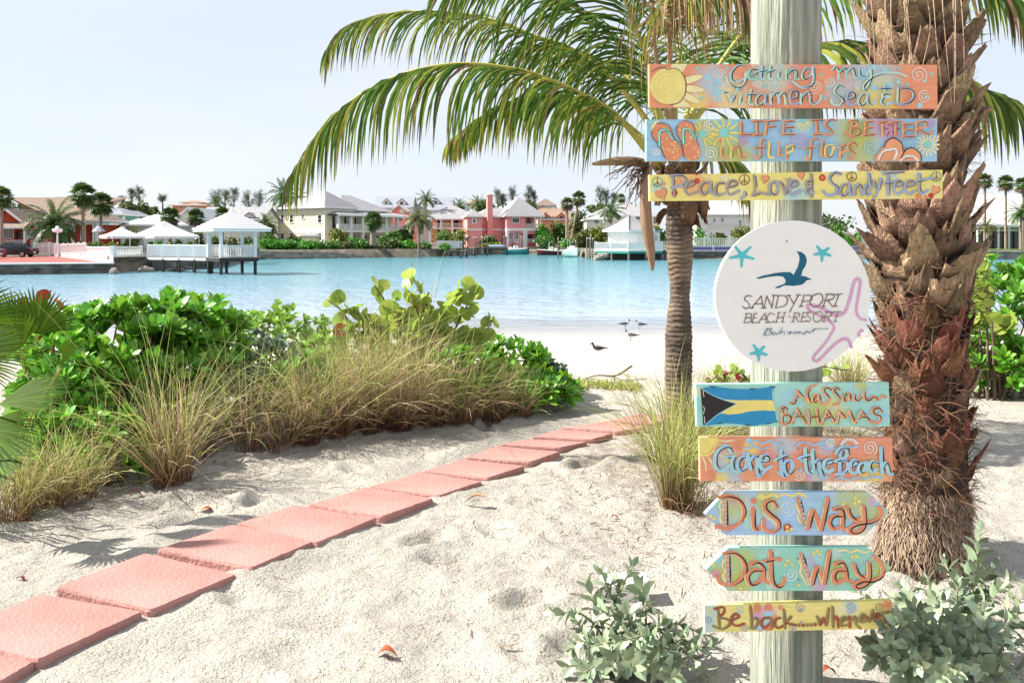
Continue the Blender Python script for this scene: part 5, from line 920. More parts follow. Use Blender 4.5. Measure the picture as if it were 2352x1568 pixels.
TS = [(20, 1195, 0.63, 0.36, 156, 0.3, 'leftmost dark tussock of beach grass, below the palmetto'), (95, 1170, 0.67, 0.36, 176, 0.35, 'tussock of dark green grass right of the lower left corner plants'), (170, 1150, 0.62, 0.36, 156, 0.4, 'grass tussock in shade below the lower scaevola shrub'),
      (245, 1110, 0.8, 0.33, 84, 0.5, 'brownish grass tussock under the large scaevola'), (330, 1060, 1.03, 0.33, 88, 0.63, 'tall thin grass tussock in front of the large scaevola'), (395, 1112, 1.15, 0.29, 204, 0.48, 'tall light green arching tussock nearest the sand of the left bank'),
      (470, 1040, 0.92, 0.36, 77, 0.73, 'brown grass tussock between the scaevola and the silvery shrub'), (570, 1030, 1.09, 0.3, 77, 0.53, 'upright grass tussock with a single green stem before the silvery shrub'), (640, 1030, 0.72, 0.43, 88, 0.8, 'reddish brown spreading tussock right of the silvery shrub'),
      (700, 985, 1.09, 0.36, 231, 0.58, 'dense grass tussock with yellow tips left of the sea grape'), (770, 990, 1.09, 0.36, 244, 0.63, 'dense tussock below the left arm of the sea grape'), (850, 985, 1.17, 0.36, 258, 0.63, 'tall dense tussock in front of the sea grape'), (915, 980, 1.13, 0.45, 353, 0.73, 'largest brown and gold tussock bulging over the sand'),
      (990, 945, 1.03, 0.4, 258, 0.63, 'dense grass tussock right of the largest brown one'), (1060, 945, 0.9, 0.43, 231, 0.58, 'spreading tussock below the right arm of the sea grape'), (1130, 940, 0.72, 0.43, 190, 0.58, 'low spreading tussock near the dark scaevola'), (1190, 930, 0.58, 0.43, 136, 0.63, 'smallest tussock of the bank beside the dark scaevola'),
      (530, 985, 0.92, 0.36, 74, 0.53, 'thin grass tussock behind the silvery shrub stems'), (820, 930, 1.15, 0.36, 217, 0.48, 'yellow green tussock up behind the front row of grass'), (930, 915, 1.21, 0.36, 231, 0.48, 'yellow green tussock topping the middle of the bank')]
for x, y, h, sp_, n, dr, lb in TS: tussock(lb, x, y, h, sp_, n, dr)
G2 = 'green grass tussocks round the coconut palm'
tussock('tall bright green grass tussock in front of the coconut trunk, left of the boards', 1556, 1165, .85, .15, 260, .15, group=G2, lean=(.02, 0), r=.10)
tussock('green grass tussock with long arching blades left of the coconut trunk', 1530, 1060, .9, .3, 120, .2, (-.1, 0), G2)
tussock('green grass tussock between the coconut trunk and the Nassau board', 1592, 1075, .8, .3, 250, .2, (.05, 0), G2)
tussock('thin wispy grass tussock seen behind the round sign, left side', 1660, 900, .6, .6, 110, .3, (0, 0), G2); tussock('wispy green grass tussock seen between the round sign and the date palm', 1950, 905, .75, .4, 260, .25, (0, 0), G2)
tussock('short dry tuft with pale stems at the foot of the tall green tussock', 1600, 1170, .3, .7, 90, .9, (.1, 0), G2)
tussock('dry reddish tussock hidden behind the Gone to the Beach board', 1690, 1075, .5, .6, 260, .8, (0, 0), G2); tussock('dry grass tussock behind the boards, right of the post', 1940, 1050, .45, .6, 260, .8, (0, 0), G2); tussock('dry grass tuft under the Nassau board, left of the post', 1640, 1010, .5, .6, 220, .6, (0, 0), G2)
# low creeping green strip at the beach crest
q = MB(); n = 1500; xs = rng.uniform(1290, 1470, n); ys = np.interp(xs, [1290, 1380, 1470], [885, 884, 890])+rng.normal(0, 5, n); O = np.array([ground_at(a, b) for a, b in zip(xs, ys)])-np.array((0, 0, .01)); D = norm(rdir(n)*.8+np.array((0, 0, .9))); PT = np.stack([O, O+D*.03, O+D*.055+rng.normal(0, .008, (n, 3))], 1); strips(q, PT, norm(np.cross(D, rdir(n)))[:, None]*np.array([.006, .007, .001])[None, :, None])
tag(q.build('ground_cover', M['grass']), 'low strip of creeping green grass at the beach crest', 'ground cover', kind='stuff')
# plant litter on the sand: twigs, bits of leaf
q = MB(); n = 1800; u = rng.random(n)
cl = [(1430, 1120, 130, 40), (600, 1060, 180, 30), (900, 1010, 160, 25), (1750, 1130, 200, 60), (1980, 1200, 120, 60), (300, 1130, 200, 25), (1300, 1250, 350, 120), (1500, 1200, 150, 60), (2150, 1450, 140, 60)]
ci = rng.choice(len(cl), n, p=np.array([5, 4, 4, 4, 3, 3, 3, 4, 2])/32); xs = np.array([cl[i][0]+rng.normal(0, cl[i][2]) for i in ci]); ys = np.array([max(cl[i][1]+rng.normal(0, cl[i][3]), 930) for i in ci]); O = np.array([ground_at(a, b) for a, b in zip(xs, ys)])+np.array((0, 0, .012)); a = rng.uniform(0, 3.14, n); L = rng.uniform(.008, .05, n); D = np.stack([np.cos(a), np.sin(a), rng.normal(0, .12, n)], -1)
strips(q, np.stack([O-D*L[:, None], O+rng.normal(0, .004, (n, 3)), O+D*L[:, None]], 1), np.stack([-np.sin(a), np.cos(a), .3+0*a], -1)[:, None]*np.array([.0018, .0028, .0012])[None, :, None]); tag(q.build('plant_litter', mat('litter_bits', (.15, .09, .055), .9, .3, 9, isl=.5)), 'scattered twigs and leaf bits on the sand', 'litter', kind='stuff')
def dleaf(label, x, y, L, col, az, w_=.3, curl=.5, lift=.02):
    b = ground_at(x, y); q = MB(); ys = np.linspace(0, 1, 9); tv, tf = leaf_t(w_*np.sin(np.pi*np.clip(ys, .03, .98)), ys, .5, curl); tv[:, 2] += .25*np.sin(ys*np.pi).repeat(3); tv[:, 1] -= .5
    D = np.array([[math.cos(az), math.sin(az), .05]]); X, Z_ = frames(norm(D), np.array([[0, .1, 1.]])); inst(q, tv, tf, np.array([b+np.array((0, 0, lift))]), X*L, norm(D)*L, Z_*L)
    tag(q.build('fallen_leaf', mat('fallen_leaf', col, .7, .25, 30)), label, 'leaf', 'fallen leaves on the sand')
dleaf('bright orange red fallen leaf on the sand at the bottom of the photo', 890, 1514, .085, (.50, .09, .035), 0.1, .3, .2); dleaf('curled tan and brown fallen leaf right of the path', 1090, 1163, .13, (.45, .22, .10), -.1, .22, -.3)
dleaf('dark red fallen leaf in the shade near the left grass', 310, 1140, .10, (.16, .045, .04), .1, .22, .3); dleaf('orange fallen leaf left of the path by the fourth slab', 478, 1180, .09, (.50, .16, .07), .4, .25, .3)
dleaf('small dark red fallen leaf left of the third slab', 48, 1340, .06, (.18, .05, .03), -.3, .2, .2); dleaf('small red leaf lying right of the date palm side bush, under the post', 1905, 1558, .06, (.28, .05, .02), .3, .3, .4, .03)
dleaf('tiny dark red leaf on the sand below the slabs', 1412, 1195, .05, (.25, .06, .03), .5, .3, .3); dleaf('long brown fallen leaf under the largest tussock', 1010, 968, .12, (.25, .11, .06), 2.0, .2, .4, .04)
# whitewashed block behind the left silver shrub, driftwood on the beach
b = ground_at(1430, 1372); o = thing('concrete_block', 'white topped concrete block half hidden by the left silver shrub', 'block', b); q = MB(); V = []
for z, s in ((-.02, 1), (.075, 1), (.085, .95)):
    for u, v in ((-.11, -.06), (0, -.066), (.115, -.055), (.12, .05), (.02, .062), (-.10, .058)): V.append((u*s, v*s, z+.012*(u > 0)))
q.add(V, [(k*6+j, k*6+(j+1) % 6, (k+1)*6+(j+1) % 6, (k+1)*6+j) for k in range(2) for j in range(6)]+[tuple(range(12, 18))]); q.build('block', mat('whitewashed_concrete', (.78, .74, .70), .8, .1, 14, bump=.4, bscale=60), o, local=True, smooth=False)
b = ground_at(1395, 872); q = MB(); tube(q, cat3([b+np.array((-.28, 0, .01)), b+np.array((-.1, .02, .05)), b+np.array((.1, 0, .05)), b+np.array((.3, .05, .16))], 6), np.linspace(.006, .013, 19), 6); tube(q, cat3([b+np.array((.02, 0, .05)), b+np.array((.15, -.1, .02)), b+np.array((.22, -.2, .01))], 5), np.linspace(.008, .004, 11), 5)
tag(q.build('driftwood_branch', M['bark']), 'thin forked driftwood branch lying on the beach crest', 'branch')
# gulls
M['gull_d'] = mat('gull_dark_plumage', (.045, .04, .042), .7, .2, 20); M['gull_w'] = mat('gull_white_plumage', (.42, .40, .39), .7, .08, 20); M['gull_g'] = mat('gull_grey_wing', (.06, .06, .065), .7, .15, 20); M['gull_l'] = mat('gull_dark_legs', (.04, .03, .03), .6, .1)
def gull(label, x, y, Y, az, sit=False, dark=False, group='gulls on the beach'):
    k_ = .84
    z0 = max(gz(wx(x, Y), Y), -.02); o = thing('seagull', label, 'bird', (wx(x, Y), Y, z0-.01), group, az); o.scale = (k_, k_, k_); h = .05 if sit else .15
    q = MB(); pts = np.array([(-.23, 0, h+.055), (-.16, 0, h+.06), (-.08, 0, h+.055), (0, 0, h+.055), (.08, 0, h+.075), (.115, 0, h+.115), (.13, 0, h+.155), (.15, 0, h+.185), (.175, 0, h+.185), (.20, 0, h+.178), (.245, 0, h+.165)])
    r = np.array([.010, .028, .055, .066, .056, .038, .030, .034, .028, .012, .003]); tube(q, cat3(pts, 4), np.interp(np.linspace(0, 10, 41), np.arange(11), r), 12)
    q.build('body', M['gull_d'] if dark else M['gull_w'], o, local=True)
    q = MB(); tube(q, cat3([(.128, 0, h+.172), (.155, 0, h+.192), (.182, 0, h+.188)], 4), [.026, .034, .037, .0375, .0375, .037, .034, .028, .012], 10); tube(q, [(.19, 0, h+.182), (.22, 0, h+.175), (.252, 0, h+.160)], [.010, .008, .002], 6); q.build('dark_hood', M['gull_d'], o, local=True)
    for sg in (-1, 1):
        q = MB(); pts = np.array([(.07, sg*.052, h+.085), (.0, sg*.066, h+.085), (-.10, sg*.055, h+.075), (-.20, sg*.03, h+.062), (-.31, sg*.012, h+.06)]); tube(q, cat3(pts, 4), np.interp(np.linspace(0, 1, 17), [0, .2, .6, 1], [.012, .04, .03, .004]), 8); q.v[0][:, 1] = (q.v[0][:, 1]-sg*.05)*.45+sg*.052
        q.build('wing', M['gull_d'] if dark else M['gull_g'], o, local=True)
        if not sit: q = MB(); tube(q, [(.0, sg*.02, h+.01), (.005, sg*.02, .07), (.0, sg*.02, 0.0)], [.007, .005, .005], 5); tube(q, [(-.01, sg*.02, .004), (.045, sg*.02, .004)], [.006, .004], 4); q.build('leg', M['gull_l'], o, local=True)
gull('gull with a dark hood standing at the water edge, left of the pair', 1436, 750, 28.2, math.pi*.06); gull('gull at the water edge facing left, right of the pair', 1470, 750, 28.0, math.pi*.97); gull('gull standing on dry sand just below the water line', 1448, 783, 24.2, math.pi*.9); gull('dark gull resting low on the sand, nearest of the birds', 1373, 803, 21.3, math.pi*.97, True, True)
# ================= far shore
LZ = 1.3
# --- vegetation builders
def foliage(mb, c, r, n, s, lobes=9, zmin=None, m=0):
    c = np.asarray(c, float); r = np.asarray(r, float); lc = rdir(lobes)*rng.uniform(.25, .72, (lobes, 1))*r; lr = r*rng.uniform(.30, .52, (lobes, 1)); k = rng.integers(0, lobes, n)
    D = rdir(n); p = c+lc[k]+lr[k]*D*rng.uniform(.7, 1.08, (n, 1))
    if zmin is not None: ok = p[:, 2] > zmin; p, D = p[ok], D[ok]
    n = len(p); N = norm(D+rng.normal(0, .55, (n, 3))+np.array((0, 0, .25))); T = norm(np.cross(N, rdir(n))); X, Z_ = frames(T, N); L = (s*rng.uniform(.6, 1.3, n))[:, None]
    return inst(mb, np.array([(0, 0, 0), (-.32, .45, .06), (0, 1, 0), (.32, .45, .06)]), [(0, 1, 2), (0, 2, 3)], p, X*L, T*L, Z_*L, m)
def bush(label, c, r, mkey, n=420, s=.42, group=None, name='shrub', cat_='shrub', lobes=9):
    c = np.asarray(c, float); o = thing(name, label, cat_, (c[0], c[1], LZ), group); q = foliage(MB(), (c[0], c[1], LZ+r[2]*.8), (r[0], r[1], r[2]*1.2), n, s, lobes, LZ-.3); q.build('foliage', M[mkey], o, smooth=False)
    q = MB()
    for k in range(4): tube(q, [(c[0]+rng.normal(0, r[0]*.2), c[1], LZ-.1), (c[0]+rng.normal(0, r[0]*.5), c[1]+rng.normal(0, .2), LZ+r[2]*1.3)], [.06, .03], 5)
    q.build('stems', M['bark'], o); return o
def tree(label, x, Y, ytop, ry, rx, mkey='treedark', n=1500, s=.7, group=None, base=None, cone=False):
    zt = wz(ytop, Y); X = wx(x, Y); z0 = LZ if base is None else base; r = (rx*Y/F, rx*Y/F*.8, ry*Y/F); o = thing('tree', label, 'tree', (X, Y, z0), group)
    foliage(MB(), (X, Y, zt-r[2]), r, n, s, 16).build('crown', M[mkey], o, smooth=False)
    q = MB(); tube(q, [(X, Y, z0-.2), (X+.2, Y, (z0+zt)/2), (X, Y, zt-r[2]*.6)], [.35, .28, .12], 7)
    for k in range(5): a = rng.uniform(0, 6.28); tube(q, [(X+.1, Y, zt-r[2]*1.6), (X+r[0]*.5*math.cos(a), Y+r[1]*.5*math.sin(a), zt-r[2]*.8)], [.15, .05], 5)
    q.build('trunk', M['bark'], o); return o
def casuarina(label, x, Y, ytop, ybase, hw, group='feathery casuarina trees on the skyline'):
    X = wx(x, Y); zt = wz(ytop, Y); zb = wz(ybase, Y); o = thing('casuarina_tree', label, 'tree', (X, Y, LZ), group); st = MB(); q = MB(); tube(st, [(X, Y, LZ-.2), (X+.1, Y, zb), (X, Y, zt-.5)], [.3, .2, .04], 6)
    w_ = hw*Y/F
    for k in range(22):
        t = rng.random()**.8; z = zb+(zt-zb)*t*.9; a = rng.uniform(0, 6.28); L = w_*(1.1-.75*t)*rng.uniform(.5, 1.2); e = np.array((X+L*math.cos(a), Y+L*math.sin(a), z+L*rng.uniform(.9, 2.2))); b = np.array((X, Y, z)); tube(st, [b, (b+e)/2+np.array((0, 0, -.1)), e], [.06, .04, .015], 4)
        n = 20; tt = rng.uniform(.2, 1, n)[:, None]; O = b+(e-b)*tt+rng.normal(0, .12, (n, 3)); d = norm(np.array((0, 0, -.15))+norm(e-b)*.8+rdir(n)*.8); PT = np.stack([O, O+d*.45, O+d*.85+np.array((0, 0, -.1))], 1); strips(q, PT, norm(np.cross(d, rdir(n)))[:, None]*np.array([.03, .03, .01])[None, :, None])
    q.build('needles', M['casu'], o); st.build('trunk', M['bark'], o)
def fan_palm(label, x, Y, yb, yc, rad, group=None, tr=.16, nleaf=38, mk='palmgreen', skirt=False, wide=1.0, trunk_x=None):
    X = wx(x, Y); zc = wz(yc, Y); zb = wz(yb, Y); r = rad*Y/F; o = thing('fan_palm', label, 'palm tree', (X, Y, zb), group); q = MB(); xb = X if trunk_x is None else wx(trunk_x, Y)
    zz = np.linspace(0, 1, 14); tube(q, [(xb+(X-xb)*t, Y, zb-.2+(zc-r*.1-zb)*t) for t in zz], tr*(1.15-.25*zz)*(1+.05*np.sin(zz*80)), 9); q.build('trunk', M['trunk'], o)
    q = MB(); dn = MB()
    for k in range(nleaf):
        el = R(82)-R(142)*((k+.5)/nleaf)+rng.normal(0, .1); az = k*2.39996+rng.normal(0, .2); d = np.array((math.cos(el)*math.cos(az)*wide, math.cos(el)*math.sin(az), math.sin(el))); d /= np.linalg.norm(d); hub = np.array((X, Y, zc))+d*r*.42; up = np.array((0, 0, 1.)); sd_ = norm(np.cross(d, up)+1e-6); nn = norm(np.cross(sd_, d)); m = 15
        tgt = dn if (skirt and el < R(-30)) else q
        bar(q, (X, Y, zc), hub, .03, .02)
        an = np.linspace(-1.55, 1.55, m)+rng.normal(0, .04, m); D = d*np.cos(an)[:, None]+sd_*np.sin(an)[:, None]; L = r*.60*(1-.25*np.abs(an/1.55))*rng.uniform(.85, 1.1, m); dr = np.array((0, 0, -1.))
        PT = np.stack([np.broadcast_to(hub, (m, 3)), hub+D*(L*.55)[:, None]+nn*.03+dr*r*.02, hub+D*L[:, None]+dr*(L*.28)[:, None]], 1); strips(tgt, PT, (norm(np.cross(D, nn))*r*.060)[:, None]*np.array([.25, 1, .12])[None, :, None])
    q.build('crown', M[mk], o)
    if skirt and dn.n: dn.build('dead_fronds', M['bark'], o)
    return o
def feather_palm(label, x, Y, yb, yc, rad, group=None, tr=.14, nf=18, mk='palmdark', trunk_x=None, drop=1.0, upw=.0, trunkm='trunk', leafl=.30):
    X = wx(x, Y); zc = wz(yc, Y); zb = wz(yb, Y); r = rad*Y/F; o = thing('feather_palm', label, 'palm tree', (X, Y, zb), group); q = MB(); xb = X if trunk_x is None else wx(trunk_x, Y)
    zz = np.linspace(0, 1, 12); tube(q, [(xb+(X-xb)*t**1.3, Y, zb-.3+(zc-zb+.3)*t) for t in zz], tr*(1.25-.35*zz)*(1+.04*np.sin(zz*70)), 9); q.build('trunk', M[trunkm], o)
    q = MB()
    for k in range(nf):
        el = R(80)-R(105)*((k+.5)/nf)+upw; az = k*2.39996+rng.normal(0, .15); d = np.array((math.cos(el)*math.cos(az), math.cos(el)*math.sin(az), math.sin(el))); p = [np.array((X, Y, zc))]; dd = d.copy()
        for s_ in range(8): p.append(p[-1]+dd*r/7.); dd = norm(dd+np.array((0, 0, -.17*drop)))
        p = np.array(p); tube(q, p, np.linspace(.035, .008, 9), 4); t = np.linspace(.12, 1, 26); b = np.stack([np.interp(t, np.linspace(0, 1, 9), p[:, i]) for i in range(3)], -1); T = norm(np.stack([np.interp(np.minimum(t+.05, 1), np.linspace(0, 1, 9), p[:, i]) for i in range(3)], -1)-b+dd*1e-3); sd_ = norm(np.cross(T, np.array((0, 0, 1.)))+1e-6)
        for sg in (-1, 1):
            D = norm(T*.6+sd_*sg*.8+np.array((0, 0, .1))+rng.normal(0, .08, T.shape)); L = (r*leafl*np.sin(np.pi*(.15+.8*t))**.7*rng.uniform(.85, 1.1, 26))[:, None]
            PT = np.stack([b, b+D*L*.5+np.array((0, 0, -.10))*L*drop, b+D*L*.9+np.array((0, 0, -.5))*L*drop], 1); strips(q, PT, norm(T-D*(T*D).sum(-1, keepdims=True))[:, None]*(r*.017*np.array([.7, 1, .1]))[None, :, None])
    q.build('crown', M[mk], o); return o

# --- building builders (local frame: x along the front, y to the back, front faces -y)
def wbox(root, name, x0, x1, y0, y1, z0, z1, m): q = MB(); bx(q, x0, x1, y0, y1, z0, z1); return q.build(name, M[m], root, local=True, smooth=False)
def hip(root, x0, x1, y0, y1, z, h, m, ov=.5, axis=None, ridge=None, name='roof', fascia='white', fh=.22):
    x0 -= ov; x1 += ov; y0 -= ov; y1 += ov; q = MB(); wx_, dy = x1-x0, y1-y0; ax = axis or ('x' if wx_ >= dy else 'y'); hl = min(wx_, dy)/2 if ridge is None else ridge
    if ax == 'x': rv = [(x0+hl, (y0+y1)/2, z+h), (x1-hl, (y0+y1)/2, z+h)]; F_ = [(0, 1, 5, 4), (2, 3, 4, 5), (1, 2, 5), (3, 0, 4)]
    else: rv = [((x0+x1)/2, y0+hl, z+h), ((x0+x1)/2, y1-hl, z+h)]; F_ = [(1, 2, 5, 4), (3, 0, 4, 5), (0, 1, 4), (2, 3, 5)]
    q.add([(x0, y0, z), (x1, y0, z), (x1, y1, z), (x0, y1, z)]+rv, F_+[(3, 2, 1, 0)]); rf = q.build(name, M[m], root, local=True, smooth=False)
    q = MB(); bx(q, x0-.02, x1+.02, y0-.04, y0+.06, z-fh, z-.004); bx(q, x0-.02, x1+.02, y1-.06, y1+.04, z-fh, z-.004); bx(q, x0-.04, x0+.06, y0+.062, y1-.062, z-fh, z-.004); bx(q, x1-.06, x1+.04, y0+.062, y1-.062, z-fh, z-.004); q.build('fascia', M[fascia], rf, local=True, smooth=False); return rf
def gable(root, x0, x1, y0, y1, z, h, m, ov=.4, axis='x', wallm=None, name='roof', trim='white'):
    q = MB(); t = .14
    if axis == 'x':                      # ridge along x
        ym = (y0+y1)/2; k = h/(ym-y0); e = ov*k; prism(q, [(y0-ov, z-e), (ym, z+h), (y1+ov, z-e), (y1+ov, z-e+t), (ym, z+h+t), (y0-ov, z-e+t)], 'x', x0-ov, x1+ov)
    else:
        xm = (x0+x1)/2; k = h/(xm-x0); e = ov*k; prism(q, [(x0-ov, z-e), (xm, z+h), (x1+ov, z-e), (x1+ov, z-e+t), (xm, z+h+t), (x0-ov, z-e+t)], 'y', y0-ov, y1+ov)
    rf = q.build(name, M[m], root, local=True, smooth=False)
    if wallm:
        q = MB()
        if axis == 'x': prism(q, [(y0, z), (ym, z+h-.02), (y1, z)], 'x', x0+.01, x1-.01)
        else: prism(q, [(x0, z), (xm, z+h-.02), (x1, z)], 'y', y0+.01, y1-.01)
        q.build('gable_wall', M[wallm], root, local=True, smooth=False)
    q = MB()
    if axis == 'y': bar(q, (x0-ov, y0-ov-.03, z-e+t*.5), (xm, y0-ov-.03, z+h+t*.5), .06, .24); bar(q, (x1+ov, y0-ov-.031, z-e+t*.5), (xm, y0-ov-.031, z+h+t*.5), .06, .24)
    else: bx(q, x0-ov-.02, x1+ov+.02, y0-ov-.05, y0-ov-.003, z-e-.12, z-e+.13)
    q.build('trim', M[trim], rf, local=True, smooth=False); return rf
def window(root, face, u, z, w_, h, off=0., nx=2, nz=2, frame='white', fr=.09, sur=.0, name='window', gm='glass'):
    "face 'f': on plane y=off looking to -y, u is x.  face 'l': on plane x=off looking to -x, u is y"
    q = MB(); d = .06
    def b_(a0, a1, z0, z1, d0, d1, mb):
        if face == 'f': bx(mb, u+a0, u+a1, off-d1, off-d0, z+z0, z+z1)
        else: bx(mb, off-d1, off-d0, u+a0, u+a1, z+z0, z+z1)
    W2, H2 = w_/2, h/2; t = fr
    b_(-W2-t, W2+t, H2, H2+t, 0, d+.02, q); b_(-W2-t, W2+t, -H2-t, -H2, 0, d+.05, q); b_(-W2-t, -W2, -H2, H2, 0, d, q); b_(W2, W2+t, -H2, H2, 0, d, q)
    for i in range(1, nx): x = -W2+w_*i/nx; b_(x-.025, x+.025, -H2, H2, .011, d-.02, q)
    for i in range(1, nz): zz = -H2+h*i/nz; b_(-W2, W2, zz-.025, zz+.025, .012, d-.021, q)
    f = q.build(name, M[frame], root, local=True, smooth=False); q = MB(); b_(-W2, W2, -H2, H2, .003, .01, q); q.build('pane', M[gm], f, local=True, smooth=False); return f
def rail(root, x0, x1, y, z, h=.95, m='white', sp=.14, pw=.05, axis='x', name='railing'):
    q = MB(); n = max(2, int(abs(x1-x0)/sp)); a = (lambda t, d, z0, z1, w_=pw: bx(q, t-w_/2, t+w_/2, y-.025, y+.025, z0, z1)) if axis == 'x' else (lambda t, d, z0, z1, w_=pw: bx(q, y-.025, y+.025, t-w_/2, t+w_/2, z0, z1))
    for i in range(n+1): a(x0+(x1-x0)*i/n, 0, z+.1, z+h-.06)
    if axis == 'x': bx(q, min(x0, x1), max(x0, x1), y-.05, y+.05, z+h-.06, z+h+.03); bx(q, min(x0, x1), max(x0, x1), y-.04, y+.04, z+.05, z+.1)
    else: bx(q, y-.05, y+.05, min(x0, x1), max(x0, x1), z+h-.06, z+h+.03); bx(q, y-.04, y+.04, min(x0, x1), max(x0, x1), z+.05, z+.1)
    return q.build(name, M[m], root, local=True, smooth=False)
def column(root, x, y, z0, z1, w_=.28, m='white'):
    q = MB(); bx(q, x-w_/2, x+w_/2, y-w_/2, y+w_/2, z0+.18, z1-.16); bx(q, x-w_*.62, x+w_*.62, y-w_*.62, y+w_*.62, z0, z0+.178); bx(q, x-w_*.62, x+w_*.62, y-w_*.62, y+w_*.62, z1-.158, z1-.003); return q.build('column', M[m], root, local=True, smooth=False)
def place(label, x, Y, rz=0, name='house', cat_='house', group=None, z=LZ): return thing(name, label, cat_, (wx(x, Y), Y, z), group, R(rz))
def dormer(root, x, y, z, w_, h, dep, m, wallm):
    q = MB(); bx(q, x-w_/2, x+w_/2, y, y+dep, z, z+h*.35); prism(q, [(x-w_/2, z+h*.352), (x, z+h), (x+w_/2, z+h*.352)], 'y', y, y+dep); d = q.build('dormer', M[wallm], root, local=True, smooth=False)
    q = MB(); bar(q, (x-w_*.62, y+dep/2-.1, z+h*.27), (x, y+dep/2-.1, z+h+.06), dep+.3, .12) if False else None
    e = w_*.12; prism(q, [(x-w_/2-e, z+h*.2), (x, z+h+.004), (x+w_/2+e, z+h*.2), (x+w_/2+e, z+h*.2+.16), (x, z+h+.16), (x-w_/2-e, z+h*.2+.16)], 'y', y-.2, y+dep); q.build('dormer_roof', M[m], d, local=True, smooth=False)
    q = MB(); bx(q, x-w_*.17, x+w_*.17, y-.03, y-.004, z+.1, z+h*.5); q.build('pane', M['glass'], d, local=True, smooth=False)
def simple_house(label, x0, x1, Y, yr, ye, dep, wm, rm, kind='hip', name='house', base=LZ, wins=(), dorm=(), ridge=None, ov=.5, yb=None, axis=None):
    "house facing the viewer whose eaves and ridge lie at the given rows"
    o = place(label, x0, Y, 0, name, 'house', None, base); k = Y/F; W = (x1-x0)*k; ze = wz(ye, Y)-base; zr = wz(yr, Y+dep/2)-base
    wbox(o, 'wall', 0, W, 0, dep, -.3, ze, wm)
    if kind == 'hip': hip(o, 0, W, 0, dep, ze, zr-ze, rm, ov, axis, ridge)
    elif kind == 'gx': gable(o, 0, W, 0, dep, ze, zr-ze, rm, ov, 'x', wm)
    else: gable(o, 0, W, 0, dep, ze, zr-ze, rm, ov, 'y', wm)
    for (x, y, w_, h) in wins: window(o, 'f', (x-x0)*k, wz(y, Y)-base, w_*k, h*k, 0)
    for (x, y, w_, h) in dorm:
        zz = wz(y, Y)-base; t = max(.05, (zz-ze)/max(zr-ze, .1)); dormer(o, (x-x0)*k, dep/2*t-.3, zz, w_*k, h*k, dep/2*.5, rm, wm if wm != 'redwall' else 'white')
    return o

# --- left quay: ramp, walls, fences
M['redpave'] = mat('red_paved_lot', (.33, .085, .075), .9, .2, .8, bump=.3, bscale=5)
q = MB(); a, b, c, d = P(-420, 613, 66.8), P(262, 606, 73.9), np.array((wx(262, 91), 91, 1.08)), np.array((wx(-420, 91), 91, 1.08)); a[2] = b[2] = .82
q.add([a, b, c, d, a-[0, 0, 2], b-[0, 0, 2], c-[0, 0, .6], d-[0, 0, .6]], [(0, 1, 2, 3), (4, 5, 1, 0), (5, 6, 2, 1)]); tag(q.build('parking_lot', M['redpave'], smooth=False), kind='structure')
def quay(label, pts, zt, m='stone', cap=True, group=None, name='seawall', depth=.8):
    o = thing(name, label, 'wall', (pts[0][0], pts[0][1], 0), group); q = MB(); q2 = MB()
    for i in range(len(pts)-1):
        p, r = np.array(pts[i], float), np.array(pts[i+1], float); n = max(2, int(np.linalg.norm(r-p)/1.2)); z0, z1 = zt[i], zt[i+1]; dirn = norm(np.r_[r-p, 0]); nrm = np.array((dirn[1], -dirn[0], 0)); V = []; rows = [(-1.2, .25), (-.3, .18), (.25, .12), (.6, .06), (1, 0)]
        for hh, outw in rows:
            for j in range(n+1): t = j/n; z = (z0+(z1-z0)*t); zz = hh if hh < 0 else hh*z; jit = 0 if hh == 1 else noise.noise(Vector((p[0]+t*30*(1+i), zz*2.2, i)))*.22; V.append((*(p+(r-p)*t+nrm[:2]*(outw+jit)), zz))
        q.add(V, [(k*(n+1)+j, k*(n+1)+j+1, (k+1)*(n+1)+j+1, (k+1)*(n+1)+j) for k in range(4) for j in range(n)])
        c = (p+r)/2-nrm[:2]*(depth/2-.12)
        q2.add([(*(p+nrm[:2]*.14), z0), (*(r+nrm[:2]*.14), z1), (*(r-nrm[:2]*depth), z1), (*(p-nrm[:2]*depth), z1*0+z0), (*(p+nrm[:2]*.14), z0+.12), (*(r+nrm[:2]*.14), z1+.12), (*(r-nrm[:2]*depth), z1+.12), (*(p-nrm[:2]*depth), z0+.12)], [(4, 5, 6, 7), (0, 1, 5, 4), (3, 7, 6, 2), (0, 4, 7, 3), (1, 2, 6, 5)])
    q.build('stone_face', M[m], o, smooth=False)
    if cap: q2.build('coping', M['whitewall' if cap == 'w' else 'stone_l'], o, smooth=False)
    return o
quay('dark stone quay wall with white edge along the red parking lot', [(a[0], a[1]-.05), (b[0], b[1]-.05)], [.80, .80], cap='w')
quay('dark stone quay wall in shade behind the boardwalk', [(wx(262, 77.8), 77.8), (wx(345, 79.2), 79.2), (wx(470, 85.6), 85.6), (wx(525, 104), 104)], [1.22]*4)
quay('low pale stone seawall before the yellow house shrubs', [(wx(520, 104), 104), (wx(588, 127), 127), (wx(760, 133), 133), (wx(860, 138.5), 138.5)], [1.1, 1.15, .9, .25], 'stone_l', False)
o = thing('ramp_wall', 'white rendered wedge wall carrying the white balustrade beside the ramp', 'wall', (wx(140, 86), 86, 0)); q = MB(); p0, p1 = np.array(PA(545, 862, 90)), np.array(PA(1008, 868, 74.2)); V = []
for yb, yt, X_ in ((p0[1], wz(364+862*.2562, p0[1]), p0[0]), (p1[1], wz(364+868*.2562, p1[1]), p1[0])): V += [(X_, yb, .6), (X_, yb+.25, .6), (X_, yb+.25, yt), (X_, yb, yt)]
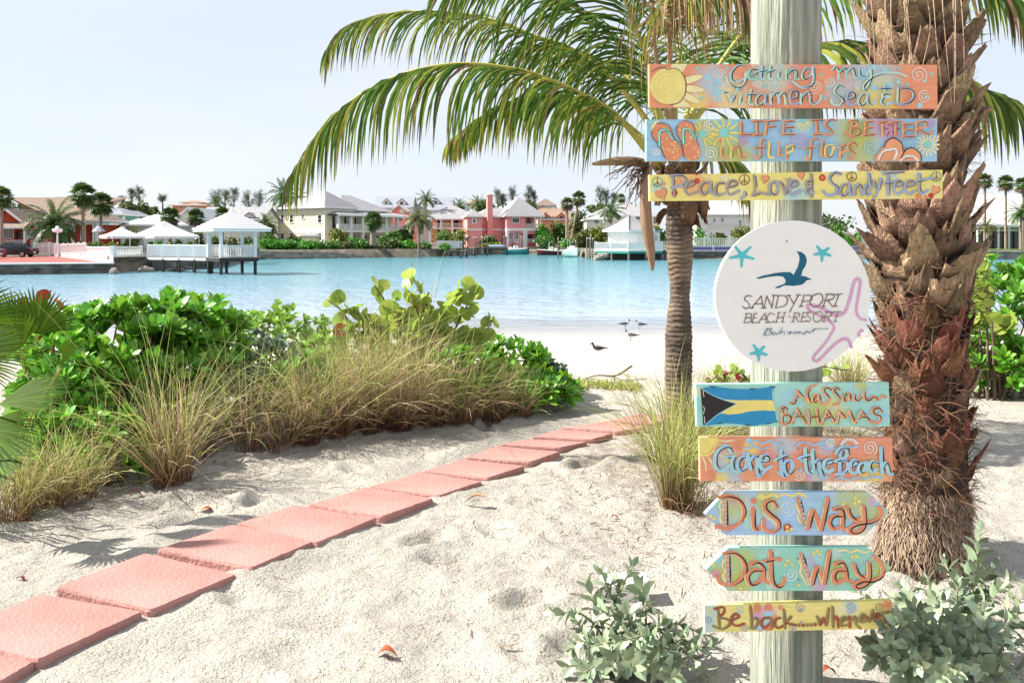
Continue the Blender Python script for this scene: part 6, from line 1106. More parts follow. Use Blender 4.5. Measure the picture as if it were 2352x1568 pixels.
q.add(V, [(0, 4, 7, 3), (3, 7, 6, 2), (4, 5, 6, 7), (1, 2, 6, 5), (0, 3, 2, 1)]); q.build('rendered_wall', M['whitewall'], o, smooth=False)
# red notice on the end of the wedge wall
nx_ = p1+np.array((-.28, -.16, 0)); o = thing('notice_sign', 'small red and white notice at the end of the white ramp wall', 'sign', (nx_[0], nx_[1], wz(592, 74))); k = 74/F; q = MB(); box(q, (0, 0, 0), (5.0*k, .03, 9.2*k)); M['signred'] = mat('red_sign', (.45, .02, .03), .6, .05); q.build('panel', M['signred'], o, local=True, smooth=False); q = MB()
for (x0, x1, z0, z1) in ((-1.2, 1.2, .1, .8), (-1.2, 1.2, 1.5, 2.1), (-1.2, 1.2, 2.9, 3.5), (.5, 1.2, .8, 3.2), (-1.2, -.5, 2.0, 3.0), (-2.3, 2.3, -1.9, -1.1)): bx(q, x0*k, x1*k, -.022, -.016, z0*k, z1*k)
q.build('white_mark', M['white'], o, local=True, smooth=False)
def fence(label, a, b, za, zb, h=.95, sp=.16, pw=.07, post=2.0, group='white fences along the far shore', name='picket_fence', solid=False, posts=True, base=None):
    "fence from a to b (x,y) with picket panel, rails and posts"
    a = np.array((*a, za), float); b = np.array((*b, zb), float); L = np.linalg.norm(b-a); d = (b-a)/L; o = thing(name, label, 'fence', a, group); q = MB(); n = int(L/sp)
    for i in range(n): p = a+d*(i+.5)*L/n; bar(q, p+[0, 0, .08], p+[0, 0, h-.05], (L/n*.97 if solid else pw), .03) if abs(d[0]) > .0 else None
    q.build('pickets', M['white'], o, smooth=False); q = MB(); bar(q, a+[0, 0, h], b+[0, 0, h], .10, .07); bar(q, a+[0, 0, .14], b+[0, 0, .14], .08, .06); q.build('rail', M['white'], o, smooth=False)
    if posts:
        for i in range(int(L/post)+1):
            p = a+d*min(i*post, L); q = MB(); box(q, p+[0, 0, h/2+.02], (.13, .13, h+.16)); box(q, p+[0, 0, h+.13], (.17, .17, .06)); q.build('post', M['white'], o, smooth=False)
    return o
def xy(zx, zy, Y, cv=PA): p = cv(zx, zy, Y); return (p[0], p[1])
def zA(zy, Y): return wz(364.1+zy*.2562, Y)
fence('white picket fence right of the dark car, reaching the lamp', xy(308, 860, 92), xy(520, 860, 91), zA(862, 92), zA(864, 91), 1.18); fence('white picket fence between the lamp and the balustrade', xy(525, 860, 91), xy(775, 860, 82.5), zA(864, 91), zA(862, 82.5), 1.05)
fence('short white picket fence on the porch of the red house, behind the car', xy(20, 788, 97), xy(240, 788, 97), zA(792, 97), zA(792, 97), .62+.1, posts=False); fence('white picket gate section in front of the red house, right of the car', xy(272, 788, 97), xy(432, 788, 97), zA(800, 97), zA(792, 97), .8, posts=False)
def balustrade(label, a, b, za, zb, h, group='white concrete balustrades of the quay'):
    a = np.array((*a, za), float); b = np.array((*b, zb), float); L = np.linalg.norm(b-a); d = (b-a)/L; o = thing('balustrade', label, 'balustrade', a, group); q = MB(); n = int(L/.27)
    for i in range(n): p = a+d*(i+.5)*L/n; hh = h-.24; lathe(q, [(.05, 0), (.07, .04), (.045, hh*.15), (.085, hh*.38), (.05, hh*.62), (.04, hh*.85), (.065, hh)], p+[0, 0, .12], 8)
    q.build('balusters', M['white'], o); q = MB(); bar(q, a+[0, 0, h-.06], b+[0, 0, h-.06], .22, .12); bar(q, a+[0, 0, .06], b+[0, 0, .06], .22, .12); q.build('rail', M['white'], o, smooth=False)
    for p in (a, b): q = MB(); box(q, p+[0, 0, h/2], (.26, .26, h+.12)); q.build('post', M['white'], o, smooth=False)
balustrade('sunlit white balustrade on the wedge wall, above the red notice', xy(785, 860, 82), xy(1004, 868, 74.6), zA(862, 82), zA(868, 74.6), .74); balustrade('white balustrade in shade leading to the boardwalk', xy(1016, 868, 75.4), xy(1265, 872, 80.5), zA(872, 75.4), zA(866, 80.5), .80)
# lamp
Yl = 88.; b = PA(515, 880, Yl); o = thing('street_lamp', 'white lamp post with a cluster of white globe lamps on the quay', 'street lamp', b); q = MB(); h = wz(364.1+655*.2562, Yl)-b[2]; lathe(q, [(.16, 0), (.16, .15), (.09, .3), (.075, h*.6), (.06, h)], b, 10); q.build('post', M['white'], o); M['globe'] = mat('milk_glass_globe', (.85, .85, .86), .25, 0, 1)
q = MB(); tube(q, [b+[-.32, 0, h-.05], b+[0, 0, h-.12], b+[.32, 0, h-.05]], .03, 6); tube(q, [b+[0, -.3, h-.05], b+[0, 0, h-.12], b+[0, .3, h-.05]], .03, 6); q.build('bracket', M['white'], o)
for dx, dy, dz in ((-.33, 0, .12), (.33, 0, .12), (0, -.3, .12), (0, .3, .12), (0, 0, .38)): q = MB(); ball(q, b+[dx, dy, h+dz], .185, 12); q.build('globe', M['globe'], o)
o = thing('bollard_post', 'short white post beside the street lamp', 'post', PA(494, 875, 88)); p = np.array(o.location); q = MB(); box(q, p+[0, 0, .62], (.16, .16, 1.3)); box(q, p+[0, 0, 1.28], (.2, .2, .06)); q.build('post_body', M['white'], o, smooth=False)
# cars
def make_car(label, x, Y, paint, z, length=4.35):
    o = thing('parked_car', label, 'car', (x, Y, z)); q = MB(); W = .86
    prof = [(-2.12, .30), (-2.17, .55), (-2.12, .86), (-1.75, .98), (-1.15, 1.02), (.85, .98), (1.7, .86), (2.1, .70), (2.15, .42), (2.05, .26), (1.72, .24), (1.62, .48), (1.35, .62), (1.08, .48), (.98, .22), (-.98, .22), (-1.08, .48), (-1.35, .62), (-1.62, .48), (-1.72, .26)]
    n = len(prof); V = []
    for y, s in ((-W, .96), (-W-.0, 1), (W, 1), (W, .96)): pass
    for y, k in ((-W, 1), (W, 1)): V += [(-u, y*(1 if .3 < v < .9 else .965), v) for u, v in prof]
    q.add(V, [tuple(range(n)), tuple(range(2*n-1, n-1, -1))]+[(i, n+i, n+(i+1) % n, (i+1) % n) for i in range(n)]); q.build('body', paint, o, local=True, smooth=False)
    q = MB(); cp = [(-1.55, .97), (-.95, 1.36), (-.3, 1.46), (.35, 1.44), (1.25, .97)]; V = [(-u, s*(W-.03-(v-.97)*.34), v) for s in (-1, 1) for u, v in cp]; m = 5; q.add(V, [tuple(range(m)), tuple(range(2*m-1, m-1, -1))]+[(i, m+i, m+i+1, i+1) for i in range(m-1)]); q.build('cabin', paint, o, local=True, smooth=False)
    for s in (-1, 1):
        for pl in ([(-1.25, 1.02), (-.86, 1.31), (-.38, 1.385), (-.38, 1.02)], [(-.3, 1.02), (-.3, 1.39), (.3, 1.375), (.92, 1.04), (.92, 1.02)]):
            q = MB(); V = [(-u, s*(W-.03-(v-.97)*.34+.012), v) for u, v in pl]; q.add(V, [tuple(range(len(pl)))]); q.build('side_window', M['glass'], o, local=True, smooth=False)
        for xx in (-1.35, 1.35):
            q = MB(); tube(q, [(xx, s*(W-.19), .315), (xx, s*(W-.02), .315)], [.315, .315], 20); wh = q.build('wheel', M['tyre'], o, local=True, smooth=False); q = MB(); tube(q, [(xx, s*(W-.05), .315), (xx, s*(W-.008), .315)], [.20, .19], 14); q.build('rim', M['rim'], wh, local=True, smooth=False)
        q = MB(); bx(q, 1.98, 2.178, s*.62-.16, s*.62+.16, .66, .84); q.build('tail_light', M['signred'], o, local=True, smooth=False); q = MB(); bx(q, -2.14, -1.98, s*.6-.16, s*.6+.16, .56, .68); q.build('headlight', M['globe'], o, local=True, smooth=False)
    for pl, nm in (([(-1.18, 1.0), (-.40, 1.425)], 'windscreen'), ([(.98, 1.365), (1.5, 1.0)], 'rear_window')):
        q = MB(); (u0, v0), (u1, v1) = pl; q.add([(u0, -.70, v0+.03), (u0, .70, v0+.03), (u1, .62, v1+.035), (u1, -.62, v1+.035)] if nm == 'windscreen' else [(u0, -.60, v0+.03), (u0, .60, v0+.03), (u1, .70, v1+.03), (u1, -.70, v1+.03)], [(0, 1, 2, 3)]); q.build(nm, M['glass'], o, local=True, smooth=False)
    q = MB(); bx(q, 2.165, 2.182, -.28, .28, .42, .54); q.build('number_plate', M['white'], o, local=True, smooth=False)
    return o
M['tyre'] = mat('tyre_rubber', (.012, .012, .012), .85, .1); M['rim'] = mat('alloy_rim', (.45, .45, .46), .35, .05, metal=.7)
make_car('dark grey sedan parked on the red lot, beside the white picket fence', wx(30, 89), 89, mat('dark_car_paint', (.016, .015, .02), .22, .05, spec=.6), 1.055); make_car('maroon car whose rear just enters the photo at the left edge', wx(-51, 84), 84, mat('maroon_car_paint', (.10, .012, .02), .25, .05, spec=.6), .99)
# --- red house
o = place('rust red house with white gable trim and brown roof, at the left edge', A(-60, 0)[0], 99, name='house'); k = 99/F*.2562; X0 = -60
def hA(v, Y=99): return wz(364.1+v*.2562, Y)-LZ
wbox(o, 'wall', -3, 370*k, 0, 9, -.3, hA(590), 'redwall'); gable(o, 50*k, 345*k, -1.6, 5, hA(575), hA(462)-hA(575), 'shingle_br', .45, 'y', 'redwall'); wbox(o, 'gable_front', 62*k, 335*k, -1.58, -.03, hA(625), hA(577), 'redwall')
q = MB(); q.add([(-2, -3.6, hA(622)), (435*k, -3.6, hA(622)), (400*k, -1.62, hA(572)), (-2, -1.62, hA(572)), (-2, -3.6, hA(630)), (435*k, -3.6, hA(630)), (400*k, -1.62, hA(630)), (-2, -1.62, hA(630))], [(0, 1, 2, 3), (4, 7, 6, 5), (0, 4, 5, 1), (1, 5, 6, 2)]); pr = q.build('porch_roof', M['shingle_br'], o, local=True, smooth=False); q = MB(); bx(q, -2, 436*k, -3.68, -3.61, hA(631), hA(617)); q.build('fascia', M['white'], pr, local=True, smooth=False)
for x in (78, 432): column(o, (x)*k, -3.4, -.2, hA(631), .2)
window(o, 'f', 140*k, hA(673), 80*k, 76*k, 0, 4, 3); window(o, 'f', 345*k, hA(673), 74*k, 76*k, 0, 4, 3); wbox(o, 'door', 200*k, 226*k, -.05, -.003, -.1, hA(650), 'dark'); window(o, 'f', 262*k, hA(680), 28*k, 50*k, 0, 1, 2, 'bark')
o = place('long brown hip roofed building with red walls and white frieze behind the red house', A(90, 0)[0], 106, name='house'); k = 106/F*.2562
def hB(v): return wz(364.1+v*.2562, 106)-LZ
wbox(o, 'wall', 0, 590*k, 0, 12, -.3, hB(640), 'redwall'); hip(o, 0, 590*k, 0, 12, hB(640), hB(372)-hB(640)+.6, 'shingle_br', .6, 'x', 12)
o = place('red walled porch wing with white frieze and columns, behind the tall fan palm', A(640, 0)[0], 101, name='house'); k = 101/F*.2562
def hC(v): return wz(364.1+v*.2562, 101)-LZ
wbox(o, 'wall', 0, 200*k, .9, 7, -.3, hC(590), 'redwall'); wbox(o, 'frieze', -10*k, 232*k, -.25, .898, hC(592), hC(550), 'whitewall'); hip(o, -10*k, 232*k, -.2, 7, hC(549), hC(470)-hC(549), 'shingle_br', .35)
for x in (14, 112, 205, 224): column(o, x*k, 0, -.3, hC(592), .3)
window(o, 'f', 66*k, hC(690), 26*k, 80*k, .9, 1, 2); window(o, 'f', 165*k, hC(690), 34*k, 84*k, .9, 1, 2, 'bark')
# --- houses behind on the left
def AX(v): return v*.2562
def AY(v): return 364.1+v*.2562
simple_house('blue grey roofed house with two white gable dormers, far behind the fan palms', AX(340), AX(800), 150, AY(372), AY(470), 10, 'whitewall', 'shingle_b', 'gx', dorm=[(AX(548), AY(440), AX(86), 12), (AX(678), AY(455), AX(86), 12)])
simple_house('small brown hip roof rising at the back left', AX(385), AX(575), 190, AY(345), AY(374), 8, 'whitewall', 'shingle_br')
h = simple_house('turquoise house with white balcony columns behind the tents', AX(770), AX(1020), 128, AY(440), AY(478), 9, 'turq', 'shingle_b', wins=[(AX(945), AY(530), 4, 9), (AX(975), AY(528), 4, 9), (AX(1003), AY(528), 4, 9)]); k = 128/F*.2562; ze = wz(AY(600), 128)-LZ
hip(h, 252*k, 380*k, -1.5, 7, wz(AY(500), 128)-LZ, wz(AY(460), 128)-wz(AY(500), 128), 'shingle_b', .2, name='balcony_roof')
for x in (262, 312, 372): column(h, x*k, -1.3, -.2, wz(AY(502), 128)-LZ-.25, .26)
wbox(h, 'balcony_floor', 250*k, 382*k, -1.5, -.003, ze-.2, ze, 'white'); rail(h, 252*k, 380*k, -1.45, ze); bq = MB(); bar(bq, (262*k, -1.2, ze-.2), (310*k, -1.1, wz(AY(560), 128)-LZ), .3, .12); bq.build('stair', M['white'], h, local=True, smooth=False); wbox(h, 'awning', 110*k, 320*k, -2.4, -1.52, ze-.75, ze-.6, 'shingle_b')
simple_house('long white roofed pavilion behind the tents', AX(1150), AX(1470), 112, AY(503), AY(588), 9, 'whitewall', 'paleroof', ridge=3.5); simple_house('small white roofed pavilion left of the long one', AX(1120), AX(1290), 108, AY(543), AY(590), 5, 'whitewall', 'paleroof')
simple_house('terracotta pink far house with stacked hip roofs on the skyline', AX(1545), AX(1850), 250, AY(400), AY(418), 10, 'salmon', 'shingle_tan', wins=[(AX(1622), AY(432), 6, 5), (AX(1720), AY(432), 7, 5)], ov=1.2); simple_house('upper terracotta roof of the far skyline house', AX(1640), AX(1790), 256, AY(375), AY(392), 7, 'salmon', 'shingle_tan', ov=1)
simple_house('pale gabled cottage with white barge boards behind the gazebo', AX(1600), AX(1800), 120, AY(455), AY(530), 10, 'creamtrim', 'paleroof', 'gy'); simple_house('long grey roofed house with dormers behind the gazebo', AX(1780), AX(2330), 140, AY(442), AY(540), 11, 'creamtrim', 'shingle', 'gx', dorm=[(AX(1905), AY(528), AX(90), 13), (AX(2232), AY(560), AX(120), 18)])
simple_house('grey roofed cottage left of the yellow house', B(-60, 0)[0], B(130, 0)[0], 148, B(0, 310)[1], B(0, 400)[1], 9, 'creamtrim', 'shingle_b', 'gy', wins=[(577, 505, 4, 8)])
# tents and parasol
M['tent'] = mat('white_tent_fabric', (.80, .80, .81), .6, .04, 2, trans=.15); M['pole'] = mat('tent_pole', (.6, .6, .62), .4, .05, metal=.4)
def tent(label, cx, apex, eave, hw, Y, ybase, rot):
    c = PA(cx, eave, Y); o = thing('canopy_tent', label, 'tent', (c[0], Y, LZ-.05), 'white canopy tents on the terrace'); ze = zA(eave, Y); za = zA(apex, Y); q = MB(); s = hw*.2562*Y/F; an = [rot+k*np.pi/2 for k in range(4)]; crn = [np.array((c[0]+s*math.cos(a), Y+s*math.sin(a), ze)) for a in an]; ap = np.array((c[0], Y, za)); N = 6
    for k in range(4):
        A_, B_ = crn[k], crn[(k+1) % 4]; V = []
        for i in range(N+1):
            t = i/N; L_, R_ = A_+(ap-A_)*t, B_+(ap-B_)*t
            for j in range(N+1): u = j/N; p = L_+(R_-L_)*u; p = p-np.array((0, 0, .12*math.sin(np.pi*t)*(1)+.05*math.sin(np.pi*u)*(1-t))); V.append(p)
        q.add(V, [(i*(N+1)+j, i*(N+1)+j+1, (i+1)*(N+1)+j+1, (i+1)*(N+1)+j) for i in range(N) for j in range(N)])
    q.build('canopy', M['tent'], o); q = MB()
    for k in range(4):
        A_, B_ = crn[k], crn[(k+1) % 4]; V = []; m = 16
        for j in range(m+1): p = A_+(B_-A_)*j/m-np.array((0, 0, .05*math.sin(np.pi*j/m))); V += [p, p-np.array((0, 0, .2+.03*(j % 2)))]
        q.add(V, [(2*j, 2*j+1, 2*j+3, 2*j+2) for j in range(m)])
    q.build('valance', M['tent'], o)
    for k in range(4): q = MB(); p = crn[k]*.985+np.array((c[0], Y, ze))*.015; tube(q, [(p[0], p[1], LZ-.1), (p[0], p[1], ze)], .045, 7); q.build('pole', M['pole'], o)
tent('smaller white peaked canopy tent, beside the grey parasol', 1090, 612, 694, 205, 89, 785, 1.62); tent('larger white peaked canopy tent left of the gazebo', 1475, 558, 694, 305, 92, 775, 1.66)
c = PA(885, 655, 87); o = thing('parasol', 'small grey parasol standing left of the white tents', 'parasol', (c[0], 87, LZ)); q = MB(); lathe(q, [(62*.2562*87/F, 0), (58*.2562*87/F*.55, .33), (.02, .62)], c, 8); q.build('canopy', mat('grey_fabric', (.36, .36, .40), .8, .1), o, smooth=False); q = MB(); tube(q, [(c[0], 87, LZ-.1), (c[0], 87, c[2]+.75)], .03, 6); q.build('pole', M['bark'], o); q = MB(); bx(q, c[0]-.3, c[0]+.3, 86.7, 87.3, LZ-.1, LZ+.12); q.build('base', M['metal_g'], o, smooth=False)
# boardwalk and gazebo
Fx = np.array((wx(506, 70.9), 70.9)); ga = R(38); gs = 3.0
def gl(u, v): return np.array((Fx[0]+u*math.cos(ga)-v*math.sin(ga), Fx[1]+u*math.sin(ga)+v*math.cos(ga)))
dz = 1.36
o = thing('boardwalk', 'white railed timber boardwalk on dark piles leading to the gazebo', 'boardwalk', (wx(345, 78.5), 78.5, 0)); A0, A1 = np.array(xy(1325, 880, 78)), gl(.35, gs*.93); d = norm(A1-A0); n2 = np.array((-d[1], d[0])); q = MB()
for i in range(46): p = A0+(A1-A0)*(i+.5)/46; bar(q, (*(p-n2*.0), dz-.06), (*(p+n2*1.5), dz-.06), np.linalg.norm(A1-A0)/46*.9, .06)
q.build('deck', M['wood_w'], o, smooth=False); q = MB(); bar(q, (*A0, dz-.2), (*A1, dz-.2), .08, .2); bar(q, (*(A0+n2*1.5), dz-.2), (*(A1+n2*1.5), dz-.2), .08, .2); q.build('beam', M['white'], o, smooth=False)
L = np.linalg.norm(A1-A0)
for s in (0, 1.5):
    q = MB(); n = int(L/.19)
    for i in range(n): p = A0+d*(i+.5)*L/n+n2*s; bar(q, (*p, dz+.02), (*p, dz+.92), .165, .03)
    bar(q, (*(A0+n2*s), dz+.97), (*(A1+n2*s), dz+.97), .12, .06); q.build('railing', M['white'], o, smooth=False)
    for t in (0, .25, .5, .74, .99): p = A0+(A1-A0)*t+n2*s; q = MB(); box(q, (*p, dz+.42), (.17, .17, 1.3)); q.build('post', M['white'], o, smooth=False); q = MB(); tube(q, [(*p, -1.2), (*p, dz-.24)], .12, 8); q.build('piling', M['wood_d'], o, smooth=False)
o = thing('gazebo', 'white square gazebo with a stepped hip roof standing on piles in the water', 'gazebo', (Fx[0], Fx[1], 0), None, ga); ze = 3.68; q = MB()
for i in range(20): bx(q, -.1, gs+.1, -.1+(gs+.2)*i/20, -.1+(gs+.2)*(i+.92)/20, dz-.05, dz)
q.build('deck', M['wood_w'], o, local=True, smooth=False); q = MB(); bx(q, -.1, gs+.1, -.12, -.02, dz-.32, dz-.055); bx(q, -.12, -.02, 0, gs, dz-.32, dz-.055); bx(q, gs+.02, gs+.12, 0, gs, dz-.32, dz-.055); bx(q, -.1, gs+.1, gs+.02, gs+.12, dz-.32, dz-.055); q.build('beam', M['wood_d'], o, local=True, smooth=False)
for u in (0.08, gs-.08):
    for v in (0.08, gs-.08):
        q = MB(); bx(q, u-.11, u+.11, v-.11, v+.11, dz+.005, ze-.02); q.build('post', M['white'], o, local=True, smooth=False); q = MB(); tube(q, [(u, v, -1.3), (u, v, dz-.33)], .14, 8); q.build('piling', M['wood_d'], o, local=True, smooth=False)
rail(o, .2, gs-.2, .06, dz, .95, sp=.17); rail(o, .2, gs-.2, gs-.06, dz, .95, sp=.17); rail(o, .2, gs-.2, gs-.06, dz, .95, sp=.17, axis='y')
M['gazroof'] = mat('white_gazebo_shingles', (.74, .73, .72), .8, .06, 3); q = MB(); m = gs/2; ov = .95; N = 9; za = 5.15
for i in range(N):
    t0, t1 = i/N, (i+1)/N; h0 = (m+ov)*(1-t0); h1 = (m+ov)*(1-t1); b0 = ze+(za-ze)*t0+.05; b1 = ze+(za-ze)*t1-.0
    V = [(m-h0, m-h0, b0), (m+h0, m-h0, b0), (m+h0, m+h0, b0), (m-h0, m+h0, b0), (m-h1*.985, m-h1*.985, b1), (m+h1*.985, m-h1*.985, b1), (m+h1*.985, m+h1*.985, b1), (m-h1*.985, m+h1*.985, b1)]+[(m+sx*h0, m+sy*h0, b0-.075) for sx, sy in ((-1, -1), (1, -1), (1, 1), (-1, 1))]
    q.add(V, [(0, 1, 5, 4), (1, 2, 6, 5), (2, 3, 7, 6), (3, 0, 4, 7), (8, 9, 1, 0), (9, 10, 2, 1), (10, 11, 3, 2), (11, 8, 0, 3)])
rf = q.build('roof', M['gazroof'], o, local=True, smooth=False); q = MB(); e = m+ov-.06
bx(q, m-e, m+e, m-e, m-e+.06, ze-.22, ze-.03); bx(q, m-e, m+e, m+e-.06, m+e, ze-.22, ze-.03); bx(q, m-e, m-e+.06, m-e+.063, m+e-.063, ze-.22, ze-.03); bx(q, m+e-.06, m+e, m-e+.063, m+e-.063, ze-.22, ze-.03); q.build('fascia', M['white'], rf, local=True, smooth=False); q = MB(); lathe(q, [(.08, -.1), (.1, .1), (.05, .16), (.07, .28), (.01, .42)], (m, m, za), 8); q.build('finial', M['white'], rf, local=True)
o = thing('bench', 'small white slatted bench inside the gazebo', 'bench', (*gl(1.5, 2.4), dz), None, ga); q = MB()
for i in range(4): bx(q, -.6, .6, -.2+i*.1, -.2+i*.1+.08, .42, .45)
q.build('seat', M['white'], o, local=True, smooth=False); q = MB()
for i in range(7): bx(q, -.58+i*.185, -.53+i*.185, .21, .24, .455, .85)
bx(q, -.6, .6, .20, .25, .855, .92); q.build('backrest', M['white'], o, local=True, smooth=False)
for sx in (-.55, .55):
    for sy in (-.17, .19): q = MB(); bx(q, sx-.03, sx+.03, sy-.03, sy+.03, 0, .417); q.build('leg', M['white'], o, local=True, smooth=False)
# rocks by the quay
def rock(label, x, y, Y, r, m='stone_l', group='rocks at the water line'):
    c = P(x, y, Y); q = MB(); ball(q, (0, 0, 0), 1, 10); v = q.v[0]; q.v[0] = v*np.array([1+.3*noise.noise(Vector(tuple(p*1.7+x))) for p in v])[:, None]*np.array(r); o = q.build('rock', M[m], None, smooth=False); o.location = tuple(c); tag(o, label, 'rock', group)
rock('tan rock at the foot of the left quay wall', 262, 626, 72.6, (.42, .3, .42)); rock('flat brown rock in the shade under the boardwalk start', 335, 621, 76.5, (.7, .4, .35)); rock('low flat rock under the boardwalk near the gazebo', 405, 620, 79, (.9, .4, .15), 'stone')
for i, (x, y, w_) in enumerate(((1580, 760, .7), (1610, 745, .6), (1560, 770, .5), (1640, 735, .6))): rock(['pale tan rock under the boathouse deck, largest of its pile', 'tan rock of the boathouse pile, second from the left', 'leftmost tan rock of the boathouse pile', 'rightmost tan rock of the boathouse pile'][i], *C(x, y), 120, (w_, .5, w_*.7))
for i, (x, y, w_) in enumerate(((2110, 745, .8), (2150, 735, .9), (2190, 740, .8), (2225, 725, .9), (2170, 765, .8), (2215, 760, .9), (2120, 770, .8))): rock(f'{ORD[i]} grey boulder from the left in the riprap right of the boathouse' if i < 4 else f'{ORD[i-4]} lower boulder from the left in the riprap right of the boathouse', *C(x, y), 123, (w_, .6, w_*.75), 'stone')
# --- left palms, hedges
fan_palm('tallest fan palm on the left, slender trunk before the red wing', AX(745), 95, AY(745), AY(325), 37, 'fan palms of the left shore', .17, 46); fan_palm('fan palm with broad crown right of the tallest one', AX(905), 98, AY(690), AY(405), 35, 'fan palms of the left shore', .16, 44); fan_palm('fan palm crown cut off by the left edge', AX(15), 92, AY(760), AY(345), 32, 'fan palms of the left shore', .17, 40)
fan_palm('fan palm behind the larger tent, left one of two', AX(1525), 104, AY(760), AY(520), 29, 'fan palms of the left shore', .2, 44, 'palmdark', True); fan_palm('fan palm behind the larger tent, right one of two', AX(1755), 104, AY(760), AY(525), 26, 'fan palms of the left shore', .18, 42, 'palmdark', True); fan_palm('fan palm crown above the gazebo roof', AX(1995), 110, AY(760), AY(500), 24, 'fan palms of the left shore', .18, 40, 'palmdark')
feather_palm('bushy date palm with arching fronds in front of the red house', AX(490), 95, AY(790), AY(590), 66, None, .3, 34, 'palmdark', drop=1.15, leafl=.24)
for i, (x0, x1, yt, Y, mk, lb) in enumerate(((640, 860, 742, 93, 'olive', 'clipped grey green hedge right of the lamp'), (915, 1090, 738, 86, 'hedge_y', 'clipped yellow green hedge under the smaller tent'), (810, 920, 705, 91, 'hedge', 'dark shrub behind the clipped hedges'), (1090, 1290, 705, 96, 'treedark', 'dark hedge under the larger tent, left part'), (1270, 1500, 712, 94, 'bushbright', 'bright hedge under the larger tent, middle part'), (1490, 1640, 705, 96, 'treedark', 'grey green shrub under the larger tent, right part'), (1630, 1780, 735, 93, 'bushbright', 'bright green shrub just left of the gazebo'), (1730, 1850, 640, 100, 'olive', 'tall olive shrub left of the gazebo post'), (1890, 2010, 665, 101, 'treedark', 'dark shrub seen through the gazebo, left'), (1990, 2130, 680, 101, 'olive', 'grey shrub seen through the gazebo, middle'), (2130, 2300, 670, 103, 'treedark', 'dark shrub seen through the gazebo, right'), (2180, 2330, 760, 100, 'bushbright', 'bright shrub behind the gazebo railing'), (1090, 1290, 590, 106, 'hedge_y', 'yellow green shrub behind the small tent roof'))):
    k = Y/F*.2562; h = zA(yt, Y)-LZ; bush(lb, (wx(AX((x0+x1)/2), Y), Y, LZ), ((x1-x0)/2*k*1.1, .9, h/2*.95), mk, 520, .34, 'shrubs and hedges of the left shore', 'hedge' if 'hedge' in lb else 'shrub', 'hedge' if 'hedge' in lb else 'shrub')
for i, (x, yt, rx, ry, lb) in enumerate(((1110, 398, 28, 22, 'dense tree at the left end of the low green hill'), (1200, 392, 30, 26, 'dense tree in the middle of the low green hill'), (1300, 400, 30, 26, 'yellowish tree right of the middle of the green hill'), (1400, 402, 28, 24, 'dense tree at the right end of the low green hill'))): tree(lb, AX(x), 190+i*3, AY(yt), ry*1.3, rx, 'treedark' if i % 2 else 'olive', 1700, .9, 'trees of the low green hill')
for x, yt, yb, hw, Y, lb in ((1180, 285, 400, 10, 200, 'casuarina above the green hill, left one'), (1250, 280, 400, 14, 205, 'casuarina above the green hill, tallest one'), (1455, 350, 410, 10, 210, 'small faint casuarina right of the green hill'), (1090, 350, 410, 6, 215, 'thin casuarina sprig left of the green hill'), (1945, 290, 450, 16, 190, 'casuarina behind the gazebo roof, left one'), (2015, 285, 450, 14, 195, 'casuarina behind the gazebo roof, middle one'), (2095, 275, 450, 14, 190, 'casuarina behind the gazebo roof, right one'), (2230, 320, 480, 18, 185, 'casuarina left of the yellow house, near one'), (2320, 300, 480, 18, 190, 'casuarina left of the yellow house, tall one')): casuarina(lb, AX(x), Y, AY(yt), AY(yb), hw)
feather_palm('small feather palm below the left skyline casuarinas', AX(1935), 175, AY(600), AY(400), 22, None, .15, 16)

# --- yellow house
def BX(v): return 577.5+v*.20817
def BY(v): return 414.3+v*.20817
Yh = 150; o = place('large pale yellow two storey house with grey hip roof and columned balcony', 746, Yh, 55); H = wz(BY(290), Yh)-LZ; W1, D1 = 7.0, 12.2
wbox(o, 'wall', 0, W1, 0, D1, -.3, H, 'cream')
q = MB(); t = .05
for z0, z1 in ((H*.36, H*.47), (H-.75, H-.003)): bx(q, -t, -.002, -t, D1+t, z0, z1); bx(q, -.001, W1, -t-.001, -.003, z0, z1)
bx(q, -t-.01, -.003, -t-.01, .55, -.2, H-.76); bx(q, -t-.01, -.003, D1-.5, D1+t, -.2, H-.76); q.build('trim_band', M['creamtrim'], o, local=True, smooth=False)
hip(o, 0, W1, 0, D1, H, wz(BY(120), Yh+6)-LZ-H, 'shingle', .7, 'y', 4.2)
for u, zc, w_, h in ((1.2, 425, .8, 1.25), (5.4, 404, .6, .6), (8.3, 425, .8, 1.25), (10.7, 425, .8, 1.25), (1.2, 617, .8, 1.4), (8.3, 610, .8, 1.0), (10.7, 612, .8, 1.0)): window(o, 'l', u, wz(BY(zc), Yh+u*.8)-LZ, w_, h, 0, 1, 2, 'white', .16)
